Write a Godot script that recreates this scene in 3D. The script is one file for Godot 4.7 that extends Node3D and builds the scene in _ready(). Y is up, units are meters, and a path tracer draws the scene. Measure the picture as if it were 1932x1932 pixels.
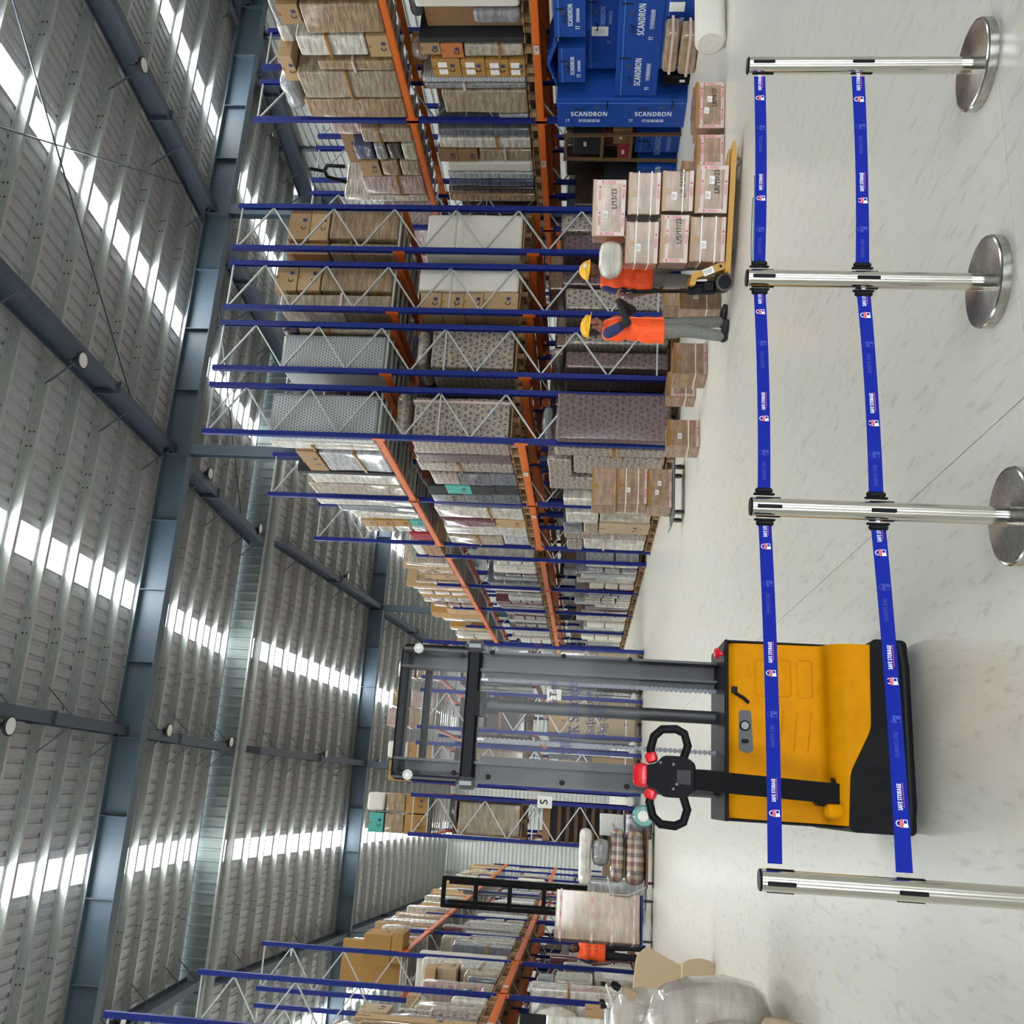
extends Node3D

var M := {}
var taken := {}
var nz := FastNoiseLite.new()
var font_sans: Font
var font_serif: Font

func _ready() -> void:
	make_view()
	make_light()
	make_materials()
	make_shell()
	make_racks()
	make_rack_loads()
	make_floor_goods()
	make_stacker()
	make_barrier()
	make_people()

# ------------------------------------------------------------------ view and light
func make_view() -> void:
	var yaw := 0.2875
	var pitch := 0.0871
	var roll := 0.0386
	var f := Vector3(sin(yaw) * cos(pitch), sin(pitch), -cos(yaw) * cos(pitch))
	var r := Vector3(cos(yaw), 0, sin(yaw))
	var u := r.cross(f)
	var r2 := r * cos(roll) + u * sin(roll)
	var u2 := u * cos(roll) - r * sin(roll)
	var cam := Camera3D.new()
	cam.name = "camera"
	add_child(cam)
	# the phone was held sideways: the picture's right is the hall's down
	cam.transform = Transform3D(Basis(-u2, r2, -f), Vector3(0, 1.45, 0))
	cam.fov = rad_to_deg(2.0 * atan(966.0 / 1800.0))
	cam.near = 0.05
	cam.far = 200.0
	cam.current = true
	var we := WorldEnvironment.new()
	we.name = "environment"
	var env := Environment.new()
	var sky := Sky.new()
	var sm := ProceduralSkyMaterial.new()
	sm.sky_top_color = Color(0.89, 0.93, 0.98)
	sm.sky_horizon_color = Color(0.96, 0.975, 0.98)
	sm.ground_bottom_color = Color(0.55, 0.53, 0.5)
	sm.ground_horizon_color = Color(0.9, 0.9, 0.88)
	sm.sky_energy_multiplier = SKY_E
	sm.ground_energy_multiplier = SKY_E * 0.6
	sm.sun_angle_max = 0.0
	sky.sky_material = sm
	env.background_mode = Environment.BG_SKY
	env.sky = sky
	env.tonemap_mode = Environment.TONE_MAPPER_LINEAR
	env.tonemap_exposure = EXPO
	env.sdfgi_enabled = true
	env.ssao_enabled = true
	env.ssil_enabled = true
	we.environment = env
	add_child(we)

const SKY_E := 3.6
const EXPO := 1.0
const STRIP_E := 6.1
# the translucent roof strips that light the hall: centre lines across the hall
const STRIPS := [23.5, 17.1, 11.0, 3.9, -2.15, -8.6, -15.0, -21.4]
const STRIP_W := 0.6

func roof_near(d: float) -> float:
	return 10.45 + 0.085 * d
func roof_far(d: float) -> float:
	return 12.06 - 0.085 * (d - 29.4)

func strip_light(x: float, d0: float, y0: float, d1: float, y1: float) -> void:
	var l := AreaLight3D.new()
	l.name = numbered("skylight_light")
	var a := Vector3(x, y0, -d0)
	var b := Vector3(x, y1, -d1)
	var along := (b - a).normalized()
	var right := Vector3(1, 0, 0)
	var down := right.cross(along)
	if down.y > 0:
		down = -down
	# an area light shines along its -Z
	l.transform = Transform3D(Basis(right, (-down).cross(right), -down), (a + b) * 0.5 + down * 0.03)
	l.area_size = Vector2(STRIP_W, a.distance_to(b))
	l.light_color = Color(0.985, 0.995, 0.99)
	l.light_energy = STRIP_E * STRIP_W * a.distance_to(b)
	l.shadow_enabled = true
	l.area_range = 120.0
	l.area_attenuation = 2.0
	add_child(l)

func make_light() -> void:
	for x in STRIPS:
		if x > 20.6:
			continue
		strip_light(x, 8.0, roof_near(8.0) - 0.02, 29.0, roof_near(29.0) - 0.02)
		strip_light(x, 29.6, roof_far(29.6) - 0.02, 59.0, roof_far(59.0) - 0.02)

# ------------------------------------------------------------------ small helpers
func numbered(n: String) -> String:
	if not taken.has(n):
		taken[n] = 0
		return n
	taken[n] += 1
	return "%s_%03d" % [n, taken[n]]

func thing(called: String, label: String, category: String, at := Vector3.ZERO, turn := 0.0, group := "") -> Node3D:
	var o := Node3D.new()
	o.name = numbered(called)
	add_child(o)
	o.position = at
	o.rotation.y = turn
	tag(o, label, category, group)
	return o

func tag(o: Node, label: String, category: String, group := "") -> void:
	o.set_meta("label", label)
	o.set_meta("category", category)
	if group != "":
		o.set_meta("group", group)

func struct(called: String) -> Node3D:
	var o := Node3D.new()
	o.name = called
	add_child(o)
	o.set_meta("kind", "structure")
	return o

func part(called: String, mesh: Mesh, m: Material, parent: Node, at := Transform3D()) -> MeshInstance3D:
	var o := MeshInstance3D.new()
	o.name = called
	o.mesh = mesh
	o.material_override = m
	o.transform = at
	parent.add_child(o, true)
	return o

func done(st: SurfaceTool, called: String, m: Material, parent: Node, at := Transform3D()) -> MeshInstance3D:
	st.generate_normals()
	return part(called, st.commit(), m, parent, at)

func S() -> SurfaceTool:
	var st := SurfaceTool.new()
	st.begin(Mesh.PRIMITIVE_TRIANGLES)
	st.set_smooth_group(-1)
	return st

func quad(st: SurfaceTool, a: Vector3, b: Vector3, c: Vector3, d: Vector3) -> void:
	st.add_vertex(a); st.add_vertex(b); st.add_vertex(c)
	st.add_vertex(a); st.add_vertex(c); st.add_vertex(d)

func box(st: SurfaceTool, c: Vector3, s: Vector3, b := Basis()) -> void:
	var h := s * 0.5
	var p := []
	for i in 8:
		p.append(c + b * Vector3(h.x if i & 1 else -h.x, h.y if i & 2 else -h.y, h.z if i & 4 else -h.z))
	quad(st, p[4], p[6], p[7], p[5])
	quad(st, p[1], p[3], p[2], p[0])
	quad(st, p[5], p[7], p[3], p[1])
	quad(st, p[0], p[2], p[6], p[4])
	quad(st, p[6], p[2], p[3], p[7])
	quad(st, p[0], p[4], p[5], p[1])

# a box with chamfered edges
func bbox(st: SurfaceTool, c: Vector3, s: Vector3, e: float, b := Basis()) -> void:
	var h := s * 0.5
	e = minf(e, minf(h.x, minf(h.y, h.z)) * 0.9)
	var P := func(x: float, y: float, z: float) -> Vector3: return c + b * Vector3(x, y, z)
	for ax in 3:
		var u := (ax + 1) % 3
		var v := (ax + 2) % 3
		for sg in [-1.0, 1.0]:
			var vs := []
			for k in [[-1, -1], [1, -1], [1, 1], [-1, 1]]:
				var q := Vector3.ZERO
				q[ax] = sg * h[ax]
				q[u] = k[0] * (h[u] - e)
				q[v] = k[1] * (h[v] - e)
				vs.append(c + b * q)
			if sg > 0:
				quad(st, vs[3], vs[2], vs[1], vs[0])
			else:
				quad(st, vs[0], vs[1], vs[2], vs[3])
	for ax in 3:
		var u := (ax + 1) % 3
		var v := (ax + 2) % 3
		for su in [-1.0, 1.0]:
			for sv in [-1.0, 1.0]:
				var a := Vector3.ZERO
				var d := Vector3.ZERO
				a[u] = su * h[u]; a[v] = sv * (h[v] - e)
				d[u] = su * (h[u] - e); d[v] = sv * h[v]
				var a2 := a
				var d2 := d
				a[ax] = -(h[ax] - e); d[ax] = -(h[ax] - e)
				a2[ax] = h[ax] - e; d2[ax] = h[ax] - e
				if su * sv > 0:
					quad(st, c + b * a2, c + b * d2, c + b * d, c + b * a)
				else:
					quad(st, c + b * a, c + b * d, c + b * d2, c + b * a2)
	for i in 8:
		var sg := Vector3(1 if i & 1 else -1, 1 if i & 2 else -1, 1 if i & 4 else -1)
		var x := Vector3(sg.x * h.x, sg.y * (h.y - e), sg.z * (h.z - e))
		var y := Vector3(sg.x * (h.x - e), sg.y * h.y, sg.z * (h.z - e))
		var z := Vector3(sg.x * (h.x - e), sg.y * (h.y - e), sg.z * h.z)
		if sg.x * sg.y * sg.z > 0:
			st.add_vertex(c + b * z); st.add_vertex(c + b * y); st.add_vertex(c + b * x)
		else:
			st.add_vertex(c + b * x); st.add_vertex(c + b * y); st.add_vertex(c + b * z)

func look(d: Vector3, hint := Vector3.UP) -> Basis:
	# basis whose Y runs along d
	var y := d.normalized()
	if absf(y.dot(hint)) > 0.99:
		hint = Vector3.RIGHT
	var x := hint.cross(y).normalized()
	return Basis(x, y, x.cross(y))

# a bar of rectangular section from a to b
func bar(st: SurfaceTool, a: Vector3, b: Vector3, w: float, t: float, hint := Vector3.UP) -> void:
	box(st, (a + b) * 0.5, Vector3(w, a.distance_to(b), t), look(b - a, hint))

# a round tube along a path; smooth sides
func tube(st: SurfaceTool, path: Array, r: Variant, seg := 10, caps := true) -> void:
	var n := path.size()
	var rings := []
	var prev := Basis()
	for i in n:
		var d: Vector3
		if i == 0: d = path[1] - path[0]
		elif i == n - 1: d = path[n - 1] - path[n - 2]
		else: d = (path[i + 1] - path[i]).normalized() + (path[i] - path[i - 1]).normalized()
		if i == 0:
			prev = look(d)
		else:
			var y := d.normalized()
			var x := (prev.x - y * prev.x.dot(y)).normalized()
			prev = Basis(x, y, x.cross(y))
		var rr: float = r[i] if r is Array else r
		var ring := []
		for k in seg:
			var a := TAU * k / seg
			ring.append(path[i] + prev.x * cos(a) * rr + prev.z * sin(a) * rr)
		rings.append(ring)
	st.set_smooth_group(1)
	for i in n - 1:
		for k in seg:
			var k2 := (k + 1) % seg
			quad(st, rings[i][k], rings[i][k2], rings[i + 1][k2], rings[i + 1][k])
	st.set_smooth_group(-1)
	if caps:
		for k in range(1, seg - 1):
			st.add_vertex(rings[0][0]); st.add_vertex(rings[0][k + 1]); st.add_vertex(rings[0][k])
			st.add_vertex(rings[n - 1][0]); st.add_vertex(rings[n - 1][k]); st.add_vertex(rings[n - 1][k + 1])

# a turned profile: points (radius, height) from the bottom up
func lathe(st: SurfaceTool, prof: Array, seg := 24, at := Transform3D()) -> void:
	for i in prof.size() - 1:
		var a: Vector2 = prof[i]
		var b: Vector2 = prof[i + 1]
		for k in seg:
			var t0 := TAU * k / seg
			var t1 := TAU * (k + 1) / seg
			var p0 := at * Vector3(cos(t0) * a.x, a.y, sin(t0) * a.x)
			var p1 := at * Vector3(cos(t1) * a.x, a.y, sin(t1) * a.x)
			var p2 := at * Vector3(cos(t1) * b.x, b.y, sin(t1) * b.x)
			var p3 := at * Vector3(cos(t0) * b.x, b.y, sin(t0) * b.x)
			st.set_smooth_group(i + 2)
			if a.x > 0.0001:
				st.add_vertex(p0); st.add_vertex(p1); st.add_vertex(p2)
			if b.x > 0.0001:
				st.add_vertex(p0); st.add_vertex(p2); st.add_vertex(p3)
	st.set_smooth_group(-1)

# an outline (x, y) pushed from z0 to z1
func prism(st: SurfaceTool, poly: PackedVector2Array, z0: float, z1: float, at := Transform3D()) -> void:
	var idx := Geometry2D.triangulate_polygon(poly)
	for i in range(0, idx.size(), 3):
		var a := poly[idx[i]]
		var b := poly[idx[i + 1]]
		var c := poly[idx[i + 2]]
		if (b - a).cross(c - a) > 0:
			var t := b
			b = c
			c = t
		st.add_vertex(at * Vector3(a.x, a.y, z1)); st.add_vertex(at * Vector3(b.x, b.y, z1)); st.add_vertex(at * Vector3(c.x, c.y, z1))
		st.add_vertex(at * Vector3(a.x, a.y, z0)); st.add_vertex(at * Vector3(c.x, c.y, z0)); st.add_vertex(at * Vector3(b.x, b.y, z0))
	var n := poly.size()
	var ccw := not Geometry2D.is_polygon_clockwise(poly)
	for i in n:
		var a := poly[i]
		var b := poly[(i + 1) % n]
		if not ccw:
			var t := a
			a = b
			b = t
		quad(st, at * Vector3(a.x, a.y, z1), at * Vector3(a.x, a.y, z0), at * Vector3(b.x, b.y, z0), at * Vector3(b.x, b.y, z1))

func round_poly(pts: Array, r: float, seg := 4) -> PackedVector2Array:
	var out := PackedVector2Array()
	var n := pts.size()
	for i in n:
		var p: Vector2 = pts[i]
		var a: Vector2 = pts[(i + n - 1) % n]
		var b: Vector2 = pts[(i + 1) % n]
		var rr := minf(r, minf(p.distance_to(a), p.distance_to(b)) * 0.45)
		var s := p + (a - p).normalized() * rr
		var e := p + (b - p).normalized() * rr
		for k in seg + 1:
			var t := float(k) / seg
			out.append(s.lerp(p, t).lerp(p.lerp(e, t), t))
	return out

# soft-cornered, slightly uneven block: wrapped goods, cartons, mattresses
func soft_mesh(size: Vector3, r: float, amp: float, sd: float, k := 3, freq := 3.0, bulge := 0.0) -> ArrayMesh:
	var h := size * 0.5
	r = minf(r, minf(h.x, minf(h.y, h.z)) * 0.98)
	var axes := []
	for ax in 3:
		var l := PackedFloat32Array([-h[ax], -h[ax] + r * 0.3, -h[ax] + r])
		for i in k:
			l.append(lerpf(-h[ax] + r, h[ax] - r, (i + 1.0) / (k + 1.0)))
		l.append_array(PackedFloat32Array([h[ax] - r, h[ax] - r * 0.3, h[ax]]))
		axes.append(l)
	var n: int = axes[0].size()
	var vs := PackedVector3Array()
	var ns := PackedVector3Array()
	var ix := PackedInt32Array()
	for ax in 3:
		var u := (ax + 1) % 3
		var v := (ax + 2) % 3
		for sg in [-1.0, 1.0]:
			var base := vs.size()
			for i in n:
				for j in n:
					var p := Vector3.ZERO
					p[ax] = sg * h[ax]
					p[u] = axes[u][i]
					p[v] = axes[v][j]
					var q := p.clamp(-(h - Vector3.ONE * r), h - Vector3.ONE * r)
					var d := (p - q)
					var dn := d.normalized()
					var o := q + dn * r
					if amp > 0.0:
						var w := nz.get_noise_3d(o.x * freq * 30.0 + sd * 71.0, o.y * freq * 30.0 + sd * 13.0, o.z * freq * 30.0)
						o += dn * (w * amp)
					if bulge > 0.0:
						var eu := 1.0 - pow(p[u] / h[u], 2.0)
						var ev := 1.0 - pow(p[v] / h[v], 2.0)
						o[ax] += sg * bulge * eu * ev
					vs.append(o)
					ns.append(dn)
			for i in n:
				for j in n:
					var a := vs[base + mini(i + 1, n - 1) * n + j] - vs[base + maxi(i - 1, 0) * n + j]
					var b := vs[base + i * n + mini(j + 1, n - 1)] - vs[base + i * n + maxi(j - 1, 0)]
					var m := a.cross(b)
					if m.length_squared() > 1e-14:
						m = m.normalized() * sg
						ns[base + i * n + j] = (m + ns[base + i * n + j] * 0.35).normalized()
			for i in n - 1:
				for j in n - 1:
					var a := base + i * n + j
					if sg > 0:
						ix.append_array(PackedInt32Array([a, a + n + 1, a + n, a, a + 1, a + n + 1]))
					else:
						ix.append_array(PackedInt32Array([a, a + n, a + n + 1, a, a + n + 1, a + 1]))
	var arr := []
	arr.resize(Mesh.ARRAY_MAX)
	arr[Mesh.ARRAY_VERTEX] = vs
	arr[Mesh.ARRAY_NORMAL] = ns
	arr[Mesh.ARRAY_INDEX] = ix
	var mesh := ArrayMesh.new()
	mesh.add_surface_from_arrays(Mesh.PRIMITIVE_TRIANGLES, arr)
	return mesh

# lettering: flat, height h, left edge at the origin of `at`, facing its +Z
func words(text: String, h: float, m: Material, parent: Node, at: Transform3D, squeeze := 1.0, called := "lettering", serif := false) -> MeshInstance3D:
	var t := TextMesh.new()
	t.text = text
	t.font = font_serif if serif else font_sans
	t.font_size = 48
	t.pixel_size = h / 34.5
	t.depth = 0.0008
	t.curve_step = 3.0
	t.horizontal_alignment = HORIZONTAL_ALIGNMENT_CENTER
	t.vertical_alignment = VERTICAL_ALIGNMENT_CENTER
	return part(called, t, m, parent, at * Transform3D(Basis.from_scale(Vector3(squeeze, 1, 1)), Vector3.ZERO))

# ------------------------------------------------------------------ materials
func noise_img(w: int, h: int, freq: float, sd: int, kind := FastNoiseLite.TYPE_SIMPLEX_SMOOTH, oct := 4) -> Image:
	var n := FastNoiseLite.new()
	n.noise_type = kind
	n.seed = sd
	n.frequency = freq
	n.fractal_octaves = oct
	return n.get_seamless_image(w, h)

func tex(img: Image) -> ImageTexture:
	img.generate_mipmaps()
	return ImageTexture.create_from_image(img)

func mat(key: String, col: Color, rough := 0.6, metal := 0.0) -> StandardMaterial3D:
	var m := StandardMaterial3D.new()
	m.albedo_color = col
	m.roughness = rough
	m.metallic = metal
	M[key] = m
	return m

func hexc(s: String) -> Color:
	return Color.html(s)

# grey value texture mixed from a fine and a coarse noise; lo..hi
func grain_tex(lo: float, hi: float, stretch: Vector2, sd: int, size := 256) -> ImageTexture:
	var a := noise_img(int(size / stretch.x), int(size / stretch.y), 0.03 * maxf(stretch.x, stretch.y), sd)
	a.resize(size, size, Image.INTERPOLATE_CUBIC)
	var b := noise_img(size, size, 0.12, sd + 1)
	var out := Image.create(size, size, false, Image.FORMAT_RGB8)
	for y in size:
		for x in size:
			var v := clampf(a.get_pixel(x, y).r * 0.7 + b.get_pixel(x, y).r * 0.3, 0, 1)
			v = lerpf(lo, hi, v)
			out.set_pixel(x, y, Color(v, v, v))
	return tex(out)

func bump_tex(freq: float, sd: int, strength: float, stretch := Vector2.ONE, kind := FastNoiseLite.TYPE_SIMPLEX_SMOOTH, size := 512) -> ImageTexture:
	var a := noise_img(int(size / stretch.x), int(size / stretch.y), freq, sd, kind)
	a.resize(size, size, Image.INTERPOLATE_CUBIC)
	a.convert(Image.FORMAT_RGBA8)
	a.bump_map_to_normal_map(strength)
	return tex(a)

func floral_tex() -> ImageTexture:
	# blue scrolls and little flowers printed on cream cloth
	var size := 512
	var img := Image.create(size, size, false, Image.FORMAT_RGB8)
	img.fill(hexc("b9ac98"))
	var rng := RandomNumberGenerator.new()
	rng.seed = 41
	var inks := [hexc("2c2f66"), hexc("3c3f74"), hexc("55577c")]
	for gy in 6:
		for gx in 6:
			var c := Vector2((gx + 0.5 * (gy % 2)) * size / 6.0, (gy + 0.5) * size / 6.0) + Vector2(rng.randf_range(-6, 6), rng.randf_range(-6, 6))
			var ink: Color = inks[rng.randi() % 3]
			var a0 := rng.randf() * TAU
			var s := 1.0 if rng.randf() < 0.5 else -1.0
			for i in 70:
				var t := i / 70.0
				var rr := lerpf(6.0, 50.0, t)
				var p := c + Vector2.from_angle(a0 + s * t * 3.6) * rr
				dab(img, p, lerpf(4.2, 1.4, t), ink)
				if i % 12 == 6:
					for q in 3:
						dab(img, p + Vector2.from_angle(a0 + q * 2.1 + t * 5.0) * 7.0, 4.2, ink)
			for q in 5:
				dab(img, c + Vector2.from_angle(a0 + q * TAU / 5) * 10.0, 6.5, ink)
			dab(img, c, 3.5, hexc("c8bda8"))
	return tex(img)

func dab(img: Image, p: Vector2, r: float, col: Color) -> void:
	var w := img.get_width()
	var h := img.get_height()
	for y in range(int(p.y - r), int(p.y + r) + 1):
		for x in range(int(p.x - r), int(p.x + r) + 1):
			if Vector2(x, y).distance_to(p) <= r:
				img.set_pixel(posmod(x, w), posmod(y, h), col)

func plaid_tex() -> ImageTexture:
	var img := Image.create(128, 128, false, Image.FORMAT_RGB8)
	var c := [hexc("55504e"), hexc("b9ab90"), hexc("5a3236"), hexc("8d8a84"), hexc("3a3c44"), hexc("b3906a"), hexc("6b3b3a"), hexc("c9c1ac")]
	for y in 128:
		for x in 128:
			var a: Color = c[(x / 16) % 8]
			var b: Color = c[(y / 16 + 3) % 8]
			img.set_pixel(x, y, a.lerp(b, 0.5))
	return tex(img)

func bubble_tex() -> ImageTexture:
	var img := Image.create(256, 256, false, Image.FORMAT_RGB8)
	for y in 256:
		for x in 256:
			var row := y / 32
			var cx := fposmod(x + (16.0 if row % 2 else 0.0), 32.0) - 16.0
			var d := Vector2(cx, fposmod(y, 32.0) - 16.0).length()
			var v := 0.62 if d < 7.0 else (0.72 if d < 10.0 else 1.0)
			img.set_pixel(x, y, Color(v, v, v))
	return tex(img)

func tri(m: StandardMaterial3D, t: Texture2D, scale: float, n: Texture2D = null, ns := 0.5) -> StandardMaterial3D:
	m.uv1_triplanar = true
	m.uv1_scale = Vector3.ONE * scale
	if t:
		m.albedo_texture = t
	if n:
		m.normal_enabled = true
		m.normal_texture = n
		m.normal_scale = ns
	return m

func make_materials() -> void:
	nz.seed = 7
	nz.frequency = 0.01
	nz.noise_type = FastNoiseLite.TYPE_SIMPLEX_SMOOTH
	nz.fractal_octaves = 2
	var fs := SystemFont.new()
	fs.font_names = PackedStringArray(["Droid Sans"])
	fs.font_weight = 700
	font_sans = fs
	var fr := SystemFont.new()
	fr.font_names = PackedStringArray(["Droid Serif"])
	font_serif = fr
	# building
	mat("sheet", hexc("b9bac0"), 0.5, 0.0)
	tri(M.sheet, grain_tex(0.82, 1.0, Vector2(1, 6), 3), 0.35)
	mat("purlin", hexc("bcc1bf"), 0.42, 0.1)
	tri(M.purlin, grain_tex(0.8, 1.0, Vector2(4, 1), 5), 0.7)
	mat("steel_blue", hexc("51616f"), 0.5, 0.0)
	mat("steel_dark", hexc("434d5c"), 0.5, 0.0)
	mat("rod", hexc("5a6470"), 0.45, 0.5)
	mat("wall", hexc("c3c8c4"), 0.55)
	tri(M.wall, grain_tex(0.88, 1.0, Vector2(1, 4), 9), 0.3)
	mat("wall_post", hexc("8d9694"), 0.5)
	mat("fascia", hexc("68726f"), 0.6)
	mat("lamp_body", hexc("24262a"), 0.5)
	mat("lamp_glass", hexc("e4e4e0"), 0.25)
	var sk := mat("skylight", hexc("f4f8ff"), 0.4)
	sk.emission_enabled = true
	sk.emission = Color(0.97, 0.985, 1.0)
	sk.emission_energy_multiplier = 4.5
	# floor: cream coated concrete with trowel marks
	mat("floor", Color.WHITE, 0.32)
	M.floor.albedo_texture = floor_tex()
	M.floor.uv1_triplanar = true
	M.floor.uv1_world_triplanar = true
	M.floor.uv1_scale = Vector3.ONE * 0.33
	M.floor.normal_enabled = true
	M.floor.normal_texture = bump_tex(0.02, 77, 2.0)
	M.floor.normal_scale = 0.12
	mat("joint", hexc("8a8478"), 0.8)
	# racks
	mat("rack_blue", hexc("1c2b78"), 0.42)
	M.rack_blue.metallic_specular = 0.3
	mat("rack_orange", hexc("cf6520"), 0.42)
	mat("brace", hexc("b4bab8"), 0.4, 0.35)
	mat("slot", hexc("10141f"), 0.8)
	mat("wood", hexc("b58f62"), 0.75)
	tri(M.wood, grain_tex(0.65, 1.0, Vector2(1, 10), 15), 1.3)
	mat("wood_dark", hexc("82603c"), 0.75)
	tri(M.wood_dark, grain_tex(0.6, 1.0, Vector2(1, 10), 16), 1.3)
	mat("tag_white", hexc("d9d9d4"), 0.5)
	# goods
	var film := film_tex()
	var crink := crease_tex(6.0)
	var cols := {
		"w_beige": "a8977f", "w_tan": "a48a69", "w_white": "dad5c8", "w_grey": "8d8e90", "w_pale": "b9af9e",
		"w_pink": "b39a92", "w_maroon": "6d3340", "w_dark": "4a3d36", "w_black": "25262a", "w_blue": "4d5474",
		"w_green": "b8bda0", "w_silver": "b9bcbe", "w_purple": "574152", "w_mauve": "8a5d68", "w_teal": "5aa39c", "w_red": "a4303a",
		"w_slate": "646a72"}
	for k in cols:
		var m := mat(k, hexc(cols[k]), 0.42)
		tri(m, film, 0.9, crink, 1.0)
		m.clearcoat_enabled = true
		m.clearcoat = 1.0
		m.clearcoat_roughness = 0.09
	var cardt := grain_tex(0.84, 1.06, Vector2(1, 3), 31)
	var cards := {"c_brown": "a3835c", "c_tan": "b4956b", "c_dark": "8b6a48", "c_pale": "b39e80", "c_orange": "bd7340", "c_gold": "a9803f", "c_white": "d6d5d2", "c_red": "a02b36", "c_blue": "2a4a9a", "c_black": "202226", "c_teal": "4fa9a0"}
	for k in cards:
		tri(mat(k, hexc(cards[k]), 0.7), cardt, 1.6)
	for k in [["f_floral", "d8d5d0"], ["f_dark", "8d7480"]]:
		var m := mat(k[0], hexc(k[1]), 0.5)
		tri(m, M.f_floral.albedo_texture if k[0] == "f_dark" else floral_tex(), 1.5, crink, 1.0)
		m.clearcoat_enabled = true
		m.clearcoat = 0.7
		m.clearcoat_roughness = 0.2
	var bb := mat("g_bubble", hexc("a9adae"), 0.4)
	tri(bb, bubble_tex(), 2.2, crink, 0.9)
	bb.clearcoat_enabled = true
	bb.clearcoat = 0.7
	bb.clearcoat_roughness = 0.2
	var qu := mat("q_white", hexc("dcd8cc"), 0.6)
	tri(qu, grain_tex(0.9, 1.0, Vector2(1, 2), 51), 2.0, crink, 0.3)
	var pl := mat("plaid", Color.WHITE, 0.5)
	tri(pl, plaid_tex(), 1.5, crink, 0.4)
	pl.clearcoat_enabled = true
	pl.clearcoat_roughness = 0.15
	var wcl := mat("w_clear", hexc("c9c0b3"), 0.35)
	tri(wcl, film, 0.9, bump_tex(0.012, 8, 14.0, Vector2(1, 5)), 0.8)
	wcl.clearcoat_enabled = true
	wcl.clearcoat = 1.0
	wcl.clearcoat_roughness = 0.1
	mat("tape_brown", hexc("9a6f34"), 0.25)
	mat("tape_white", hexc("c9b2aa"), 0.3)
	mat("print_red", hexc("c23a48"), 0.4)
	mat("print_black", hexc("2a2522"), 0.6)
	mat("print_navy", hexc("2b3466"), 0.6)
	mat("strap_white", hexc("e6e2d6"), 0.4)
	mat("paper", hexc("e4e2de"), 0.6)
	mat("scandron", hexc("17469c"), 0.45)
	tri(M.scandron, grain_tex(0.9, 1.04, Vector2(1, 1), 61), 1.0)
	mat("scandron_edge", hexc("3f78c4"), 0.45)
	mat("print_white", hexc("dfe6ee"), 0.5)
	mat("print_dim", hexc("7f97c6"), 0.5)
	mat("strap_black", hexc("14151a"), 0.6)
	# machines
	mat("yellow", hexc("d08a05"), 0.5)
	M.yellow.metallic_specular = 0.15
	tri(M.yellow, grain_tex(0.93, 1.03, Vector2(1, 1), 62), 1.2)
	mat("yellow_truck", hexc("c9931c"), 0.4)
	tri(M.yellow_truck, grain_tex(0.8, 1.03, Vector2(1, 3), 63), 2.0)
	mat("black_paint", hexc("151617"), 0.42)
	tri(M.black_paint, scuff_tex(), 0.9)
	mat("black_plastic", hexc("17181a"), 0.38)
	M.black_plastic.metallic_specular = 0.2
	M.black_paint.metallic_specular = 0.2
	mat("grey_metal", hexc("6b6d70"), 0.4, 0.6)
	mat("mast_grey", hexc("38393b"), 0.45, 0.2)
	mat("chain", hexc("55565a"), 0.4, 0.7)
	mat("red_plastic", hexc("d81f2c"), 0.28)
	mat("chrome", hexc("dcd8ce"), 0.15, 1.0)
	mat("chrome_worn", hexc("d6d3cc"), 0.16, 1.0)
	tri(M.chrome_worn, grain_tex(0.75, 1.0, Vector2(1, 1), 71), 4.0)
	mat("belt", hexc("17268c"), 0.8)
	M.belt.metallic_specular = 0.2
	mat("belt_ghost", hexc("2839a0"), 0.6)
	mat("belt_white", hexc("dfe4f6"), 0.5)
	mat("belt_red", hexc("e2574a"), 0.5)
	mat("rubber", hexc("2a2526"), 0.6)
	mat("tyre_brown", hexc("43302c"), 0.5)
	var pg := mat("plexi", Color(0.6, 0.62, 0.64, 0.04), 0.05)
	pg.metallic_specular = 0.1
	pg.transparency = BaseMaterial3D.TRANSPARENCY_ALPHA
	# clothes and skin
	mat("skin", hexc("8a5c42"), 0.55)
	mat("skin_dark", hexc("5e3d2c"), 0.55)
	mat("vest", hexc("ff5a1e"), 0.6)
	mat("vest_trim", hexc("ff9a6a"), 0.6)
	mat("navy", hexc("26315f"), 0.75)
	mat("black_cloth", hexc("15151b"), 0.75)
	mat("jeans", hexc("7d7e79"), 0.85)
	tri(M.jeans, grain_tex(0.75, 1.1, Vector2(1, 2), 81), 3.0)
	mat("shoe", hexc("151517"), 0.5)
	mat("helmet", hexc("f0b414"), 0.3)
	mat("hair", hexc("120f0e"), 0.6)
	mat("eye_white", hexc("d8d4cc"), 0.3)
	mat("lips", hexc("7a463c"), 0.5)
	mat("foam_beige", hexc("b39c7d"), 0.85)
	mat("string", hexc("d8c8a0"), 0.8)
	mat("hose", hexc("2b6570"), 0.5)

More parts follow.
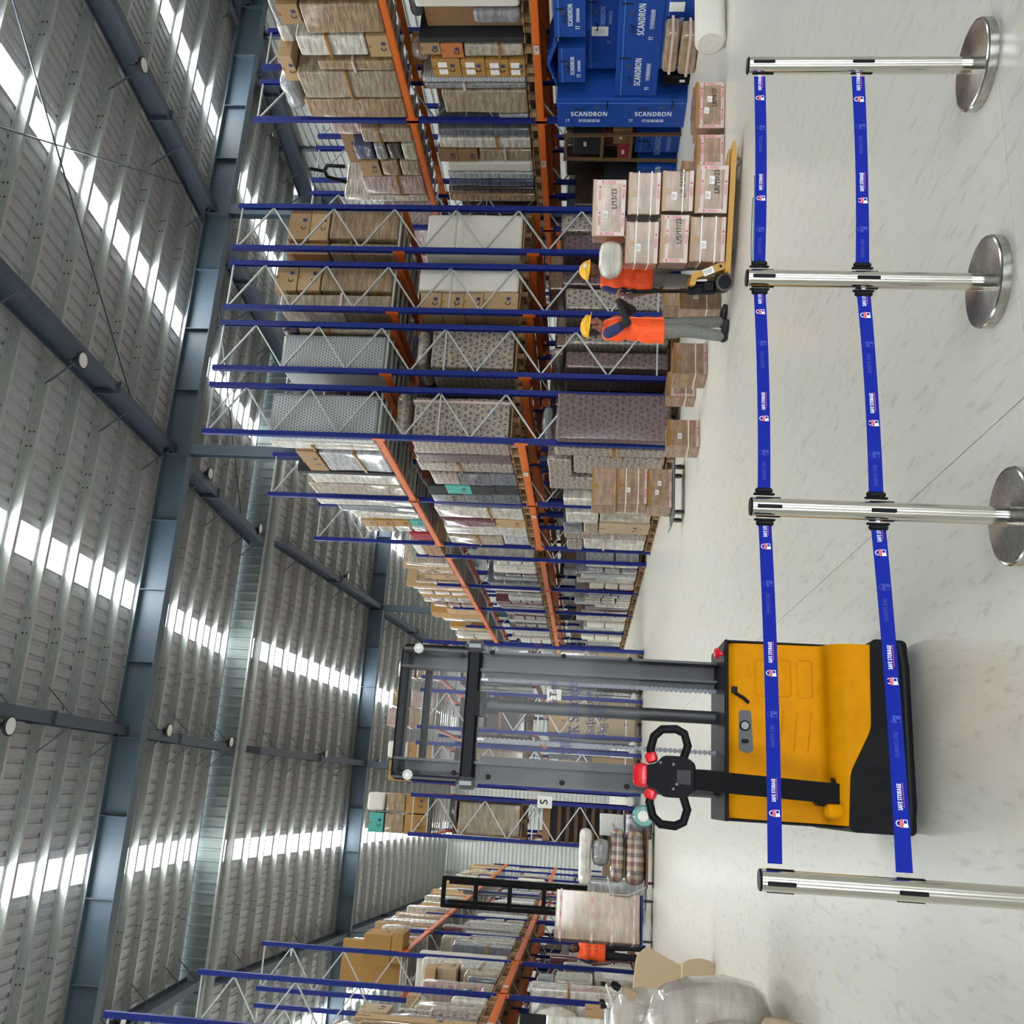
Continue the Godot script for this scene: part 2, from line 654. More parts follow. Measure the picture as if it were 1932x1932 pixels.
func floor_tex() -> ImageTexture:
	var size := 1024
	var a := noise_img(1024, 160, 0.02, 101)
	a.resize(size, size, Image.INTERPOLATE_CUBIC)
	var b := noise_img(size, size, 0.006, 102)
	var c := noise_img(1024, 256, 0.05, 103)
	c.resize(size, size, Image.INTERPOLATE_CUBIC)
	var out := Image.create(size, size, false, Image.FORMAT_RGB8)
	var base := hexc("dbdacf")
	var dark := hexc("b4b3a9")
	var warm := hexc("dcd9c8")
	for y in size:
		for x in size:
			var s := a.get_pixel(x, y).r
			var g := b.get_pixel(x, y).r
			var t := c.get_pixel(x, y).r
			var k := base.lerp(warm, smoothstep(0.3, 0.8, g) * 0.7)
			k = k.lerp(dark, smoothstep(0.56, 0.9, t) * 0.5 * smoothstep(0.3, 0.6, s) + smoothstep(0.55, 0.9, s) * 0.1)
			out.set_pixel(x, y, k)
	return tex(out)

# stretch film over goods: long soft bands with a few thin pleats
func film_tex() -> ImageTexture:
	var size := 512
	var a := noise_img(64, 512, 0.02, 201)
	a.resize(size, size, Image.INTERPOLATE_CUBIC)
	var b := ridge_img(size, 202)
	var c := noise_img(size, size, 0.008, 203)
	var out := Image.create(size, size, false, Image.FORMAT_RGB8)
	for y in size:
		for x in size:
			var v := 0.74 + 0.28 * a.get_pixel(x, y).r + 0.22 * (c.get_pixel(x, y).r - 0.5)
			v += 0.2 * smoothstep(0.8, 1.0, b.get_pixel(x, y).r)
			out.set_pixel(x, y, Color(v, v, v).clamp(Color.BLACK, Color.WHITE))
	return tex(out)

func ridge_img(size: int, sd: int) -> Image:
	var n := FastNoiseLite.new()
	n.noise_type = FastNoiseLite.TYPE_SIMPLEX_SMOOTH
	n.fractal_type = FastNoiseLite.FRACTAL_RIDGED
	n.fractal_octaves = 3
	n.seed = sd
	n.frequency = 0.012
	var a := n.get_seamless_image(size / 5, size)
	a.resize(size, size, Image.INTERPOLATE_CUBIC)
	return a

func crease_tex(strength: float) -> ImageTexture:
	var a := ridge_img(512, 202)
	a.convert(Image.FORMAT_RGBA8)
	a.bump_map_to_normal_map(strength)
	return tex(a)

func scuff_tex() -> ImageTexture:
	var size := 512
	var a := noise_img(512, 48, 0.04, 111)
	a.resize(size, size, Image.INTERPOLATE_CUBIC)
	var b := noise_img(size, size, 0.012, 112)
	var out := Image.create(size, size, false, Image.FORMAT_RGB8)
	for y in size:
		for x in size:
			var s := smoothstep(0.68, 0.82, a.get_pixel(x, y).r) * smoothstep(0.5, 0.7, b.get_pixel(x, y).r)
			var v := lerpf(1.0, 0.75, b.get_pixel(x, y).r)
			out.set_pixel(x, y, Color(v, v, v).lerp(Color(3.2, 3.1, 3.0) * 0.31, s * 0.0) if s < 0.01 else Color(v, v, v).lerp(Color(1, 1, 1), s))
	return tex(out)

# ------------------------------------------------------------------ the hall
const XL := -24.6
const XR := 20.6
const ZN := 14.0
const ZF := -59.4

# ribbed sheet, 1 m wide in x, from d0 to d1 along the slope
func sheet_mesh(w: float, ribs: int, d0: float, y0: float, d1: float, y1: float) -> ArrayMesh:
	var st := S()
	var p := w / ribs
	for i in ribs:
		var x := -w * 0.5 + i * p
		var prof := [[x, 0.0], [x + p * 0.62, 0.0], [x + p * 0.70, 0.035], [x + p * 0.92, 0.035], [x + p, 0.0]]
		for k in 4:
			var a: Array = prof[k]
			var b: Array = prof[k + 1]
			quad(st, Vector3(a[0], y0 + a[1], -d0), Vector3(b[0], y0 + b[1], -d0), Vector3(b[0], y1 + b[1], -d1), Vector3(a[0], y1 + a[1], -d1))
	st.generate_normals()
	return st.commit()

func i_beam(st: SurfaceTool, a: Vector3, b: Vector3, h: float, w: float, up: Vector3) -> void:
	# web and two flanges; a, b on the bottom flange's underside
	var d := (b - a)
	var side := d.cross(up).normalized()
	var u := side.cross(d).normalized()
	if u.dot(up) < 0: u = -u
	var bs := Basis(side, d.normalized(), side.cross(d.normalized()))
	var c := (a + b) * 0.5
	var L := d.length()
	box(st, c + u * 0.008, Vector3(w, L, 0.016), bs)
	box(st, c + u * (h - 0.008), Vector3(w, L, 0.016), bs)
	box(st, c + u * h * 0.5, Vector3(0.012, L, h - 0.03), bs)

func make_shell() -> void:
	# floor: poured bays with saw-cut joints
	var fl := struct("floor")
	var base := S()
	box(base, Vector3((XL + XR) / 2, -0.16, (ZN + ZF) / 2), Vector3(XR - XL + 0.6, 0.3, ZN - ZF + 0.6))
	done(base, "sub_floor", M.joint, fl)
	var xs := [XL, -19.6, -15.4, -11.2, -7.0, -2.8, 1.41, 5.61, 9.8, 14.0, 18.2, XR]
	var zs := [ZN, 9.2, 5.1, 1.0, -3.1, -7.12, -11.2, -15.3, -19.4, -23.5, -27.6, -31.7, -39.9, -48.1, ZF]
	for i in xs.size() - 1:
		for j in zs.size() - 1:
			var st := S()
			var g := 0.0022
			var x0: float = xs[i] + g
			var x1: float = xs[i + 1] - g
			var z0: float = zs[j + 1] + g
			var z1: float = zs[j] - g
			box(st, Vector3((x0 + x1) / 2, -0.006, (z0 + z1) / 2), Vector3(x1 - x0, 0.012, z1 - z0))
			done(st, "floor_slab", M.floor, fl)
	# ceiling: ribbed sheets, translucent strips, purlins
	var ce := struct("ceiling")
	var sides := [[-13.9, 29.22, true], [29.3, 59.3, false]]
	var edges := []
	for x in STRIPS:
		if x < XR - 0.5:
			edges.append(x)
	edges.sort()
	for sd in sides:
		var d0: float = sd[0]
		var d1: float = sd[1]
		var y0 := roof_near(d0) if sd[2] else roof_far(d0)
		var y1 := roof_near(d1) if sd[2] else roof_far(d1)
		var mesh := sheet_mesh(1.0, 4, d0, y0, d1, y1)
		var strip := sheet_mesh(STRIP_W, 2, d0, y0, d1, y1)
		var from := XL
		for e in edges + [XR + STRIP_W / 2]:
			var to: float = e - STRIP_W / 2
			var n := maxi(1, roundi(to - from))
			var w := (to - from) / n
			for i in n:
				part("roof_sheet", mesh, M.sheet, ce, Transform3D(Basis.from_scale(Vector3(w, 1, 1)), Vector3(from + (i + 0.5) * w, 0, 0)))
			if e < XR:
				if sd[2]:
					part("roof_sheet", sheet_mesh(STRIP_W, 2, d0, y0, 8.0, roof_near(8.0)), M.sheet, ce, Transform3D(Basis(), Vector3(e, 0, 0)))
					part("skylight_sheet", sheet_mesh(STRIP_W, 2, 8.0, roof_near(8.0), d1, y1), M.skylight, ce, Transform3D(Basis(), Vector3(e, 0, 0)))
				else:
					part("skylight_sheet", strip, M.skylight, ce, Transform3D(Basis(), Vector3(e, 0, 0)))
			from = e + STRIP_W / 2
	var pd := []
	var d := -12.6
	while d < 29.0:
		pd.append([d, roof_near(d)])
		d += 1.22
	pd.append([28.85, roof_near(28.85)])
	d = 29.5
	while d < 59.0:
		pd.append([d, roof_far(d)])
		d += 1.17
	var pst := S()
	var L := XR - XL
	for q in [[Vector3(0, -0.10, 0), Vector3(L, 0.2, 0.004)], [Vector3(0, -0.004, 0.035), Vector3(L, 0.004, 0.07)], [Vector3(0, -0.2, -0.04), Vector3(L, 0.004, 0.085)], [Vector3(0, -0.19, -0.08), Vector3(L, 0.022, 0.004)]]:
		box(pst, q[0], q[1])
	pst.generate_normals()
	var pm := pst.commit()
	for q in pd:
		part("purlin", pm, M.purlin, ce, Transform3D(Basis(), Vector3((XL + XR) / 2, q[1] - 0.005, -q[0])))
	# bolts along the purlins at the lap joints
	var bolt := S()
	for k in [-0.14, 0.14]:
		for h in [-0.06, -0.14]:
			box(bolt, Vector3(k, h, -0.006), Vector3(0.03, 0.03, 0.02))
	bolt.generate_normals()
	var bm := bolt.commit()
	for q in pd:
		if q[0] > 6.0 and q[0] < 42.0:
			for x in [-9.2, -3.9, 2.4, 5.6, 9.1, 12.4, 15.6]:
				part("purlin_bolt", bm, M.lamp_body, ce, Transform3D(Basis(), Vector3(x, q[1], -q[0] + 0.005)))
	# ridge: open slot and ribbed fascia below the higher roof
	var rg := struct("trim_1")
	var st := S()
	var n := int((XR - XL) / 0.3)
	for i in n:
		var x := XL + i * 0.3
		var prof := [[x, 0.0], [x + 0.2, 0.0], [x + 0.225, 0.035], [x + 0.275, 0.035], [x + 0.3, 0.0]]
		for k in 4:
			quad(st, Vector3(prof[k][0], 12.08, -29.32 + prof[k][1]), Vector3(prof[k + 1][0], 12.08, -29.32 + prof[k + 1][1]), Vector3(prof[k + 1][0], 12.93, -29.32 + prof[k + 1][1]), Vector3(prof[k][0], 12.93, -29.32 + prof[k][1]))
	done(st, "ridge_fascia", M.fascia, rg)
	st = S()
	box(st, Vector3((XL + XR) / 2, 12.06, -29.26), Vector3(XR - XL, 0.05, 0.12))
	done(st, "ridge_channel", M.purlin, rg)
	st = S()
	box(st, Vector3((XL + XR) / 2, 12.95, -29.34), Vector3(XR - XL, 0.05, 0.1))
	done(st, "ridge_channel", M.purlin, rg)
	# walls
	wall("wall_far", Vector3(XL, 0, ZF), Vector3(XR, 0, ZF), 9.75, Vector3(0, 0, 1), 1.9)
	wall("wall_right", Vector3(XR, 0, ZF), Vector3(XR, 0, ZN), 13.2, Vector3(-1, 0, 0), 5.0)
	wall("wall_left", Vector3(XL, 0, ZN), Vector3(XL, 0, ZF), 13.2, Vector3(1, 0, 0), 6.5)
	door_wall()
	# main beams across the hall, on columns
	var bi := 2
	for a in [[-20.6, 11.02, 0.62], [-40.0, 10.35, 0.62], [-1.2, 9.4, 0.62]]:
		var o := struct("trim_%d" % bi)
		bi += 1
		st = S()
		i_beam(st, Vector3(XL, a[1], a[0]), Vector3(XR, a[1], a[0]), a[2], 0.3, Vector3.UP)
		done(st, "cross_beam", M.steel_blue, o)
		var x := XL + 0.8
		var sm := S()
		box(sm, Vector3(0, a[2] / 2, 0), Vector3(0.014, a[2] - 0.04, 0.28))
		sm.generate_normals()
		var smm := sm.commit()
		while x < XR:
			part("stiffener", smm, M.steel_blue, o, Transform3D(Basis(), Vector3(x, a[1], a[0])))
			x += 1.63
		for cx in [-18.6, -12.2, -5.7, 0.8, 7.3, 13.8]:
			if cx == 0.8 and a[0] > -30:
				continue
			if a[0] > -10:
				continue
			var ch: float = a[1]
			st = S()
			box(st, Vector3(0, ch / 2, -0.12), Vector3(0.24, ch, 0.016))
			box(st, Vector3(0, ch / 2, 0.12), Vector3(0.24, ch, 0.016))
			box(st, Vector3(0, ch / 2, 0), Vector3(0.012, ch, 0.22))
			done(st, "column", M.steel_blue, o, Transform3D(Basis(), Vector3(cx, 0, a[0])))
	# rafters along the hall, up to the ridge and down again
	for cx in [-18.6, -12.2, -5.7, 0.8, 7.3, 13.8, 20.3]:
		var o := struct("trim_%d" % bi)
		bi += 1
		var r0 := Vector3(cx, roof_near(-13.5) - 0.72, 13.5)
		var r1 := Vector3(cx, roof_near(29.3) - 0.85, -29.3)
		var r3 := Vector3(cx, roof_far(29.3) - 0.75, -29.3)
		var r2 := Vector3(cx, roof_far(59.3) - 0.75, -59.3)
		st = S()
		i_beam(st, r0, r1, 0.5, 0.22, Vector3.UP)
		done(st, "rafter", M.steel_dark, o)
		st = S()
		i_beam(st, r3, r2, 0.48, 0.22, Vector3.UP)
		done(st, "rafter", M.steel_dark, o)
		# splice plates
		for sp in [8.5, 17.0, 24.0, 34.5, 46.0]:
			var t: float = (sp + 13.5) / (29.3 + 13.5)
			var p := r0.lerp(r1, t) if sp < 29 else r3.lerp(r2, (sp - 29.3) / 30.0)
			st = S()
			box(st, p + Vector3(0, 0.22, 0), Vector3(0.26, 0.56, 0.05))
			for k in 3:
				for s in [-1, 1]:
					box(st, p + Vector3(s * 0.09, 0.02 + k * 0.2, 0), Vector3(0.04, 0.04, 0.1))
			done(st, "splice_plate", M.steel_dark, o)
		# struts from the purlins to the rafter's foot
		var k := 0
		for q in pd:
			k += 1
			if q[0] < 4.0 or q[0] > 50.0 or k % 2:
				continue
			var p := r0.lerp(r1, (q[0] + 13.5) / 42.8) if q[0] < 29.3 else r3.lerp(r2, (q[0] - 29.3) / 30.0)
			for s in [-1.0, 1.0]:
				st = S()
				bar(st, p + Vector3(s * 0.06, 0.03, 0), Vector3(cx + s * 0.62, q[1] - 0.15, -q[0]), 0.045, 0.012)
				done(st, "fly_brace", M.steel_dark, o)
	# tie rods under the roof
	var rods := struct("trim_%d" % bi)
	for r in [[7.3, 8.0, 13.8, 19.5], [13.8, 8.0, 7.3, 19.5], [7.3, 21.5, 13.8, 28.4], [13.8, 21.5, 7.3, 28.4], [0.8, 8.0, 7.3, 9.0], [7.3, 30.0, 13.8, 39.0], [13.8, 30.0, 7.3, 39.0]]:
		st = S()
		var h0 := roof_near(r[1]) if r[1] < 29 else roof_far(r[1])
		var h1 := roof_near(r[3]) if r[3] < 29 else roof_far(r[3])
		tube(st, [Vector3(r[0], h0 - 0.36, -r[1]), Vector3(r[2], h1 - 0.36, -r[3])], 0.016, 6)
		done(st, "tie_rod", M.rod, rods)
	# hanging lamps
	var li := 0
	for lp in [[13.55, 15.2, 0], [7.05, 15.2, 0], [0.55, 15.3, 0], [0.95, 22.9, 1], [0.95, 28.4, 1], [0.95, 34.6, 1], [0.95, 41.2, 1], [7.5, 22.9, 1], [7.5, 28.3, 1], [7.5, 34.8, 1], [-5.4, 33.4, 0], [-5.4, 22.9, 1]]:
		var dd: float = lp[1]
		var yy := (roof_near(dd) if dd < 29.3 else roof_far(dd)) - 0.9
		var names := ["near the right end of the first rafter", "on the middle rafter nearest the picture", "on the left rafter nearest the picture", "on the left rafter just past the first beam", "on the left rafter below the ridge", "on the left rafter beyond the ridge", "on the left rafter past the second beam", "on the middle rafter past the first beam", "on the middle rafter below the ridge", "on the middle rafter beyond the ridge", "above the left-hand racks beyond the ridge", "above the left-hand racks before the ridge"]
		var t := thing("high_bay_lamp", "round white-faced pendant lamp " + names[li], "lamp", Vector3(lp[0], yy, -dd))
		t.set_meta("group", "pendant lamps along the rafters")
		li += 1
		st = S()
		lathe(st, [Vector2(0, 0.14), Vector2(0.06, 0.14), Vector2(0.075, 0.06), Vector2(0.16, 0.03), Vector2(0.17, -0.02), Vector2(0.14, -0.03)], 20)
		done(st, "lamp_body", M.lamp_body, t)
		st = S()
		lathe(st, [Vector2(0, -0.034), Vector2(0.145, -0.028)], 20)
		done(st, "diffuser", M.lamp_glass, t)
		st = S()
		tube(st, [Vector3(0, 0.13, 0), Vector3(0, 0.3, 0)], 0.012, 6)
		done(st, "hanger", M.lamp_body, t)

func wall(called: String, a: Vector3, b: Vector3, h: float, inward: Vector3, cols: float) -> void:
	var o := struct(called)
	var L := a.distance_to(b)
	var along := (b - a) / L
	var bs := Basis(along, Vector3.UP, along.cross(Vector3.UP))
	var st := S()
	box(st, (a + b) / 2 + Vector3(0, h / 2, 0) - inward * 0.11, Vector3(L, h, 0.2), bs)
	done(st, "wall_core", M.wall, o)
	# ribbed sheets laid with the ribs level
	st = S()
	var y := 0.0
	while y < h:
		var c := (a + b) / 2 + Vector3(0, y + 0.1, 0) + inward * 0.004
		box(st, c, Vector3(L, 0.13, 0.06), bs)
		y += 0.24
	done(st, "wall_ribs", M.wall, o)
	var x := cols * 0.5
	while x < L:
		st = S()
		box(st, a + along * x + Vector3(0, h / 2, 0) + inward * 0.08, Vector3(0.14, h, 0.12), bs)
		done(st, "wall_post", M.wall_post if cols < 3 else M.steel_blue, o)
		x += cols

func door_wall() -> void:
	# the dock side behind the viewer: three roller doors standing open
	var o := struct("wall_near")
	for s in [[XL, -13.0], [-7.0, -1.5], [4.5, 9.0], [15.0, XR]]:
		var st := S()
		box(st, Vector3((s[0] + s[1]) / 2, 5.0, ZN + 0.1), Vector3(s[1] - s[0], 10.0, 0.2))
		done(st, "wall_core", M.wall, o)
	var st := S()
	box(st, Vector3((XL + XR) / 2, 7.4, ZN + 0.1), Vector3(XR - XL, 4.0, 0.2))
	done(st, "wall_core", M.wall, o)

# ------------------------------------------------------------------ pallet racking
const LV1 := 2.85
const LV2 := 5.5

func post_mesh(h: float) -> ArrayMesh:
	var st := S()
	# open channel section with a ridge in the face
	for q in [[0.0, 0.045, 0.1, 0.006], [-0.047, 0.0, 0.006, 0.09], [0.047, 0.0, 0.006, 0.09], [-0.036, -0.043, 0.026, 0.006], [0.036, -0.043, 0.026, 0.006]]:
		box(st, Vector3(q[0], h / 2, q[1]), Vector3(q[2], h, q[3]))
	box(st, Vector3(0, 0.004, 0), Vector3(0.16, 0.008, 0.16))
	st.generate_normals()
	return st.commit()

func slot_mesh(h: float) -> ArrayMesh:
	var st := S()
	var y := 0.1
	while y < h - 0.05:
		for k in [-0.026, 0.026]:
			quad(st, Vector3(k - 0.007, y, 0.0485), Vector3(k - 0.007, y + 0.03, 0.0485), Vector3(k + 0.007, y + 0.03, 0.0485), Vector3(k + 0.007, y, 0.0485))
		for k in [-0.051, 0.051]:
			quad(st, Vector3(k, y, -0.007), Vector3(k, y + 0.03, -0.007), Vector3(k, y + 0.03, 0.007), Vector3(k, y, 0.007))
		y += 0.075
	st.generate_normals()
	return st.commit()

var pm_cache := {}
func rack(label: String, x0: float, x1: float, zs: Array, h: float, faces: Array, lv2_from := 0, tops := [], far := false) -> Node3D:
	# x0 < x1; frames stand at zs; beams between them on both long sides
	var o := thing("pallet_rack", label, "rack", Vector3.ZERO, 0, "blue and orange pallet racks")
	var w := x1 - x0
	var tall := h
	for i in zs.size():
		var z: float = zs[i]
		h = tops[i] if tops.size() > i else tall
		if not pm_cache.has(h):
			pm_cache[h] = [post_mesh(h), slot_mesh(h)]
		for s in 2:
			var px := x0 + 0.05 if s == 0 else x1 - 0.05
			var tr := Transform3D(Basis(Vector3.UP, -PI / 2 if s == 0 else PI / 2), Vector3(px, 0, z))
			var p := part("upright_post", pm_cache[h][0], M.rack_blue, o, tr)
			if not far:
				part("post_slots", pm_cache[h][1], M.slot, p).set_meta("kind", "stuff")
		# lattice bracing
		var y := h - 0.08
		var segs := [[Vector3(x0 + 0.08, y, z), Vector3(x1 - 0.08, y, z)]]
		var side := 0
		var mid := h * 0.52
		var did := false
		y -= 0.03
		while y > 0.95:
			var y2 := y - 0.62
			var a := Vector3(x0 + 0.08 if side == 0 else x1 - 0.08, y, z)
			var b := Vector3(x1 - 0.08 if side == 0 else x0 + 0.08, y2, z)
			segs.append([a, b])
			side = 1 - side
			y = y2
			if not did and y < mid:
				did = true
				segs.append([Vector3(x0 + 0.08, y - 0.02, z), Vector3(x1 - 0.08, y - 0.02, z)])
		segs.append([Vector3(x0 + 0.08, 0.42, z), Vector3(x1 - 0.08, 0.42, z)])
		var q := 0
		for sg in segs:
			var st := S()
			bar(st, sg[0], sg[1], 0.028, 0.04, Vector3.BACK)
			done(st, "frame_brace", M.brace, o)
			q += 1
	for i in zs.size() - 1:
		for lv in 2:
			if lv == 1 and i < lv2_from:
				continue
			var yb := LV1 if lv == 0 else LV2
			for s in 2:
				var bx := x0 + 0.03 if s == 0 else x1 - 0.03
				var st := S()
				var za: float = zs[i] - 0.06
				var zb: float = zs[i + 1] + 0.06
				box(st, Vector3(bx, yb, (za + zb) / 2), Vector3(0.05, 0.13, za - zb))
				box(st, Vector3(bx + (-0.014 if s == 0 else 0.014), yb - 0.015, (za + zb) / 2), Vector3(0.03, 0.06, za - zb - 0.02))
				var bm := done(st, "beam", M.rack_orange, o)
				for e in [za, zb]:
					var st2 := S()
					box(st2, Vector3(bx + (-0.03 if s == 0 else 0.03), yb, e + (0.05 if e == za else -0.05)), Vector3(0.012, 0.24, 0.1))
					box(st2, Vector3(bx, yb, e), Vector3(0.07, 0.24, 0.01))
					done(st2, "beam_connector", M.rack_orange, bm)
			if lv == 1:
				var n := int((zs[i] - zs[i + 1]) / 0.42)
				var st3 := S()
				for q in [[-0.025, 0.0, 0.003, 0.04], [0.025, 0.0, 0.003, 0.04], [0.0, 0.02, 0.05, 0.003]]:
					box(st3, Vector3(0, q[1], q[0]), Vector3(w - 0.08, q[3], q[2]))
				st3.generate_normals()
				var dm := st3.commit()
				for k in n:
					part("deck_bar", dm, M.brace, o, Transform3D(Basis(), Vector3((x0 + x1) / 2, yb + 0.045, zs[i] - 0.15 - k * (zs[i] - zs[i + 1] - 0.2) / n)))
	return o

func make_racks() -> void:
	var B := 3.88
	var z0 := -16.3
	var fr := [z0, z0 - B, z0 - 2 * B]
	rack("tall blue rack whose end frame is farthest right of the four lattice ends", 10.05, 11.1, fr, 8.87, [])
	rack("tall blue rack, second lattice end from the right, behind the pallet truck", 8.73, 9.8, fr, 8.87, [])
	rack("tall blue rack, third lattice end from the right, behind the man in the vest", 7.43, 8.48, fr, 8.87, [])
	rack("tall blue rack with orange beams along the middle aisle, leftmost lattice end", 6.12, 7.17, fr, 8.87, [])
	# farther run along the same aisle
	var fz := []
	for i in 8:
		fz.append(-25.75 - i * B)
	rack("long receding rack along the right of the middle aisle, beyond the cross gap", 6.2, 7.25, fz, 6.4, [], 0, [], true)
	for q in [[7.5, "second"], [8.8, "third"], [10.12, "fourth"]]:
		rack("%s row of racks behind the long receding rack, mostly hidden" % q[1], q[0], q[0] + 1.05, fz.slice(0, 8 if q[0] < 8.0 else 3), 6.4, [], 9, [], true)
	# right-hand block
	var rz := [z0 + 2 * B, z0 + B, z0, z0 - B, z0 - 2 * B]
	rack("blue rack with long orange beams on the far right, blue boxes below", 13.1, 14.13, rz, 8.87, [])
	rack("tall blue rack standing behind the far right rack by the wall", 14.42, 15.45, rz, 8.87, [], 9)
	rack("last blue rack before the pale right wall, tops only showing", 15.72, 16.75, [z0 - B, z0 - 2 * B, z0 - 3 * B], 8.87, [], 9)
	# shorter racks in the middle, beyond the stacker
	var mz := [-26.0, -26.0 - B, -26.0 - 2 * B]
	rack("six metre blue rack end at the right edge of the stacker mast", 2.85, 3.92, mz, 6.0, [])
	rack("six metre blue rack end seen through the stacker's clear guard, right one", 1.52, 2.6, mz, 6.0, [])
	rack("six metre blue rack end behind the left side of the stacker mast", 0.12, 1.2, mz, 6.0, [])
	rack("six metre blue rack end with the S sign, leftmost of its four", -1.22, -0.14, mz, 6.0, [])
	# left-hand block
	var lz := []
	for i in 12:
		lz.append(-12.35 - i * 3.86)
	rack("blue rack with orange beams along the left aisle, nearest the left edge", -4.74, -3.68, lz, 8.87, [], 3, [8.87, 8.87, 8.87, 8.87, 6.2, 6.2, 6.2, 6.2, 6.2, 6.2, 6.2, 6.2])
	rack("blue rack standing behind the left aisle rack, back to back", -6.06, -5.0, lz.slice(0, 9), 8.87, [], 9, [6.2, 6.2, 6.2, 8.87, 6.2, 6.2, 6.2, 6.2, 6.2])

# ------------------------------------------------------------------ goods on the racks
const RACK_WORDS := {"N": "rack behind far right", "O": "last rack by wall", "P": "rack behind left aisle rack", "E2": "second far row", "E3": "third far row", "E4": "fourth far row", "R": "far right rack", "A": "rightmost lattice end", "B": "second lattice end", "C": "third lattice end", "D": "middle aisle rack", "E": "long receding rack", "M1": "rack end right of mast", "M2": "rack end behind clear guard", "M3": "rack end left of mast", "M4": "rack end with S sign", "L": "left aisle rack"}
const LEVEL_WORDS := ["floor level", "middle shelf", "top shelf"]
const HUES := {"w_beige": "beige", "w_tan": "tan", "w_white": "white", "w_grey": "grey", "w_pale": "pale", "w_pink": "pinkish", "w_maroon": "maroon", "w_dark": "dark brown", "w_black": "black", "w_blue": "dark blue", "w_green": "pale green", "w_silver": "silvery", "w_purple": "purple", "w_mauve": "mauve", "w_teal": "teal", "w_red": "red", "w_slate": "slate grey", "c_brown": "brown", "c_tan": "light brown", "c_dark": "dark brown", "c_pale": "pale brown", "c_orange": "orange", "c_gold": "golden brown", "c_white": "white", "c_red": "red", "c_blue": "blue", "c_black": "black", "c_teal": "teal", "f_floral": "blue-flowered", "f_dark": "dark flowered", "g_bubble": "grey", "q_white": "white", "plaid": "plaid"}
const NOUNS := {"C": ["cardboard_carton", "cardboard carton", "carton"], "W": ["wrapped_bundle", "film-wrapped bundle", "bundle"], "G": ["bubble_wrapped_mattress", "bubble-wrapped slab", "mattress"], "F": ["flowered_bundle", "cloth-wrapped bundle", "bundle"], "Q": ["mattress", "wrapped mattress", "mattress"], "B": ["wrapped_bag", "lumpy plastic-wrapped bag", "bag"]}

func nth(n: int) -> String:
	var w := ["first", "second", "third", "fourth", "fifth", "sixth", "seventh", "eighth", "ninth", "tenth"]
	if n <= 10:
		return w[n - 1]
	var s := "th"
	if n % 100 < 11 or n % 100 > 13:
		s = ["th", "st", "nd", "rd", "th", "th", "th", "th", "th", "th"][n % 10]
	return str(n) + s

func bag_mesh(size: Vector3, sd: float) -> ArrayMesh:
	return soft_mesh(size - Vector3.ONE * 0.07, minf(size.x, minf(size.y, size.z)) * 0.44, 0.04, sd, 4, 4.0)

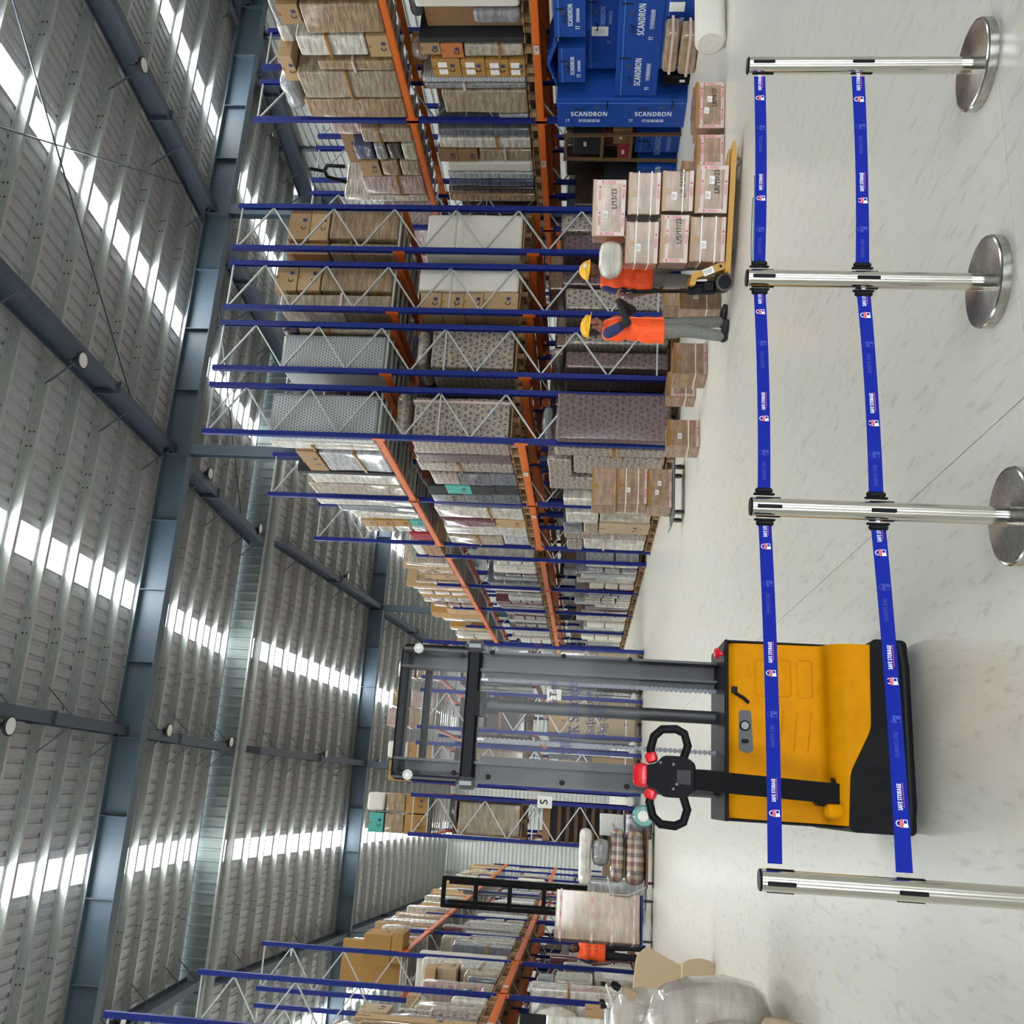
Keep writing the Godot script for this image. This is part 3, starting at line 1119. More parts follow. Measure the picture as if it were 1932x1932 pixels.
func make_rack_loads() -> void:
	var rng := RandomNumberGenerator.new()
	rng.seed = 12
	var sd := 0.0
	for grp in GOODS:
		var rk: String = grp[0]
		var lv: int = grp[1]
		var pile := 0
		var tier := 0
		var last_a := 1e9
		var last_b := 1e9
		var front_view: bool = rk in ["A", "B", "C"] or rk.begins_with("M")
		for g in grp[2]:
			sd += 1.0
			var c := Vector3((g[2] + g[3]) / 2, (g[4] + g[5]) / 2, (g[6] + g[7]) / 2)
			var s := Vector3(g[3] - g[2], g[5] - g[4], g[7] - g[6])
			var key: float = c.x if front_view else c.z
			if absf(key - last_a) < 0.09:
				tier += 1
			else:
				pile += 1
				tier = 1
				last_a = key
			var noun: Array = NOUNS[g[0]]
			var called: String = noun[0]
			var say: String = noun[1]
			var cat: String = noun[2]
			if g[0] == "C" and g[1] in ["w_slate", "c_black"]:
				called = "storage_case"; say = "hard case"; cat = "case"
			elif g[0] == "C" and g[1] in ["c_teal", "c_red"]:
				called = "storage_box"; say = "plastic box"; cat = "box"
			elif g[0] == "W" and minf(s.x, minf(s.y, s.z)) < 0.2:
				called = "wrapped_board"; say = "film-wrapped board"; cat = "board"
			elif g[0] == "W" and s.y < 0.7:
				called = "wrapped_parcel"; say = "film-wrapped parcel"; cat = "parcel"
			var lab := "%s %s, %s%s pile, %s %s" % [HUES[g[1]], say, ("" if tier == 1 else nth(tier) + " up, "), nth(pile), RACK_WORDS[rk], LEVEL_WORDS[lv]]
			var o := thing(called, lab, cat, Vector3(c.x, g[4], c.z), 0.0, "goods on the " + RACK_WORDS[rk] + " " + LEVEL_WORDS[lv])
			var m: Material = M[g[1]]
			var mesh: ArrayMesh
			var far: bool = c.z < -30.0
			var k := 1 if far else 3
			match g[0]:
				"C": mesh = soft_mesh(s - Vector3.ONE * 0.008, 0.012, 0.004, sd, 1)
				"B": mesh = bag_mesh(s, sd)
				"Q": mesh = soft_mesh(s - Vector3.ONE * 0.024, 0.07, 0.012, sd, k)
				"G": mesh = soft_mesh(s - Vector3.ONE * 0.024, 0.06, 0.012, sd, k)
				_: mesh = soft_mesh(s - Vector3.ONE * 0.034, 0.045, 0.017, sd, k, 5.0)
			part("body", mesh, m, o, Transform3D(Basis(), Vector3(0, s.y / 2, 0)))
			if far:
				continue
			# which side shows
			var fr := Vector3(0, 0, 1)
			if not front_view:
				fr = Vector3(1, 0, 0) if rk == "L" else Vector3(-1, 0, 0)
			var wide := s.x if front_view else s.z
			var deep := s.z if front_view else s.x
			var bs := Basis(Vector3.UP.cross(fr), Vector3.UP, fr)
			if g[0] == "C" and g[1].begins_with("c_") and g[1] != "c_black":
				var st := S()
				box(st, bs * Vector3(0, 0, deep / 2 + 0.002) + Vector3(0, s.y * 0.94, 0), (bs * Vector3(0.055, 0, 0.004)).abs() + Vector3(0, s.y * 0.12, 0))
				box(st, Vector3(0, s.y + 0.001, 0), (bs * Vector3(0.055, 0, deep * 0.98)).abs() + Vector3(0, 0.004, 0))
				done(st, "tape", M.tape_brown, o)
				if wide > 0.22 and s.y > 0.25:
					var at := Transform3D(bs, bs * Vector3(-wide * 0.12, s.y * 0.3, deep / 2 + 0.002))
					st = S()
					box(st, at * Vector3(wide * 0.26, -0.01, 0), (bs * Vector3(0.07, 0.075, 0.003)).abs())
					done(st, "printed_block", M.print_navy, o)
					words("C", 0.1, M.print_black, o, at, 1.0, "printed_mark")
				if g[1] == "c_gold" and rk == "R" and wide > 0.3 and s.y > 0.25:
					for q in [-1, 1]:
						st = S()
						box(st, bs * Vector3(q * 0.09, s.y * 0.62, deep / 2 + 0.002), (bs * Vector3(0.13, 0.17, 0.003)).abs())
						done(st, "paper_label", M.paper, o)
			elif g[0] in ["W", "F"] and wide > 0.16 and rng.randf() < 0.6:
				var st := S()
				var y := s.y * rng.randf_range(0.35, 0.7)
				if s.y > 0.8 and rng.randf() < 0.7:
					box(st, Vector3(0, y, 0), Vector3(s.x + 0.016, 0.05, s.z + 0.016), Basis(fr, rng.randf_range(-0.12, 0.12) * 0.3))
					done(st, "tape", M.tape_brown if rng.randf() < 0.6 else M.tape_white, o)
			if g[0] == "C" and g[1] == "w_slate":
				var st := S()
				for q in [0.3, 0.7]:
					box(st, bs * Vector3(wide * (q - 0.5), s.y * 0.35, deep / 2 + 0.012), (bs * Vector3(0.05, 0.05, 0.03)).abs())
				done(st, "catch", M.grey_metal, o)
			if g[0] == "F" and rk == "D" and lv == 1 and front_view == false and g[6] < -16 and s.x > 0.9:
				var st := S()
				for q in [0.12, 0.88]:
					box(st, Vector3(lerpf(-s.x / 2, s.x / 2, q), s.y / 2, 0), Vector3(0.045, s.y + 0.012, s.z + 0.014))
				done(st, "tape", M.tape_white, o)
	# pallets
	var pal := [["R", 1, 13.1, 14.13, [-12.42, -16.3], 3], ["R", 1, 13.1, 14.13, [-16.3, -20.18], 3], ["D", 1, 6.12, 7.17, [-16.3, -20.18], 3], ["D", 1, 6.12, 7.17, [-20.18, -24.06], 3], ["D", 0, 6.12, 7.17, [-16.3, -20.18], 3], ["D", 0, 6.12, 7.17, [-20.18, -24.06], 3], ["A", 1, 10.05, 11.1, [-16.3, -20.18], 2], ["B", 1, 8.73, 9.8, [-16.3, -20.18], 2], ["C", 1, 7.43, 8.48, [-16.3, -20.18], 2], ["A", 0, 10.05, 11.1, [-16.3, -20.18], 1], ["B", 0, 8.73, 9.8, [-16.3, -20.18], 1], ["C", 0, 7.43, 8.48, [-16.3, -20.18], 1], ["M1", 1, 2.85, 3.92, [-26.0, -29.88], 1], ["M2", 1, 1.52, 2.6, [-26.0, -29.88], 1], ["M3", 1, 0.12, 1.2, [-26.0, -29.88], 1], ["M4", 1, -1.22, -0.14, [-26.0, -29.88], 1], ["M1", 0, 2.85, 3.92, [-26.0, -29.88], 1], ["M2", 0, 1.52, 2.6, [-26.0, -29.88], 1], ["M3", 0, 0.12, 1.2, [-26.0, -29.88], 1]]
	for i in 4:
		for lv in 2:
			pal.append(["E", lv, 6.2, 7.25, [-25.75 - i * 3.88, -29.63 - i * 3.88], 3])
	for i in 7:
		pal.append(["L", 1, -4.74, -3.68, [-12.35 - i * 3.86, -16.21 - i * 3.86], 3])
	for i in 3:
		pal.append(["L", 0, -4.74, -3.68, [-16.21 - i * 3.86, -20.07 - i * 3.86], 3])
	var bw := 1.02
	var top := S()
	box(top, Vector3.ZERO, Vector3(bw, 0.02, 0.13))
	top.generate_normals()
	var tm := top.commit()
	var blk := S()
	box(blk, Vector3.ZERO, Vector3(0.1, 0.1, 0.13))
	blk.generate_normals()
	var kmesh := blk.commit()
	var bot := S()
	box(bot, Vector3.ZERO, Vector3(0.1, 0.018, 1.16))
	bot.generate_normals()
	var botm := bot.commit()
	var cnt := {}
	for p in pal:
		var y0 := 2.918 if p[1] == 1 else 0.002
		for i in p[5]:
			var kk: String = p[0] + str(p[1])
			cnt[kk] = cnt.get(kk, 0) + 1
			var zc: float = p[4][0] - 0.12 - 0.6 - i * 1.235
			var o := thing("wooden_pallet", "bare wood pallet, %s along, under %s %s" % [nth(cnt[kk]), RACK_WORDS[p[0]], LEVEL_WORDS[p[1]]], "pallet", Vector3((p[2] + p[3]) / 2, y0, zc), 0, "wooden pallets under the racked goods")
			for b in 5:
				part("top_board", tm, M.wood, o, Transform3D(Basis(), Vector3(0, 0.14, -0.515 + b * 0.2575)))
			for bx in 3:
				part("bottom_board", botm, M.wood, o, Transform3D(Basis(), Vector3(-0.45 + bx * 0.45, 0.009, 0)))
				for bz in 3:
					part("block", kmesh, M.wood_dark if (bx + bz + i) % 3 == 0 else M.wood, o, Transform3D(Basis(), Vector3(-0.45 + bx * 0.45, 0.074 if true else 0.0, -0.5 + bz * 0.5)))
	# odd things on the racks
	var ch := thing("black_chair_base", "black plastic chair arm frame poking up from far right rack top shelf", "chair part", Vector3(13.5, 7.46, -18.6))
	var st := S()
	tube(st, [Vector3(0, 0.0, 0.28), Vector3(0, 0.4, 0.32), Vector3(0, 0.52, 0.15), Vector3(0, 0.52, -0.1), Vector3(0, 0.1, -0.3)], 0.045, 8)
	done(st, "arm_rest", M.black_plastic, ch)
	st = S()
	tube(st, [Vector3(0, 0.52, 0.1), Vector3(0, 0.85, 0.2)], 0.04, 8)
	done(st, "arm_stem", M.black_plastic, ch)
	# rack tags on the orange beams
	var k := 0
	for tg in [[13.06, LV1, -14.3, "T-458", -1.0], [13.06, LV1, -17.6, "T-459", -1.0], [6.08, LV1, -17.9, "B-12", -1.0], [6.08, LV1, -20.9, "B-13", -1.0], [-3.64, LV1, -20.6, "B-31", 1.0], [-3.64, LV1, -17.3, "B-30", 1.0]]:
		k += 1
		var t := thing("rack_tag", "small white printed tag %s on an orange rack beam" % tg[3], "tag", Vector3(tg[0], tg[1], tg[2]))
		st = S()
		box(st, Vector3.ZERO, Vector3(0.003, 0.09, 0.2))
		done(st, "card", M.tag_white, t)
		words(tg[3], 0.06, M.print_black, t, Transform3D(Basis(Vector3(0, 0, -tg[4]), Vector3.UP, Vector3(tg[4], 0, 0)), Vector3(tg[4] * 0.002, 0, 0)), 0.7)
	# row signs
	for sg in [[-0.16, 2.47, -25.9, "S", "white card with the letter S taped to a blue post"], [2.6, 2.36, -25.9, "T", "white card with the letter T seen through the clear guard"]]:
		var t := thing("row_sign", sg[4], "sign", Vector3(sg[0], sg[1], sg[2]))
		st = S()
		box(st, Vector3.ZERO, Vector3(0.3, 0.38, 0.006))
		done(st, "card", M.paper, t)
		words(sg[3], 0.2, M.print_black, t, Transform3D(Basis(), Vector3(0, 0.02, 0.004)))

# ------------------------------------------------------------------ goods on the floor
# a taped shipping carton; local +Z is the side that shows, origin at the middle of its base
func ship_box(label: String, at: Transform3D, s: Vector3, mark := "", straps := 0, tape := 1, labels := 1, film := true, group := "taped cartons on the hall floor") -> Node3D:
	var o := Node3D.new()
	o.name = numbered("taped_carton")
	add_child(o)
	o.transform = at
	tag(o, label, "carton", group)
	var sd := float(label.length()) + s.x * 10.0
	var m: Material = M.w_carton if film else M.c_pale
	part("body", soft_mesh(s, 0.016, 0.006, sd, 2, 6.0), m, o, Transform3D(Basis(), Vector3(0, s.y / 2, 0)))
	var h := s * 0.5
	var st := S()
	# brown tape over the top edge and the middle seam
	box(st, Vector3(0, s.y - 0.02, h.z + 0.003), Vector3(s.x * 0.99, 0.035, 0.004))
	box(st, Vector3(0, s.y + 0.003, h.z - 0.02), Vector3(s.x * 0.99, 0.004, 0.035))
	box(st, Vector3(0, s.y + 0.003, 0), Vector3(0.05, 0.004, s.z))
	box(st, Vector3(0, s.y - 0.06, h.z + 0.0035), Vector3(0.05, 0.09, 0.004))
	done(st, "brown_tape", M.tape_brown, o)
	# white warning tape with red print
	if tape > 0:
		var ft := S()
		var runs := [[Vector3(0, 0.03, h.z + 0.005), Vector3(s.x * 0.98, 0.042, 0.003), 0]]
		if tape > 1:
			runs.append([Vector3(-h.x + 0.03, s.y * 0.48, h.z + 0.0055), Vector3(0.042, s.y * 0.8, 0.003), 1])
			runs.append([Vector3(h.x - 0.03, s.y * 0.48, h.z + 0.0055), Vector3(0.042, s.y * 0.8, 0.003), 1])
			runs.append([Vector3(0, s.y - 0.075, h.z + 0.005), Vector3(s.x * 0.9, 0.036, 0.003), 0])
		for r in runs:
			box(ft, r[0], r[1])
		var fo := done(ft, "warning_tape", M.tape_white, o)
		for r in runs:
			var n := maxi(1, int((r[1].x if r[2] == 0 else r[1].y) / 0.26))
			for i in n:
				var k := (i + 0.5) / n - 0.5
				var b := Basis() if r[2] == 0 else Basis(Vector3(0, 0, 1), PI / 2)
				var p: Vector3 = r[0] + (Vector3(k * r[1].x, 0, 0.003) if r[2] == 0 else Vector3(0, k * r[1].y, 0.003))
				words("FRAGILE", 0.026, M.print_red, fo, Transform3D(b, p), 0.75)
				var ds := S()
				lathe(ds, [Vector2(0, 0.002), Vector2(0.013, 0.002), Vector2(0.013, 0.0)], 8, Transform3D(Basis(Vector3.RIGHT, PI / 2), p + b * Vector3(0.085, 0, 0)))
				done(ds, "warning_dot", M.print_red, fo)
	for i in straps:
		var x := s.y * (0.3 + 0.4 * i) if straps > 1 else s.y * 0.35
		st = S()
		for q in [[Vector3(0, x, h.z + 0.007), Vector3(s.x + 0.014, 0.014, 0.004)], [Vector3(-h.x - 0.006, x, 0), Vector3(0.004, 0.014, s.z + 0.014)], [Vector3(h.x + 0.006, x, 0), Vector3(0.004, 0.014, s.z + 0.014)]]:
			box(st, q[0], q[1])
		done(st, "strap", M.strap_white, o)
	for i in labels:
		st = S()
		var p := Vector3(-s.x * 0.12 + i * 0.16, s.y * (0.62 - 0.1 * i), h.z + 0.0065)
		box(st, p, Vector3(0.085, 0.06, 0.003))
		var lb := done(st, "paper_label", M.paper, o)
		st = S()
		for k in 3:
			box(st, p + Vector3(-0.005, 0.016 - k * 0.014, 0.002), Vector3(0.055 - 0.012 * k, 0.004, 0.001))
		done(st, "label_print", M.print_black, lb)
	if mark != "":
		words(mark, 0.055, M.print_black, o, Transform3D(Basis(Vector3(0, 0, 1), 0.05), Vector3(s.x * 0.16, s.y * 0.36, h.z + 0.007)), 0.8, "handwriting")
	return o

func caster(parent: Node, at: Vector3, r: float, m: Material) -> void:
	var st := S()
	tube(st, [at + Vector3(-0.016, r, 0), at + Vector3(0.016, r, 0)], r, 14)
	var w := done(st, "caster", m, parent)
	st = S()
	box(st, at + Vector3(0.022, r * 1.25, 0), Vector3(0.006, r * 1.6, r * 1.0))
	box(st, at + Vector3(-0.022, r * 1.25, 0), Vector3(0.006, r * 1.6, r * 1.0))
	box(st, at + Vector3(0, r * 2.05, 0), Vector3(0.06, 0.012, 0.06))
	done(st, "caster_fork", M.grey_metal, w)

func trolley(label: String, at: Transform3D, s: Vector3, m: Material) -> Node3D:
	var o := Node3D.new()
	o.name = numbered("platform_trolley")
	add_child(o)
	o.transform = at
	tag(o, label, "trolley", "wheeled platform trolleys")
	var st := S()
	bbox(st, Vector3(0, s.y - 0.02, 0), Vector3(s.x, 0.04, s.z), 0.01)
	done(st, "platform", m, o)
	for x in [-1, 1]:
		for z in [-1, 1]:
			caster(o, Vector3(x * (s.x / 2 - 0.1), 0, z * (s.z / 2 - 0.1)), (s.y - 0.05) * 0.48, M.rubber)
	return o

func scan_box(label: String, c: Vector3, s: Vector3, upright := false, texts := 1, dim := false) -> Node3D:
	# printed blue transit box; c is the middle of its base
	var o := thing("blue_transit_box", label, "box", c, 0, "blue transit boxes under the far right rack")
	part("body", soft_mesh(s, 0.008, 0.002, s.x * 7 + s.z, 1), M.scandron, o, Transform3D(Basis(), Vector3(0, s.y / 2, 0)))
	var xf := -s.x / 2 - 0.003
	var tb := Basis(Vector3(0, 0, 1), Vector3.UP, Vector3(-1, 0, 0))
	if upright:
		tb = Basis(Vector3(0, -1, 0), Vector3(0, 0, 1), Vector3(-1, 0, 0))
	var L := s.y if upright else s.z
	var W := s.z if upright else s.y
	var ctr := Vector3(xf, s.y / 2, 0)
	var st := S()
	# the lid's lower edge
	box(st, ctr + tb * Vector3(0, W * 0.36, 0), (tb * Vector3(L * 0.995, 0.02, 0.006)).abs())
	done(st, "lid_edge", M.scandron_edge, o)
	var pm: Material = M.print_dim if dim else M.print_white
	for i in texts:
		var x := 0.0 if texts == 1 else (-0.25 + 0.5 * i) * L
		words("SCANDRON", minf(W * 0.15, 0.12), pm, o, Transform3D(tb, ctr + tb * Vector3(x, -W * 0.02, 0)), 0.8)
		# care symbols in a framed row
		st = S()
		var iw := minf(W * 0.09, 0.07)
		for k in 5:
			var p := ctr + tb * Vector3(x + (k - 2) * iw * 1.25, -W * 0.26, 0)
			for q in [[Vector3(0, iw * 0.5, 0), Vector3(iw, 0.005, 0.002)], [Vector3(0, -iw * 0.5, 0), Vector3(iw, 0.005, 0.002)], [Vector3(iw * 0.5, 0, 0), Vector3(0.005, iw, 0.002)], [Vector3(-iw * 0.5, 0, 0), Vector3(0.005, iw, 0.002)]]:
				box(st, p + tb * q[0], (tb * q[1]).abs())
			match k:
				0:
					box(st, p + tb * Vector3(0, iw * 0.12, 0), (tb * Vector3(iw * 0.4, iw * 0.35, 0.002)).abs())
					box(st, p + tb * Vector3(0, -iw * 0.22, 0), (tb * Vector3(iw * 0.1, iw * 0.3, 0.002)).abs())
				1:
					for z in [-0.25, 0.0, 0.25]:
						box(st, p + tb * Vector3(z * iw, 0, 0), (tb * Vector3(iw * 0.12, iw * 0.6, 0.002)).abs())
				_:
					lathe(st, [Vector2(iw * 0.2, 0.0), Vector2(iw * 0.2, 0.003), Vector2(iw * 0.34, 0.003), Vector2(iw * 0.34, 0.0)], 10, Transform3D(Basis(tb.x, tb.z, -tb.y), p))
		done(st, "care_symbols", pm, o)
		# two up arrows
		st = S()
		for k in 2:
			var p := ctr + tb * Vector3(x - L * (0.2 if texts == 1 else 0.14) - 0.1 + k * 0.045, -W * 0.26, 0)
			box(st, p, (tb * Vector3(0.012, 0.07, 0.002)).abs())
			box(st, p + tb * Vector3(0, 0.036, 0), (tb * Vector3(0.03, 0.014, 0.002)).abs())
		done(st, "up_arrows", pm, o)
		# webbing handle and buckle strap
		st = S()
		var hp := ctr + tb * Vector3(x - L * 0.08, W * 0.18, -0.0)
		tube(st, [hp + tb * Vector3(-0.09, 0.03, 0.0), hp + tb * Vector3(-0.05, -0.02, 0.03), hp + tb * Vector3(0.05, -0.02, 0.03), hp + tb * Vector3(0.09, 0.03, 0.0)], 0.012, 6)
		done(st, "carry_handle", M.strap_black, o)
		st = S()
		box(st, ctr + tb * Vector3(x + L * 0.14, W * 0.3, 0.004), (tb * Vector3(0.03, W * 0.26, 0.01)).abs())
		done(st, "buckle_strap", M.strap_black, o)
		st = S()
		box(st, ctr + tb * Vector3(x + L * 0.06, W * 0.2, 0.003), (tb * Vector3(0.11, 0.045, 0.006)).abs())
		done(st, "latch_plate", M.grey_metal, o)
	return o

func make_floor_goods() -> void:
	var cm := mat("w_carton", hexc("a98a70"), 0.42)
	tri(cm, M.w_tan.albedo_texture, 1.3, M.w_tan.normal_texture, 0.35)
	cm.clearcoat_enabled = true
	cm.clearcoat = 0.6
	cm.clearcoat_roughness = 0.15
	pallet_truck()
	# cartons standing on the floor
	ship_box("single strapped carton on the floor before the middle lattice racks, left of two", Transform3D(Basis(Vector3.UP, 0.12), Vector3(5.1, 0, -13.15)), Vector3(0.44, 0.46, 0.36), "", 1, 1, 1)
	ship_box("half-hidden strapped carton on the floor, left of the man in the vest", Transform3D(Basis(Vector3.UP, 0.05), Vector3(6.12, 0, -13.7)), Vector3(0.42, 0.43, 0.36), "", 1, 2, 0)
	ship_box("strapped carton on the floor just left of the man's legs", Transform3D(Basis(Vector3.UP, 0.1), Vector3(5.86, 0, -12.3)), Vector3(0.5, 0.46, 0.4), "", 1, 1, 0)
	ship_box("dark strapped carton on the floor behind the man's shoes", Transform3D(Basis(Vector3.UP, 0.1), Vector3(6.1, 0, -10.95)), Vector3(0.5, 0.5, 0.42), "", 1, 0, 1)
	ship_box("carton on the floor behind the truck handle, below the rack post", Transform3D(Basis(Vector3.UP, 0.1), Vector3(8.4, 0, -14.95)), Vector3(0.54, 0.42, 0.4), "", 1, 1, 0)
	var rb := [[8.62, -10.55, 0.66, 0.37, "nearest the barrier", "LR/14/23"], [8.98, -10.95, 0.5, 0.36, "behind its front row", ""], [7.98, -10.6, 0.44, 0.35, "beyond the fork tips", ""]]
	for b in rb:
		ship_box("taped carton on the floor right of the pallet truck, %s" % b[4], Transform3D(Basis(Vector3.UP, -0.1), Vector3(b[0], 0, b[1])), Vector3(b[2], b[3], 0.36), b[5], 0, 2, 2 if b[5] != "" else 0)
	ship_box("small carton showing between the truck load and the blue boxes", Transform3D(Basis(Vector3.UP, -0.1), Vector3(9.75, 0, -13.4)), Vector3(0.36, 0.28, 0.3), "", 0, 1, 0)
	# trolley with three cartons
	var tt := Transform3D(Basis(Vector3.UP, 0.06), Vector3(4.97, 0, -15.35))
	var tr := trolley("grey wheeled trolley carrying three stacked cartons before the aisle", tt, Vector3(1.0, 0.2, 0.6), M.grey_metal)
	var st := S()
	tube(st, [Vector3(-0.5, 0.18, -0.25), Vector3(-0.6, 0.22, -0.25), Vector3(-0.6, 0.22, 0.25), Vector3(-0.5, 0.18, 0.25)], 0.014, 8)
	done(st, "tow_handle", M.brace, tr)
	ship_box("bottom carton of three on the grey trolley", tt * Transform3D(Basis(), Vector3(-0.02, 0.206, 0.05)), Vector3(0.68, 0.4, 0.45), "", 0, 1, 2)
	ship_box("middle carton of three on the grey trolley, with white straps", tt * Transform3D(Basis(), Vector3(0.0, 0.61, 0.05)), Vector3(0.62, 0.5, 0.45), "", 2, 1, 1)
	ship_box("top carton of three on the grey trolley", tt * Transform3D(Basis(), Vector3(-0.02, 1.118, 0.05)), Vector3(0.66, 0.4, 0.45), "", 0, 0, 0)
	blue_boxes()
	left_goods()
	# scraps on the floor
	var sc := thing("paper_scrap", "small white scrap of paper lying on the floor by the aisle", "scrap", Vector3(4.0, 0.003, -15.9))
	st = S()
	prism(st, PackedVector2Array([Vector2(-0.11, -0.03), Vector2(0.1, -0.05), Vector2(0.12, 0.02), Vector2(0.0, 0.04), Vector2(-0.1, 0.03)]), 0.0, 0.002, Transform3D(Basis(Vector3.RIGHT, -PI / 2), Vector3.ZERO))
	done(st, "sheet", M.paper, sc)
	var wr := thing("curled_wire", "thin dark wire loop lying on the floor below the pallet truck", "wire", Vector3(5.6, 0.004, -8.4))
	st = S()
	var pts := []
	for i in 24:
		var a := TAU * i / 24.0
		pts.append(Vector3(cos(a) * 0.42 + 0.05 * sin(a * 2), 0, sin(a) * 0.07 + cos(a) * 0.1))
	pts.resize(22)
	tube(st, pts, 0.004, 5)
	done(st, "strand", M.hose, wr)

const TRUCK_D := Vector3(0.9135, 0, 0.4067)
const TRUCK_P := Vector3(5.676, 0, -9.515)

func pallet_truck() -> void:
	var d := TRUCK_D
	var bs := Basis(d, Vector3.UP, d.cross(Vector3.UP))
	var P := TRUCK_P
	var T := Transform3D(bs, P)
	var o := Node3D.new()
	o.name = "pallet_truck"
	add_child(o)
	o.transform = T
	tag(o, "yellow hand pallet truck with black handle, loaded with taped cartons", "pallet truck")
	# forks: local x runs to the fork tips, z towards the viewer
	for z in [-0.08, -0.46]:
		var st := S()
		box(st, Vector3(0.66, 0.115, z), Vector3(1.3, 0.012, 0.16))
		box(st, Vector3(0.66, 0.09, z + 0.078), Vector3(1.3, 0.055, 0.008))
		box(st, Vector3(0.66, 0.09, z - 0.078), Vector3(1.3, 0.055, 0.008))
		prism(st, PackedVector2Array([Vector2(1.3, 0.063), Vector2(1.41, 0.085), Vector2(1.41, 0.1), Vector2(1.3, 0.122)]), z - 0.07, z + 0.07)
		var f := done(st, "fork", M.yellow_truck, o)
		st = S()
		tube(st, [Vector3(1.2, 0.045, z - 0.045), Vector3(1.2, 0.045, z + 0.045)], 0.043, 14)
		done(st, "load_wheel", M.tyre_brown, f)
		st = S()
		bar(st, Vector3(1.2, 0.045, z + 0.055), Vector3(1.05, 0.09, z + 0.055), 0.03, 0.008)
		bar(st, Vector3(1.2, 0.045, z - 0.055), Vector3(1.05, 0.09, z - 0.055), 0.03, 0.008)
		done(st, "wheel_link", M.grey_metal, f)
	# body: slanted yellow housing
	var st := S()
	prism(st, round_poly([Vector2(0.06, 0.06), Vector2(0.14, 0.06), Vector2(0.12, 0.16), Vector2(-0.02, 0.48), Vector2(-0.14, 0.5), Vector2(-0.14, 0.44), Vector2(-0.06, 0.42)], 0.01), -0.5, -0.02)
	var body := done(st, "housing", M.yellow_truck, o)
	st = S()
	box(st, Vector3(0.012, 0.3, -0.014), Vector3(0.075, 0.12, 0.004), Basis(Vector3(0, 0, 1), 0.4))
	done(st, "maker_label", M.paper, body)
	st = S()
	for i in 4:
		box(st, Vector3(0.0 + i * 0.008, 0.335 - i * 0.02, -0.0115), Vector3(0.045 - 0.006 * (i % 2), 0.006, 0.002), Basis(Vector3(0, 0, 1), 0.4))
	done(st, "label_print", M.print_black, body)
	st = S()
	tube(st, [Vector3(0.07, 0.17, -0.03), Vector3(0.07, 0.17, -0.012)], 0.016, 10)
	done(st, "pivot_bolt", M.black_plastic, body)
	# pump
	st = S()
	bbox(st, Vector3(-0.13, 0.27, -0.26), Vector3(0.12, 0.13, 0.16), 0.015)
	tube(st, [Vector3(-0.12, 0.33, -0.26), Vector3(-0.12, 0.44, -0.26)], 0.045, 14)
	box(st, Vector3(-0.1, 0.17, -0.26), Vector3(0.2, 0.05, 0.2))
	done(st, "pump", M.black_plastic, o)
	st = S()
	tube(st, [Vector3(-0.07, 0.3, -0.14), Vector3(-0.07, 0.41, -0.14)], 0.02, 10)
	done(st, "piston", M.chrome, o)
	for z in [-0.17, -0.35]:
		st = S()
		tube(st, [Vector3(-0.09, 0.1, z - 0.03), Vector3(-0.09, 0.1, z + 0.03)], 0.1, 24)
		var w := done(st, "steer_wheel", M.tyre_brown, o)
		st = S()
		tube(st, [Vector3(-0.09, 0.1, z - 0.034), Vector3(-0.09, 0.1, z + 0.034)], 0.075, 24)
		done(st, "wheel_hub", M.black_plastic, w)
	# handle: stem and hand loop
	st = S()
	bar(st, Vector3(-0.17, 0.2, -0.26), Vector3(-0.18, 0.5, -0.26), 0.07, 0.09)
	tube(st, [Vector3(-0.18, 0.42, -0.26), Vector3(-0.2, 1.12, -0.26)], 0.021, 10)
	done(st, "tiller", M.black_plastic, o)
	st = S()
	tube(st, [Vector3(-0.2, 1.08, -0.26), Vector3(-0.2, 1.13, -0.18), Vector3(-0.205, 1.2, -0.15), Vector3(-0.21, 1.26, -0.16), Vector3(-0.21, 1.265, -0.26), Vector3(-0.21, 1.26, -0.36), Vector3(-0.205, 1.2, -0.37), Vector3(-0.2, 1.13, -0.34), Vector3(-0.2, 1.08, -0.26)], 0.014, 10, false)
	done(st, "hand_loop", M.black_plastic, o)
	st = S()
	bar(st, Vector3(-0.2, 1.1, -0.26), Vector3(-0.22, 1.2, -0.26), 0.02, 0.01)
	done(st, "release_lever", M.grey_metal, o)
	# the cartons on it: s0, s1, y0, y1, words, straps, tape, labels, tilt
	var bx := [
		[0.62, 1.16, 0.131, 0.5, "LR/15/23", 0, 2, 2, 0.0, "bottom right carton on the pallet truck, marked LR/15/23"],
		[0.1, 0.61, 0.131, 0.53, "", 2, 1, 1, 0.0, "bottom left carton on the pallet truck, with two white straps"],
		[0.64, 1.1, 0.504, 0.86, "L/1-31223", 1, 1, 1, 0.0, "right carton in the truck load's second layer, one strap"],
		[0.08, 0.63, 0.534, 0.86, "L/5/17/23", 0, 2, 0, 0.0, "left carton in the truck load's second layer, red tape down the side"],
		[0.6, 1.08, 0.864, 1.23, "", 2, 1, 0, 0.0, "right carton in the truck load's third layer, two straps"],
		[0.07, 0.55, 0.864, 1.24, "", 2, 1, 1, 0.0, "left carton in the truck load's third layer, shiny film"],
		[0.36, 1.0, 1.243, 1.62, "L/13/23", 0, 2, 1, 0.0, "topmost carton of the truck load, taped all round"]]
	for b in bx:
		var s := Vector3(b[1] - b[0] - 0.022, b[3] - b[2] - 0.012, 0.5)
		ship_box(b[9], T * Transform3D(Basis(), Vector3((b[0] + b[1]) / 2, b[2], -0.26)), s, b[4], b[5], b[6], b[7], true, "cartons on the pallet truck")
	var bg := thing("wrapped_bag", "white plastic-wrapped bag lying beside the topmost carton, before the second man", "bag")
	bg.transform = T * Transform3D(Basis(), Vector3(0.13, 1.215, -0.16))
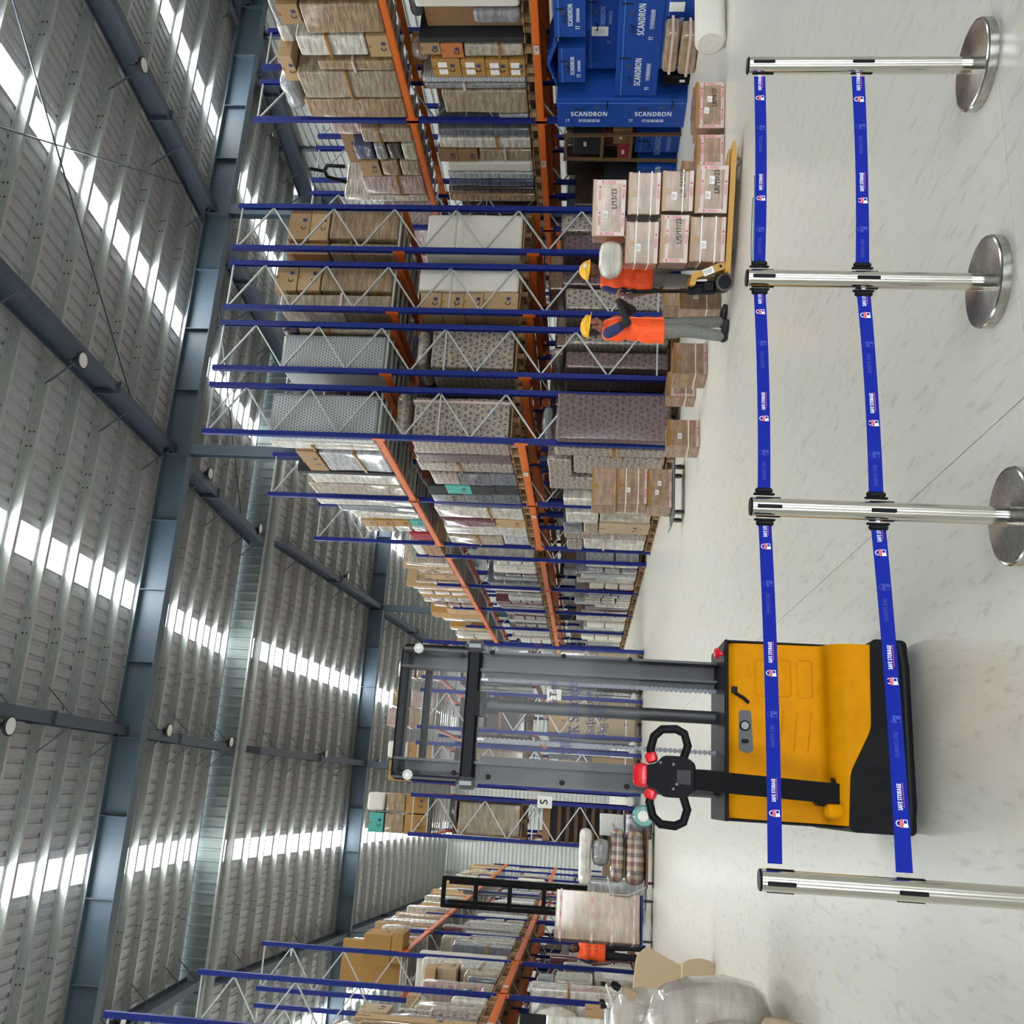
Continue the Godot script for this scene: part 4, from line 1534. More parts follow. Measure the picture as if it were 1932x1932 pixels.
	part("body", bag_mesh(Vector3(0.5, 0.36, 0.5), 3.3), M.w_white, bg, Transform3D(Basis(), Vector3(0, 0.17, 0)))

func blue_boxes() -> void:
	scan_box("tall blue transit box standing on end under the far right rack, lettered twice", Vector3(13.36, 0, -15.79), Vector3(0.92, 2.5, 0.8), true, 2)
	scan_box("low blue transit box on the floor behind the two wrapped parcels", Vector3(13.4, 0.02, -13.7), Vector3(0.9, 0.58, 1.9), false, 1)
	scan_box("long blue transit box lying level, second layer, lettered twice", Vector3(13.42, 0.604, -14.1), Vector3(0.95, 0.78, 2.5), false, 2)
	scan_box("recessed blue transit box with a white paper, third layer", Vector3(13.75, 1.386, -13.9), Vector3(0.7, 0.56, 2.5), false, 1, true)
	scan_box("open blue transit box with its lid up, top of the stack", Vector3(13.4, 1.95, -14.6), Vector3(0.85, 0.5, 0.85), false, 1)
	scan_box("blue transit box at the picture's top edge, beside the open one", Vector3(13.4, 1.95, -13.4), Vector3(0.85, 0.55, 1.0), false, 1)
	var lid := thing("box_lid", "blue lid tilted open on the topmost transit box", "lid", Vector3(13.4, 2.46, -14.55))
	var st := S()
	prism(st, PackedVector2Array([Vector2(-0.5, 0.0), Vector2(0.0, 0.16), Vector2(0.5, 0.02), Vector2(0.5, 0.05), Vector2(0.0, 0.2), Vector2(-0.5, 0.03)]), -0.45, 0.45, Transform3D(Basis(Vector3.UP, PI / 2), Vector3.ZERO))
	done(st, "panel", M.scandron, lid)
	var pp := thing("paper_sheet", "white printed paper taped to the recessed blue box", "paper", Vector3(13.38, 1.7, -14.2))
	st = S()
	box(st, Vector3.ZERO, Vector3(0.004, 0.3, 0.22))
	done(st, "sheet", M.paper, pp)
	st = S()
	for i in 6:
		box(st, Vector3(-0.003, 0.1 - i * 0.035, 0), Vector3(0.002, 0.006, 0.15 - 0.02 * (i % 3)))
	done(st, "sheet_print", M.print_black, pp)
	pp = thing("paper_sheet", "white paper on the low blue box above the wrapped parcels", "paper", Vector3(12.94, 0.4, -13.2))
	st = S()
	box(st, Vector3.ZERO, Vector3(0.004, 0.26, 0.2))
	done(st, "sheet", M.paper, pp)
	var bk := thing("black_case", "small black case standing left of the low blue box", "case", Vector3(13.3, 0, -15.02))
	st = S()
	bbox(st, Vector3(0, 0.25, 0), Vector3(0.6, 0.5, 0.24), 0.02)
	done(st, "body", M.black_plastic, bk)
	st = S()
	box(st, Vector3(-0.302, 0.14, 0), Vector3(0.004, 0.1, 0.06))
	done(st, "sticker", M.paper, bk)
	# wrapped parcels in front
	for q in [[12.55, 0.0, "lower", 0.32], [12.6, 0.325, "upper", 0.26]]:
		var w := thing("wrapped_parcel", "%s of two film-wrapped parcels with red tape before the blue boxes" % q[2], "parcel", Vector3(q[0], q[1], -13.7), 0.1, "film-wrapped parcels")
		part("body", soft_mesh(Vector3(0.4, q[3], 0.85), 0.08, 0.02, q[3] * 9, 3), M.w_tan, w, Transform3D(Basis(), Vector3(0, q[3] / 2, 0)))
		st = S()
		box(st, Vector3(0, q[3] / 2, 0), Vector3(0.415, 0.045, 0.87))
		done(st, "warning_tape", M.tape_white, w)
	var rl := thing("foam_roll", "thick white plastic roll lying on the floor at the picture's top edge", "roll", Vector3(9.95, 0, -10.3), 0.1)
	st = S()
	tube(st, [Vector3(-0.5, 0.2, 0), Vector3(-0.47, 0.2, 0), Vector3(0.5, 0.2, 0), Vector3(0.85, 0.2, 0)], [0.16, 0.2, 0.2, 0.19], 24)
	done(st, "roll", M.q_white, rl)
	# timber shelf with odds and ends, left of the tall blue box
	var sh := thing("timber_shelf", "bare timber frame shelf holding dark boxes, left of tall blue box", "shelf", Vector3(13.5, 0, -17.2))
	for q in [[Vector3(-0.4, 0.0, 0.55), Vector3(-0.4, 2.4, 0.5)], [Vector3(-0.4, 0.0, -0.3), Vector3(-0.4, 2.4, -0.25)], [Vector3(0.4, 0.0, 0.5), Vector3(0.4, 2.4, 0.5)], [Vector3(0.4, 0.0, -0.3), Vector3(0.4, 2.4, -0.3)], [Vector3(-0.4, 2.35, 0.5), Vector3(-0.4, 2.4, -0.3)], [Vector3(-0.4, 1.6, 0.5), Vector3(-0.4, 1.62, -0.3)], [Vector3(-0.4, 1.0, 0.55), Vector3(-0.4, 1.02, -0.3)]]:
		st = S()
		bar(st, q[0], q[1], 0.05, 0.06)
		done(st, "timber", M.wood_dark, sh)
	st = S()
	box(st, Vector3(0, 1.58, 0.1), Vector3(0.76, 0.02, 0.74))
	done(st, "shelf_board", M.wood_dark, sh)
	st = S()
	box(st, Vector3(0, 0.98, 0.1), Vector3(0.76, 0.02, 0.74))
	done(st, "shelf_board", M.wood_dark, sh)
	for q in [["dark_bin", Vector3(13.5, 1.595, -17.1), Vector3(0.6, 0.62, 0.7), "c_black", "black bin on the upper board of the timber frame", "bin"], ["red_crate", Vector3(13.45, 0.995, -17.35), Vector3(0.5, 0.28, 0.4), "c_red", "red crate on the timber frame's lower board", "crate"], ["brown_box", Vector3(13.45, 0.995, -16.87), Vector3(0.5, 0.38, 0.46), "c_dark", "small brown box beside the red crate", "box"]]:
		var b := thing(q[0], q[4], q[5], q[1])
		part("body", soft_mesh(q[2], 0.02, 0.003, 2.0, 1), M[q[3]], b, Transform3D(Basis(), Vector3(0, q[2].y / 2, 0)))
		st = S()
		box(st, Vector3(-q[2].x / 2 - 0.002, q[2].y * 0.6, 0), Vector3(0.004, 0.06, 0.14))
		done(st, "label", M.paper, b)
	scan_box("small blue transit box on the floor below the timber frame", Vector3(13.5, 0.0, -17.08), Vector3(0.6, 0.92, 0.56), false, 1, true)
	scan_box("blue transit box half hidden right behind the truck load", Vector3(13.45, 0.0, -17.95), Vector3(0.85, 0.82, 0.6), false, 1)
	# two dark cupboards in the shade
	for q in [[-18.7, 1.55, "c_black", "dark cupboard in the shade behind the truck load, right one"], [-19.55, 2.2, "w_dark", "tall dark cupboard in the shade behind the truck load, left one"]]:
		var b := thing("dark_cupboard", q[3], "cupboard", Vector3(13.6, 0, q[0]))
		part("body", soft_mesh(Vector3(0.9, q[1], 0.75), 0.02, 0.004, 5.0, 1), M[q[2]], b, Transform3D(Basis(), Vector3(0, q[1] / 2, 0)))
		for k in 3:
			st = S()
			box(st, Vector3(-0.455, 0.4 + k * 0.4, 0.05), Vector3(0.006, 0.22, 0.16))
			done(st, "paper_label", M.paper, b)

func left_goods() -> void:
	# big carton on a blue trolley
	var tt := Transform3D(Basis(Vector3.UP, 0.12), Vector3(-2.3, 0, -20.9))
	trolley("blue wheeled trolley under the tall taped carton", tt, Vector3(0.95, 0.24, 0.6), M.rack_blue)
	var bc := thing("tall_carton", "tall film-wrapped carton with red-printed tape standing on blue trolley", "carton")
	bc.transform = tt * Transform3D(Basis(Vector3.UP, 0.1), Vector3(0.0, 0.255, 0))
	part("body", soft_mesh(Vector3(0.92, 1.68, 0.62), 0.02, 0.01, 9.0, 3), M.w_tan, bc, Transform3D(Basis(), Vector3(0, 0.84, 0)))
	for y in [0.12, 0.55, 0.95, 1.58]:
		var st := S()
		box(st, Vector3(0, y, 0), Vector3(0.936, 0.045, 0.636))
		var tp := done(st, "warning_tape", M.tape_white, bc)
		for k in 3:
			words("FRAGILE", 0.028, M.print_red, tp, Transform3D(Basis(), Vector3(-0.28 + 0.28 * k, y, 0.32)), 0.75)
	# flat trolley with checked bundles, mattress, bags
	var t2 := Transform3D(Basis(Vector3.UP, 0.05), Vector3(-1.1, 0, -20.9))
	var o := trolley("low wheeled trolley under the two checked cloth bundles", t2, Vector3(1.15, 0.16, 0.7), M.wood_dark)
	var st := S()
	tube(st, [Vector3(-0.55, 0.15, 0.3), Vector3(-0.72, 0.5, 0.3), Vector3(-0.72, 0.85, 0.25), Vector3(-0.4, 0.92, 0.25)], 0.016, 8)
	done(st, "push_bar", M.brace, o)
	var rows := [
		["checked_bundle", Vector3(0, 0.18, 0.08), Vector3(1.08, 0.4, 0.5), "plaid", 0.17, "dark red and yellow checked cloth bundle, lower of two on the trolley", "bundle"],
		["checked_bundle", Vector3(0.02, 0.6, 0.06), Vector3(1.05, 0.28, 0.46), "plaid", 0.12, "grey and cream checked cloth bundle, upper of two on the trolley", "bundle"],
		["wrapped_bag", Vector3(0.05, 0.9, 0.05), Vector3(0.52, 0.34, 0.42), "w_grey", 0.14, "grey plastic-wrapped bag on the checked bundles", "bag"],
		["rolled_mattress", Vector3(-0.05, 1.26, 0.05), Vector3(1.12, 0.26, 0.42), "w_white", 0.13, "white plastic-wrapped rolled mattress on top of the trolley pile", "mattress"],
		["white_carton", Vector3(0.62, 0.6, -0.75), Vector3(0.45, 0.5, 0.4), "c_white", 0.02, "white carton with scribbles behind the checked bundles", "carton"],
		["dark_box", Vector3(0.62, 0.0, -0.75), Vector3(0.5, 0.575, 0.45), "w_purple", 0.03, "dark box on the floor below the white carton", "box"]]
	for r in rows:
		var b := thing(r[0], r[5], r[6])
		b.transform = t2 * Transform3D(Basis(), r[1])
		part("body", soft_mesh(r[2], r[4], 0.02, r[2].x * 8.0, 4), M[r[3]], b, Transform3D(Basis(), Vector3(0, r[2].y / 2, 0)))
		if r[0] == "white_carton":
			words("home", 0.06, M.print_black, b, Transform3D(Basis(Vector3(0, 0, 1), 0.3), Vector3(-0.05, 0.2, 0.203)), 0.8, "handwriting", true)
	var dr := thing("teal_roll", "round teal cushion end with a scribble lying beside the checked bundles", "cushion", Vector3(-0.28, 0, -20.9))
	st = S()
	tube(st, [Vector3(0, 0.22, -0.3), Vector3(0, 0.22, 0.28), Vector3(0, 0.22, 0.3)], [0.22, 0.22, 0.19], 24)
	done(st, "roll", M.w_teal, dr)
	st = S()
	tube(st, [Vector3(0.0, 0.24, 0.3), Vector3(0.0, 0.24, 0.306)], 0.11, 16)
	done(st, "paper_disc", M.paper, dr)
	for q in [["grey_wrapped_stack", Vector3(-2.0, 0.0, -23.2), Vector3(0.55, 1.3, 0.8), "w_silver", "silvery wrapped stack behind the tall carton, right of the black mast", 0.05], ["brown_wrapped_stack", Vector3(-1.35, 0.0, -23.3), Vector3(0.6, 1.0, 0.8), "w_tan", "brown film-wrapped stack behind the trolley with checked bundles", 0.03]]:
		var b := thing(q[0], q[4], "stack", q[1])
		part("body", soft_mesh(q[2], q[5], 0.02, 6.0, 3), M[q[3]], b, Transform3D(Basis(), Vector3(0, q[2].y / 2, 0)))
	# timber lattice panel inside the nearest six metre rack
	var lp := thing("timber_crate", "upright timber slat crate behind the leftmost six metre rack end", "crate", Vector3(-0.68, 0.0, -26.75))
	for i in 9:
		st = S()
		box(st, Vector3(-0.44 + 0.0, 0.35 + i * 0.22, 0.42), Vector3(0.06, 0.06, 0.04))
		box(st, Vector3(0.0, 0.32 + i * 0.22, 0.45), Vector3(0.96, 0.09, 0.03))
		done(st, "slat", M.wood_dark, lp)
	st = S()
	box(st, Vector3(0, 1.2, 0.0), Vector3(0.9, 2.3, 0.7))
	done(st, "crate_core", M.c_black, lp)
	st = S()
	box(st, Vector3(0, 2.42, 0.3), Vector3(0.98, 0.2, 0.34))
	done(st, "top_board", M.wood, lp)
	# black mast of a parked lift truck
	var fk := thing("lift_truck", "black lift truck mast standing behind the tall carton in the left aisle", "lift truck", Vector3(-2.3, 0, -23.9))
	for x in [-0.3, 0.3]:
		st = S()
		box(st, Vector3(x, 2.35, 0), Vector3(0.09, 4.7, 0.14))
		done(st, "mast_rail", M.black_paint, fk)
		st = S()
		box(st, Vector3(x * 0.7, 2.3, -0.05), Vector3(0.07, 4.5, 0.1))
		done(st, "inner_rail", M.black_paint, fk)
	for y in [0.5, 2.3, 3.1, 3.9, 4.66]:
		st = S()
		box(st, Vector3(0, y, 0.02), Vector3(0.62, 0.1, 0.06))
		done(st, "mast_crossbar", M.black_paint, fk)
	st = S()
	tube(st, [Vector3(0, 0.3, -0.05), Vector3(0, 4.2, -0.05)], 0.035, 10)
	done(st, "lift_cylinder", M.grey_metal, fk)
	st = S()
	bbox(st, Vector3(0, 0.45, -0.5), Vector3(0.8, 0.86, 0.8), 0.06)
	done(st, "chassis", M.black_paint, fk)
	for x in [-0.25, 0.25]:
		st = S()
		tube(st, [Vector3(x - 0.05, 0.1, 0.1), Vector3(x + 0.05, 0.1, 0.1)], 0.1, 16)
		done(st, "wheel", M.rubber, fk)
	# shaped foam back standing on the floor
	var fo := thing("foam_cushion", "beige foam backrest with a string round its waist, standing on the floor", "backrest", Vector3(-1.86, 0, -11.3), 0.15)
	st = S()
	var prof := [Vector2(-0.42, 0.0), Vector2(0.26, 0.0), Vector2(0.29, 0.14), Vector2(0.27, 0.26), Vector2(0.2, 0.35), Vector2(0.24, 0.44), Vector2(0.33, 0.64), Vector2(0.36, 0.72), Vector2(0.27, 0.82), Vector2(0.0, 0.85), Vector2(-0.42, 0.85)]
	prism(st, round_poly(prof, 0.06, 3), -0.12, 0.12)
	done(st, "body", M.foam_beige, fo)
	st = S()
	box(st, Vector3(-0.1, 0.35, 0), Vector3(0.66, 0.012, 0.262))
	done(st, "string", M.string, fo)
	# film-wrapped armchair and carton, nearest the left edge
	var wc := thing("wrapped_armchair", "bulky film-wrapped armchair with taped leg, at the lower left edge", "armchair", Vector3(-1.74, 0, -7.75), 0.2)
	part("body", soft_mesh(Vector3(1.15, 0.86, 1.0), 0.3, 0.06, 4.2, 6, 2.0), M.w_clear, wc, Transform3D(Basis(Vector3(0, 0, 1), 0.05), Vector3(-0.05, 0.5, 0)))
	part("seat_back", soft_mesh(Vector3(1.0, 0.75, 0.45), 0.2, 0.05, 8.1, 6, 2.0), M.w_clear, wc, Transform3D(Basis(Vector3(0, 0, 1), -0.1), Vector3(-0.08, 0.86, -0.25)))
	part("arm_pad", soft_mesh(Vector3(0.7, 0.75, 0.45), 0.2, 0.05, 2.7, 6, 2.0), M.w_clear, wc, Transform3D(Basis(Vector3(0, 0, 1), 0.25), Vector3(-0.08, 0.52, 0.4)))
	st = S()
	lathe(st, [Vector2(0, 0.0), Vector2(0.045, 0.0), Vector2(0.03, 0.1), Vector2(0.0, 0.11)], 8, Transform3D(Basis(Vector3(0, 0, 1), -0.5), Vector3(0.36, 1.02, 0.0)))
	done(st, "taped_leg", M.c_pale, wc)
	st = S()
	lathe(st, [Vector2(0, 0.1), Vector2(0.026, 0.11), Vector2(0.03, 0.15), Vector2(0.016, 0.18), Vector2(0.0, 0.18)], 12, Transform3D(Basis(Vector3(0, 0, 1), -0.5), Vector3(0.36, 1.04, 0.0)))
	done(st, "leg_caster", M.black_plastic, wc)
	st = S()
	box(st, Vector3(0.1, 0.45, 0.65), Vector3(0.06, 0.62, 0.012), Basis(Vector3(0, 0, 1), 0.25))
	done(st, "tape", M.tape_brown, wc)
	var cc := thing("crushed_carton", "torn brown carton edge under the wrapped armchair", "carton", Vector3(-1.58, 0, -6.78), 0.4)
	part("body", soft_mesh(Vector3(0.55, 0.26, 0.4), 0.03, 0.03, 5.5, 4), M.c_pale, cc, Transform3D(Basis(Vector3(0, 0, 1), -0.1), Vector3(0, 0.17, 0)))
	# screen seen edge on by the left rack and a folding chair
	var sc := thing("black_screen", "flat black screen leaning at the left picture edge, above the chair", "screen", Vector3(-2.95, 0, -13.6), 0.25)
	st = S()
	bbox(st, Vector3(0, 2.0, 0), Vector3(0.5, 0.34, 0.05), 0.01)
	done(st, "panel", M.black_plastic, sc)
	st = S()
	bbox(st, Vector3(0, 0.9, -0.05), Vector3(0.5, 1.85, 0.3), 0.02)
	done(st, "stand_box", M.w_white, sc)
	var chr := thing("wrapped_office_chair", "upturned office chair wrapped in plastic, castors in the air, left edge", "office chair", Vector3(-2.35, 0, -12.2), 0.4)
	part("seat", soft_mesh(Vector3(0.55, 0.5, 0.55), 0.2, 0.04, 7.7, 4), M.w_white, chr, Transform3D(Basis(), Vector3(0, 0.3, 0)))
	part("back", soft_mesh(Vector3(0.5, 0.65, 0.16), 0.07, 0.03, 1.7, 4), M.w_silver, chr, Transform3D(Basis(Vector3.RIGHT, 0.3), Vector3(-0.1, 0.8, -0.2)))
	for i in 5:
		var a := TAU * i / 5.0 + 0.3
		var e := Vector3(cos(a) * 0.3, 1.12, sin(a) * 0.3)
		st = S()
		tube(st, [Vector3(0, 1.0, 0), e], [0.022, 0.014], 8)
		var lg := done(st, "base_leg", M.chrome, chr)
		st = S()
		tube(st, [e + Vector3(-0.02, 0.03, 0), e + Vector3(0.02, 0.03, 0)], 0.032, 12)
		done(st, "castor", M.black_plastic, lg)
	st = S()
	tube(st, [Vector3(0, 0.5, 0), Vector3(0, 1.02, 0)], 0.025, 10)
	done(st, "gas_lift", M.chrome, chr)

# ------------------------------------------------------------------ walkie stacker in the middle
func make_stacker() -> void:
	var o := thing("walkie_stacker", "yellow and black electric pallet stacker with clear mast guard and tiller", "stacker", Vector3(0.35, 0, -4.42))
	var st := S()
	# black skirt, lower left rising
	prism(st, round_poly([Vector2(-0.42, 0.03), Vector2(0.42, 0.03), Vector2(0.42, 0.19), Vector2(0.02, 0.2), Vector2(-0.17, 0.295), Vector2(-0.42, 0.31)], 0.03), -0.72, 0.012)
	var skirt := done(st, "skirt", M.black_paint, o)
	st = S()
	tube(st, [Vector3(-0.40, 0.06, 0.0), Vector3(-0.3, 0.055, 0.02), Vector3(0.3, 0.055, 0.02), Vector3(0.40, 0.06, 0.0)], 0.028, 8)
	done(st, "bumper", M.black_plastic, skirt)
	st = S()
	box(st, Vector3(0.02, 0.12, 0.014), Vector3(0.14, 0.015, 0.004))
	done(st, "tread_mark", M.grey_metal, skirt)
	for x in [-0.3, 0.3]:
		st = S()
		tube(st, [Vector3(x - 0.03, 0.05, -0.3), Vector3(x + 0.03, 0.05, -0.3)], 0.05, 14)
		done(st, "wheel", M.rubber, o)
	# yellow hood: side outline pushed across
	var side := round_poly([Vector2(0.0, 0.15), Vector2(0.0, 0.30), Vector2(-0.04, 0.36), Vector2(-0.115, 0.385), Vector2(-0.14, 0.775), Vector2(-0.17, 0.805), Vector2(-0.62, 0.805), Vector2(-0.62, 0.15)], 0.03, 5)
	st = S()
	# outline is (z, y): turn it so that its depth runs along x
	prism(st, side, -0.395, 0.395, Transform3D(Basis(Vector3(0, 0, 1), Vector3.UP, Vector3(-1, 0, 0)), Vector3.ZERO))
	var hood := done(st, "hood", M.yellow, o)
	st = S()
	for q in [[Vector3(0, 0.81, -0.38), Vector3(0.82, 0.018, 0.5)], [Vector3(-0.402, 0.5, -0.38), Vector3(0.012, 0.62, 0.5)], [Vector3(0.402, 0.5, -0.38), Vector3(0.012, 0.62, 0.5)]]:
		bbox(st, q[0], q[1], 0.004)
	done(st, "rim", M.black_plastic, hood)
	# the face of the hood leans back a little
	var fz := func(y: float) -> float: return -0.115 - (y - 0.385) * 0.064
	var lean := Basis(Vector3.RIGHT, -0.064)
	for i in 3:
		var y := 0.455 + i * 0.095
		var ring := []
		for p in round_poly([Vector2(-0.085, -0.033), Vector2(0.085, -0.033), Vector2(0.085, 0.033), Vector2(-0.085, 0.033)], 0.02, 4):
			ring.append(Vector3(0.24 + p.x, y + p.y, fz.call(y + p.y) + 0.001))
		ring.append(ring[0])
		st = S()
		tube(st, ring, 0.0035, 6, false)
		done(st, "raised_panel", M.yellow, hood)
	for i in 4:
		var y := 0.43 + i * 0.062
		st = S()
		tube(st, [Vector3(-0.09, y + 0.018, fz.call(y) + 0.0015), Vector3(0.09, y, fz.call(y) + 0.0015)], 0.0035, 6)
		done(st, "raised_rib", M.yellow, hood)
	# upper moulding
	st = S()
	prism(st, round_poly([Vector2(-0.13, 0.66), Vector2(0.1, 0.675), Vector2(0.12, 0.7), Vector2(0.37, 0.705), Vector2(0.37, 0.775), Vector2(-0.13, 0.775)], 0.02), -0.012, 0.006, Transform3D(lean, Vector3(0, 0.0, -0.10)))
	done(st, "moulding", M.yellow, hood)
	var dash := S()
	prism(dash, round_poly([Vector2(-0.11, 0.715), Vector2(-0.095, 0.69), Vector2(0.085, 0.7), Vector2(0.085, 0.755), Vector2(-0.095, 0.755)], 0.014), 0.006, 0.012, Transform3D(lean, Vector3(0, 0, -0.10)))
	var ds := done(dash, "dashboard", M.mast_grey, hood)
	st = S()
	lathe(st, [Vector2(0, 0.0), Vector2(0.024, 0.0), Vector2(0.024, 0.012), Vector2(0.019, 0.014), Vector2(0.0, 0.012)], 20, Transform3D(Basis(Vector3.RIGHT, PI / 2), Vector3(0.015, 0.728, -0.137)))
	done(st, "battery_gauge", M.black_plastic, ds)
	st = S()
	lathe(st, [Vector2(0, 0.013), Vector2(0.0175, 0.0135)], 20, Transform3D(Basis(Vector3.RIGHT, PI / 2), Vector3(0.015, 0.728, -0.136)))
	done(st, "gauge_glass", M.grey_metal, ds)
	st = S()
	bbox(st, Vector3(-0.055, 0.728, -0.128), Vector3(0.016, 0.03, 0.03), 0.004)
	done(st, "key_switch", M.black_plastic, ds)
	st = S()
	tube(st, [Vector3(0.12, 0.71, -0.128), Vector3(0.14, 0.735, -0.12), Vector3(0.16, 0.77, -0.125), Vector3(0.178, 0.775, -0.125)], 0.008, 8)
	box(st, Vector3(0.175, 0.775, -0.124), Vector3(0.03, 0.025, 0.018))
	done(st, "latch", M.black_plastic, hood)
	st = S()
	lathe(st, [Vector2(0.012, 0.0), Vector2(0.012, 0.02), Vector2(0.024, 0.022), Vector2(0.027, 0.032), Vector2(0.02, 0.043), Vector2(0.0, 0.046)], 20, Transform3D(Basis(), Vector3(0.352, 0.815, -0.2)))
	done(st, "emergency_stop", M.red_plastic, o)
	# mast
	var mz := -0.46
	for x in [-0.26, 0.285]:
		st = S()
		for q in [[Vector3(0, 0, -0.06), Vector3(0.1, 1.6, 0.012)], [Vector3(-0.045, 0, 0), Vector3(0.012, 1.6, 0.12)], [Vector3(0.045, 0, 0), Vector3(0.012, 1.6, 0.12)]]:
			box(st, q[0] + Vector3(x, 1.6, mz), q[1])
		done(st, "mast_rail", M.mast_grey, o)
		st = S()
		box(st, Vector3(x * 0.78, 1.4, mz - 0.04), Vector3(0.045, 1.15, 0.08))
		done(st, "inner_rail", M.mast_grey, o)
	st = S()
	tube(st, [Vector3(0.07, 0.8, mz), Vector3(0.07, 1.96, mz)], 0.032, 16)
	tube(st, [Vector3(0.07, 1.9, mz), Vector3(0.07, 2.0, mz)], 0.042, 16)
	done(st, "lift_cylinder", M.mast_grey, o)
	for x in [-0.1, 0.195]:
		st = S()
		var y := 0.8
		while y < 1.98:
			box(st, Vector3(x, y, mz + 0.02), Vector3(0.022, 0.014, 0.012))
			box(st, Vector3(x, y + 0.012, mz + 0.02), Vector3(0.012, 0.012, 0.008))
			y += 0.024
		done(st, "lift_chain", M.chain, o)
		st = S()
		tube(st, [Vector3(x, 1.96, mz + 0.02), Vector3(x, 2.07, mz + 0.02)], 0.008, 8)
		box(st, Vector3(x, 2.02, mz + 0.03), Vector3(0.025, 0.03, 0.025))
		done(st, "chain_bolt", M.lamp_glass, o)
	# crosshead and upper frame
	st = S()
	bbox(st, Vector3(0.02, 2.03, mz + 0.02), Vector3(0.72, 0.07, 0.1), 0.012)
	box(st, Vector3(0.07, 2.0, mz + 0.02), Vector3(0.12, 0.09, 0.11))
	done(st, "mast_crosshead", M.black_plastic, o)
	for x in [-0.315, 0.355]:
		st = S()
		bbox(st, Vector3(x, 2.03, mz + 0.03), Vector3(0.06, 0.1, 0.12), 0.02)
		done(st, "mast_cap", M.grey_metal, o)
		st = S()
		bbox(st, Vector3(x * 0.93, 2.22, mz), Vector3(0.05, 0.36, 0.09), 0.01)
		done(st, "top_upright", M.black_plastic, o)
		st = S()
		lathe(st, [Vector2(0, 0.0), Vector2(0.026, 0.0), Vector2(0.026, 0.02), Vector2(0.01, 0.03), Vector2(0.0, 0.03)], 8, Transform3D(Basis(Vector3.RIGHT, PI / 2), Vector3(x * 0.93, 2.32, mz + 0.05)))
		done(st, "guard_roller", M.lamp_glass, o)
	st = S()
	bbox(st, Vector3(0.02, 2.39, mz - 0.02), Vector3(0.66, 0.05, 0.09), 0.012)
	done(st, "mast_top_bar", M.black_plastic, o)
	st = S()
	bbox(st, Vector3(0.0, 2.28, mz - 0.09), Vector3(0.5, 0.035, 0.04), 0.006)
	done(st, "carriage_bar", M.black_plastic, o)
	# clear guards
	st = S()
	prism(st, round_poly([Vector2(-0.315, 1.2), Vector2(0.36, 1.2), Vector2(0.36, 1.985), Vector2(-0.315, 1.985)], 0.012), 0.0, 0.004, Transform3D(Basis(), Vector3(0, 0, mz + 0.085)))
	var gd := done(st, "lower_guard", M.plexi, o)
	st = S()
	prism(st, round_poly([Vector2(-0.29, 2.06), Vector2(0.325, 2.06), Vector2(0.325, 2.39), Vector2(-0.29, 2.39)], 0.02), 0.0, 0.004, Transform3D(Basis(), Vector3(0, 0, mz + 0.085)))
	var gu := done(st, "upper_guard", M.plexi, o)
	for q in [[-0.27, 2.36], [0.3, 2.36], [-0.27, 2.09], [0.3, 2.09]]:
		bolt(gu, Vector3(q[0], q[1], mz + 0.09))
	for q in [[-0.28, 1.92], [0.325, 1.94], [-0.285, 1.56], [0.325, 1.58], [-0.285, 1.25], [0.325, 1.25]]:
		bolt(gd, Vector3(q[0], q[1], mz + 0.09))
	var ink := M.print_navy as Material
	for q in [["SK Storage", 0.06, 1.52, 0.05], ["Safe Store", 0.05, 1.44, 0.04], ["Skg Store", 0.03, 1.38, 0.04], ["SK", -0.12, 1.55, 0.05], ["Dr. Seek", 0.14, 1.62, 0.03]]:
		words(q[0], q[3], ink, gd, Transform3D(Basis(Vector3(0, 0, 1), 0.08), Vector3(q[1], q[2], mz + 0.0905)), 0.8, "handwriting", true)
	# tiller
	st = S()
	bar(st, Vector3(-0.265, 0.36, 0.02), Vector3(-0.245, 1.02, 0.18), 0.085, 0.045, Vector3.BACK)
	done(st, "tiller_arm", M.black_plastic, o)
	st = S()
	lathe(st, [Vector2(0.075, 0.0), Vector2(0.075, 0.012), Vector2(0.0, 0.012)], 20, Transform3D(Basis(), Vector3(-0.27, 0.355, -0.06)))
	bbox(st, Vector3(-0.27, 0.4, -0.01), Vector3(0.1, 0.1, 0.08), 0.01)
	done(st, "tiller_pivot", M.black_plastic, o)
	part("pivot_cover", soft_mesh(Vector3(0.07, 0.09, 0.07), 0.03, 0.0, 1.0, 2), M.yellow, o, Transform3D(Basis(Vector3.RIGHT, 0.3), Vector3(-0.335, 0.375, 0.01)))
	var head := S()
	var hp := round_poly([Vector2(-0.085, 0.0), Vector2(-0.06, -0.04), Vector2(0.06, -0.04), Vector2(0.085, 0.0), Vector2(0.085, 0.09), Vector2(0.05, 0.12), Vector2(0.045, 0.16), Vector2(-0.045, 0.16), Vector2(-0.05, 0.12), Vector2(-0.085, 0.09)], 0.018)
	var ht := Transform3D(Basis(Vector3.RIGHT, -0.25), Vector3(-0.24, 1.03, 0.2))
	prism(head, hp, -0.03, 0.025, ht)
	var hd := done(head, "tiller_head", M.black_plastic, o)
	st = S()
	prism(st, round_poly([Vector2(-0.03, -0.028), Vector2(0.03, -0.028), Vector2(0.028, 0.03), Vector2(-0.028, 0.03)], 0.006), 0.024, 0.028, ht)
	done(st, "head_badge", M.rubber, hd)
	for q in [[-0.05, 0.045], [0.05, 0.045], [0.055, 0.1], [-0.03, 0.03]]:
		st = S()
		lathe(st, [Vector2(0.0, 0.0), Vector2(0.006, 0.0), Vector2(0.006, 0.003), Vector2(0.0, 0.003)], 8, ht * Transform3D(Basis(Vector3.RIGHT, PI / 2), Vector3(q[0], q[1], 0.024)))
		done(st, "head_screw", M.grey_metal, hd)
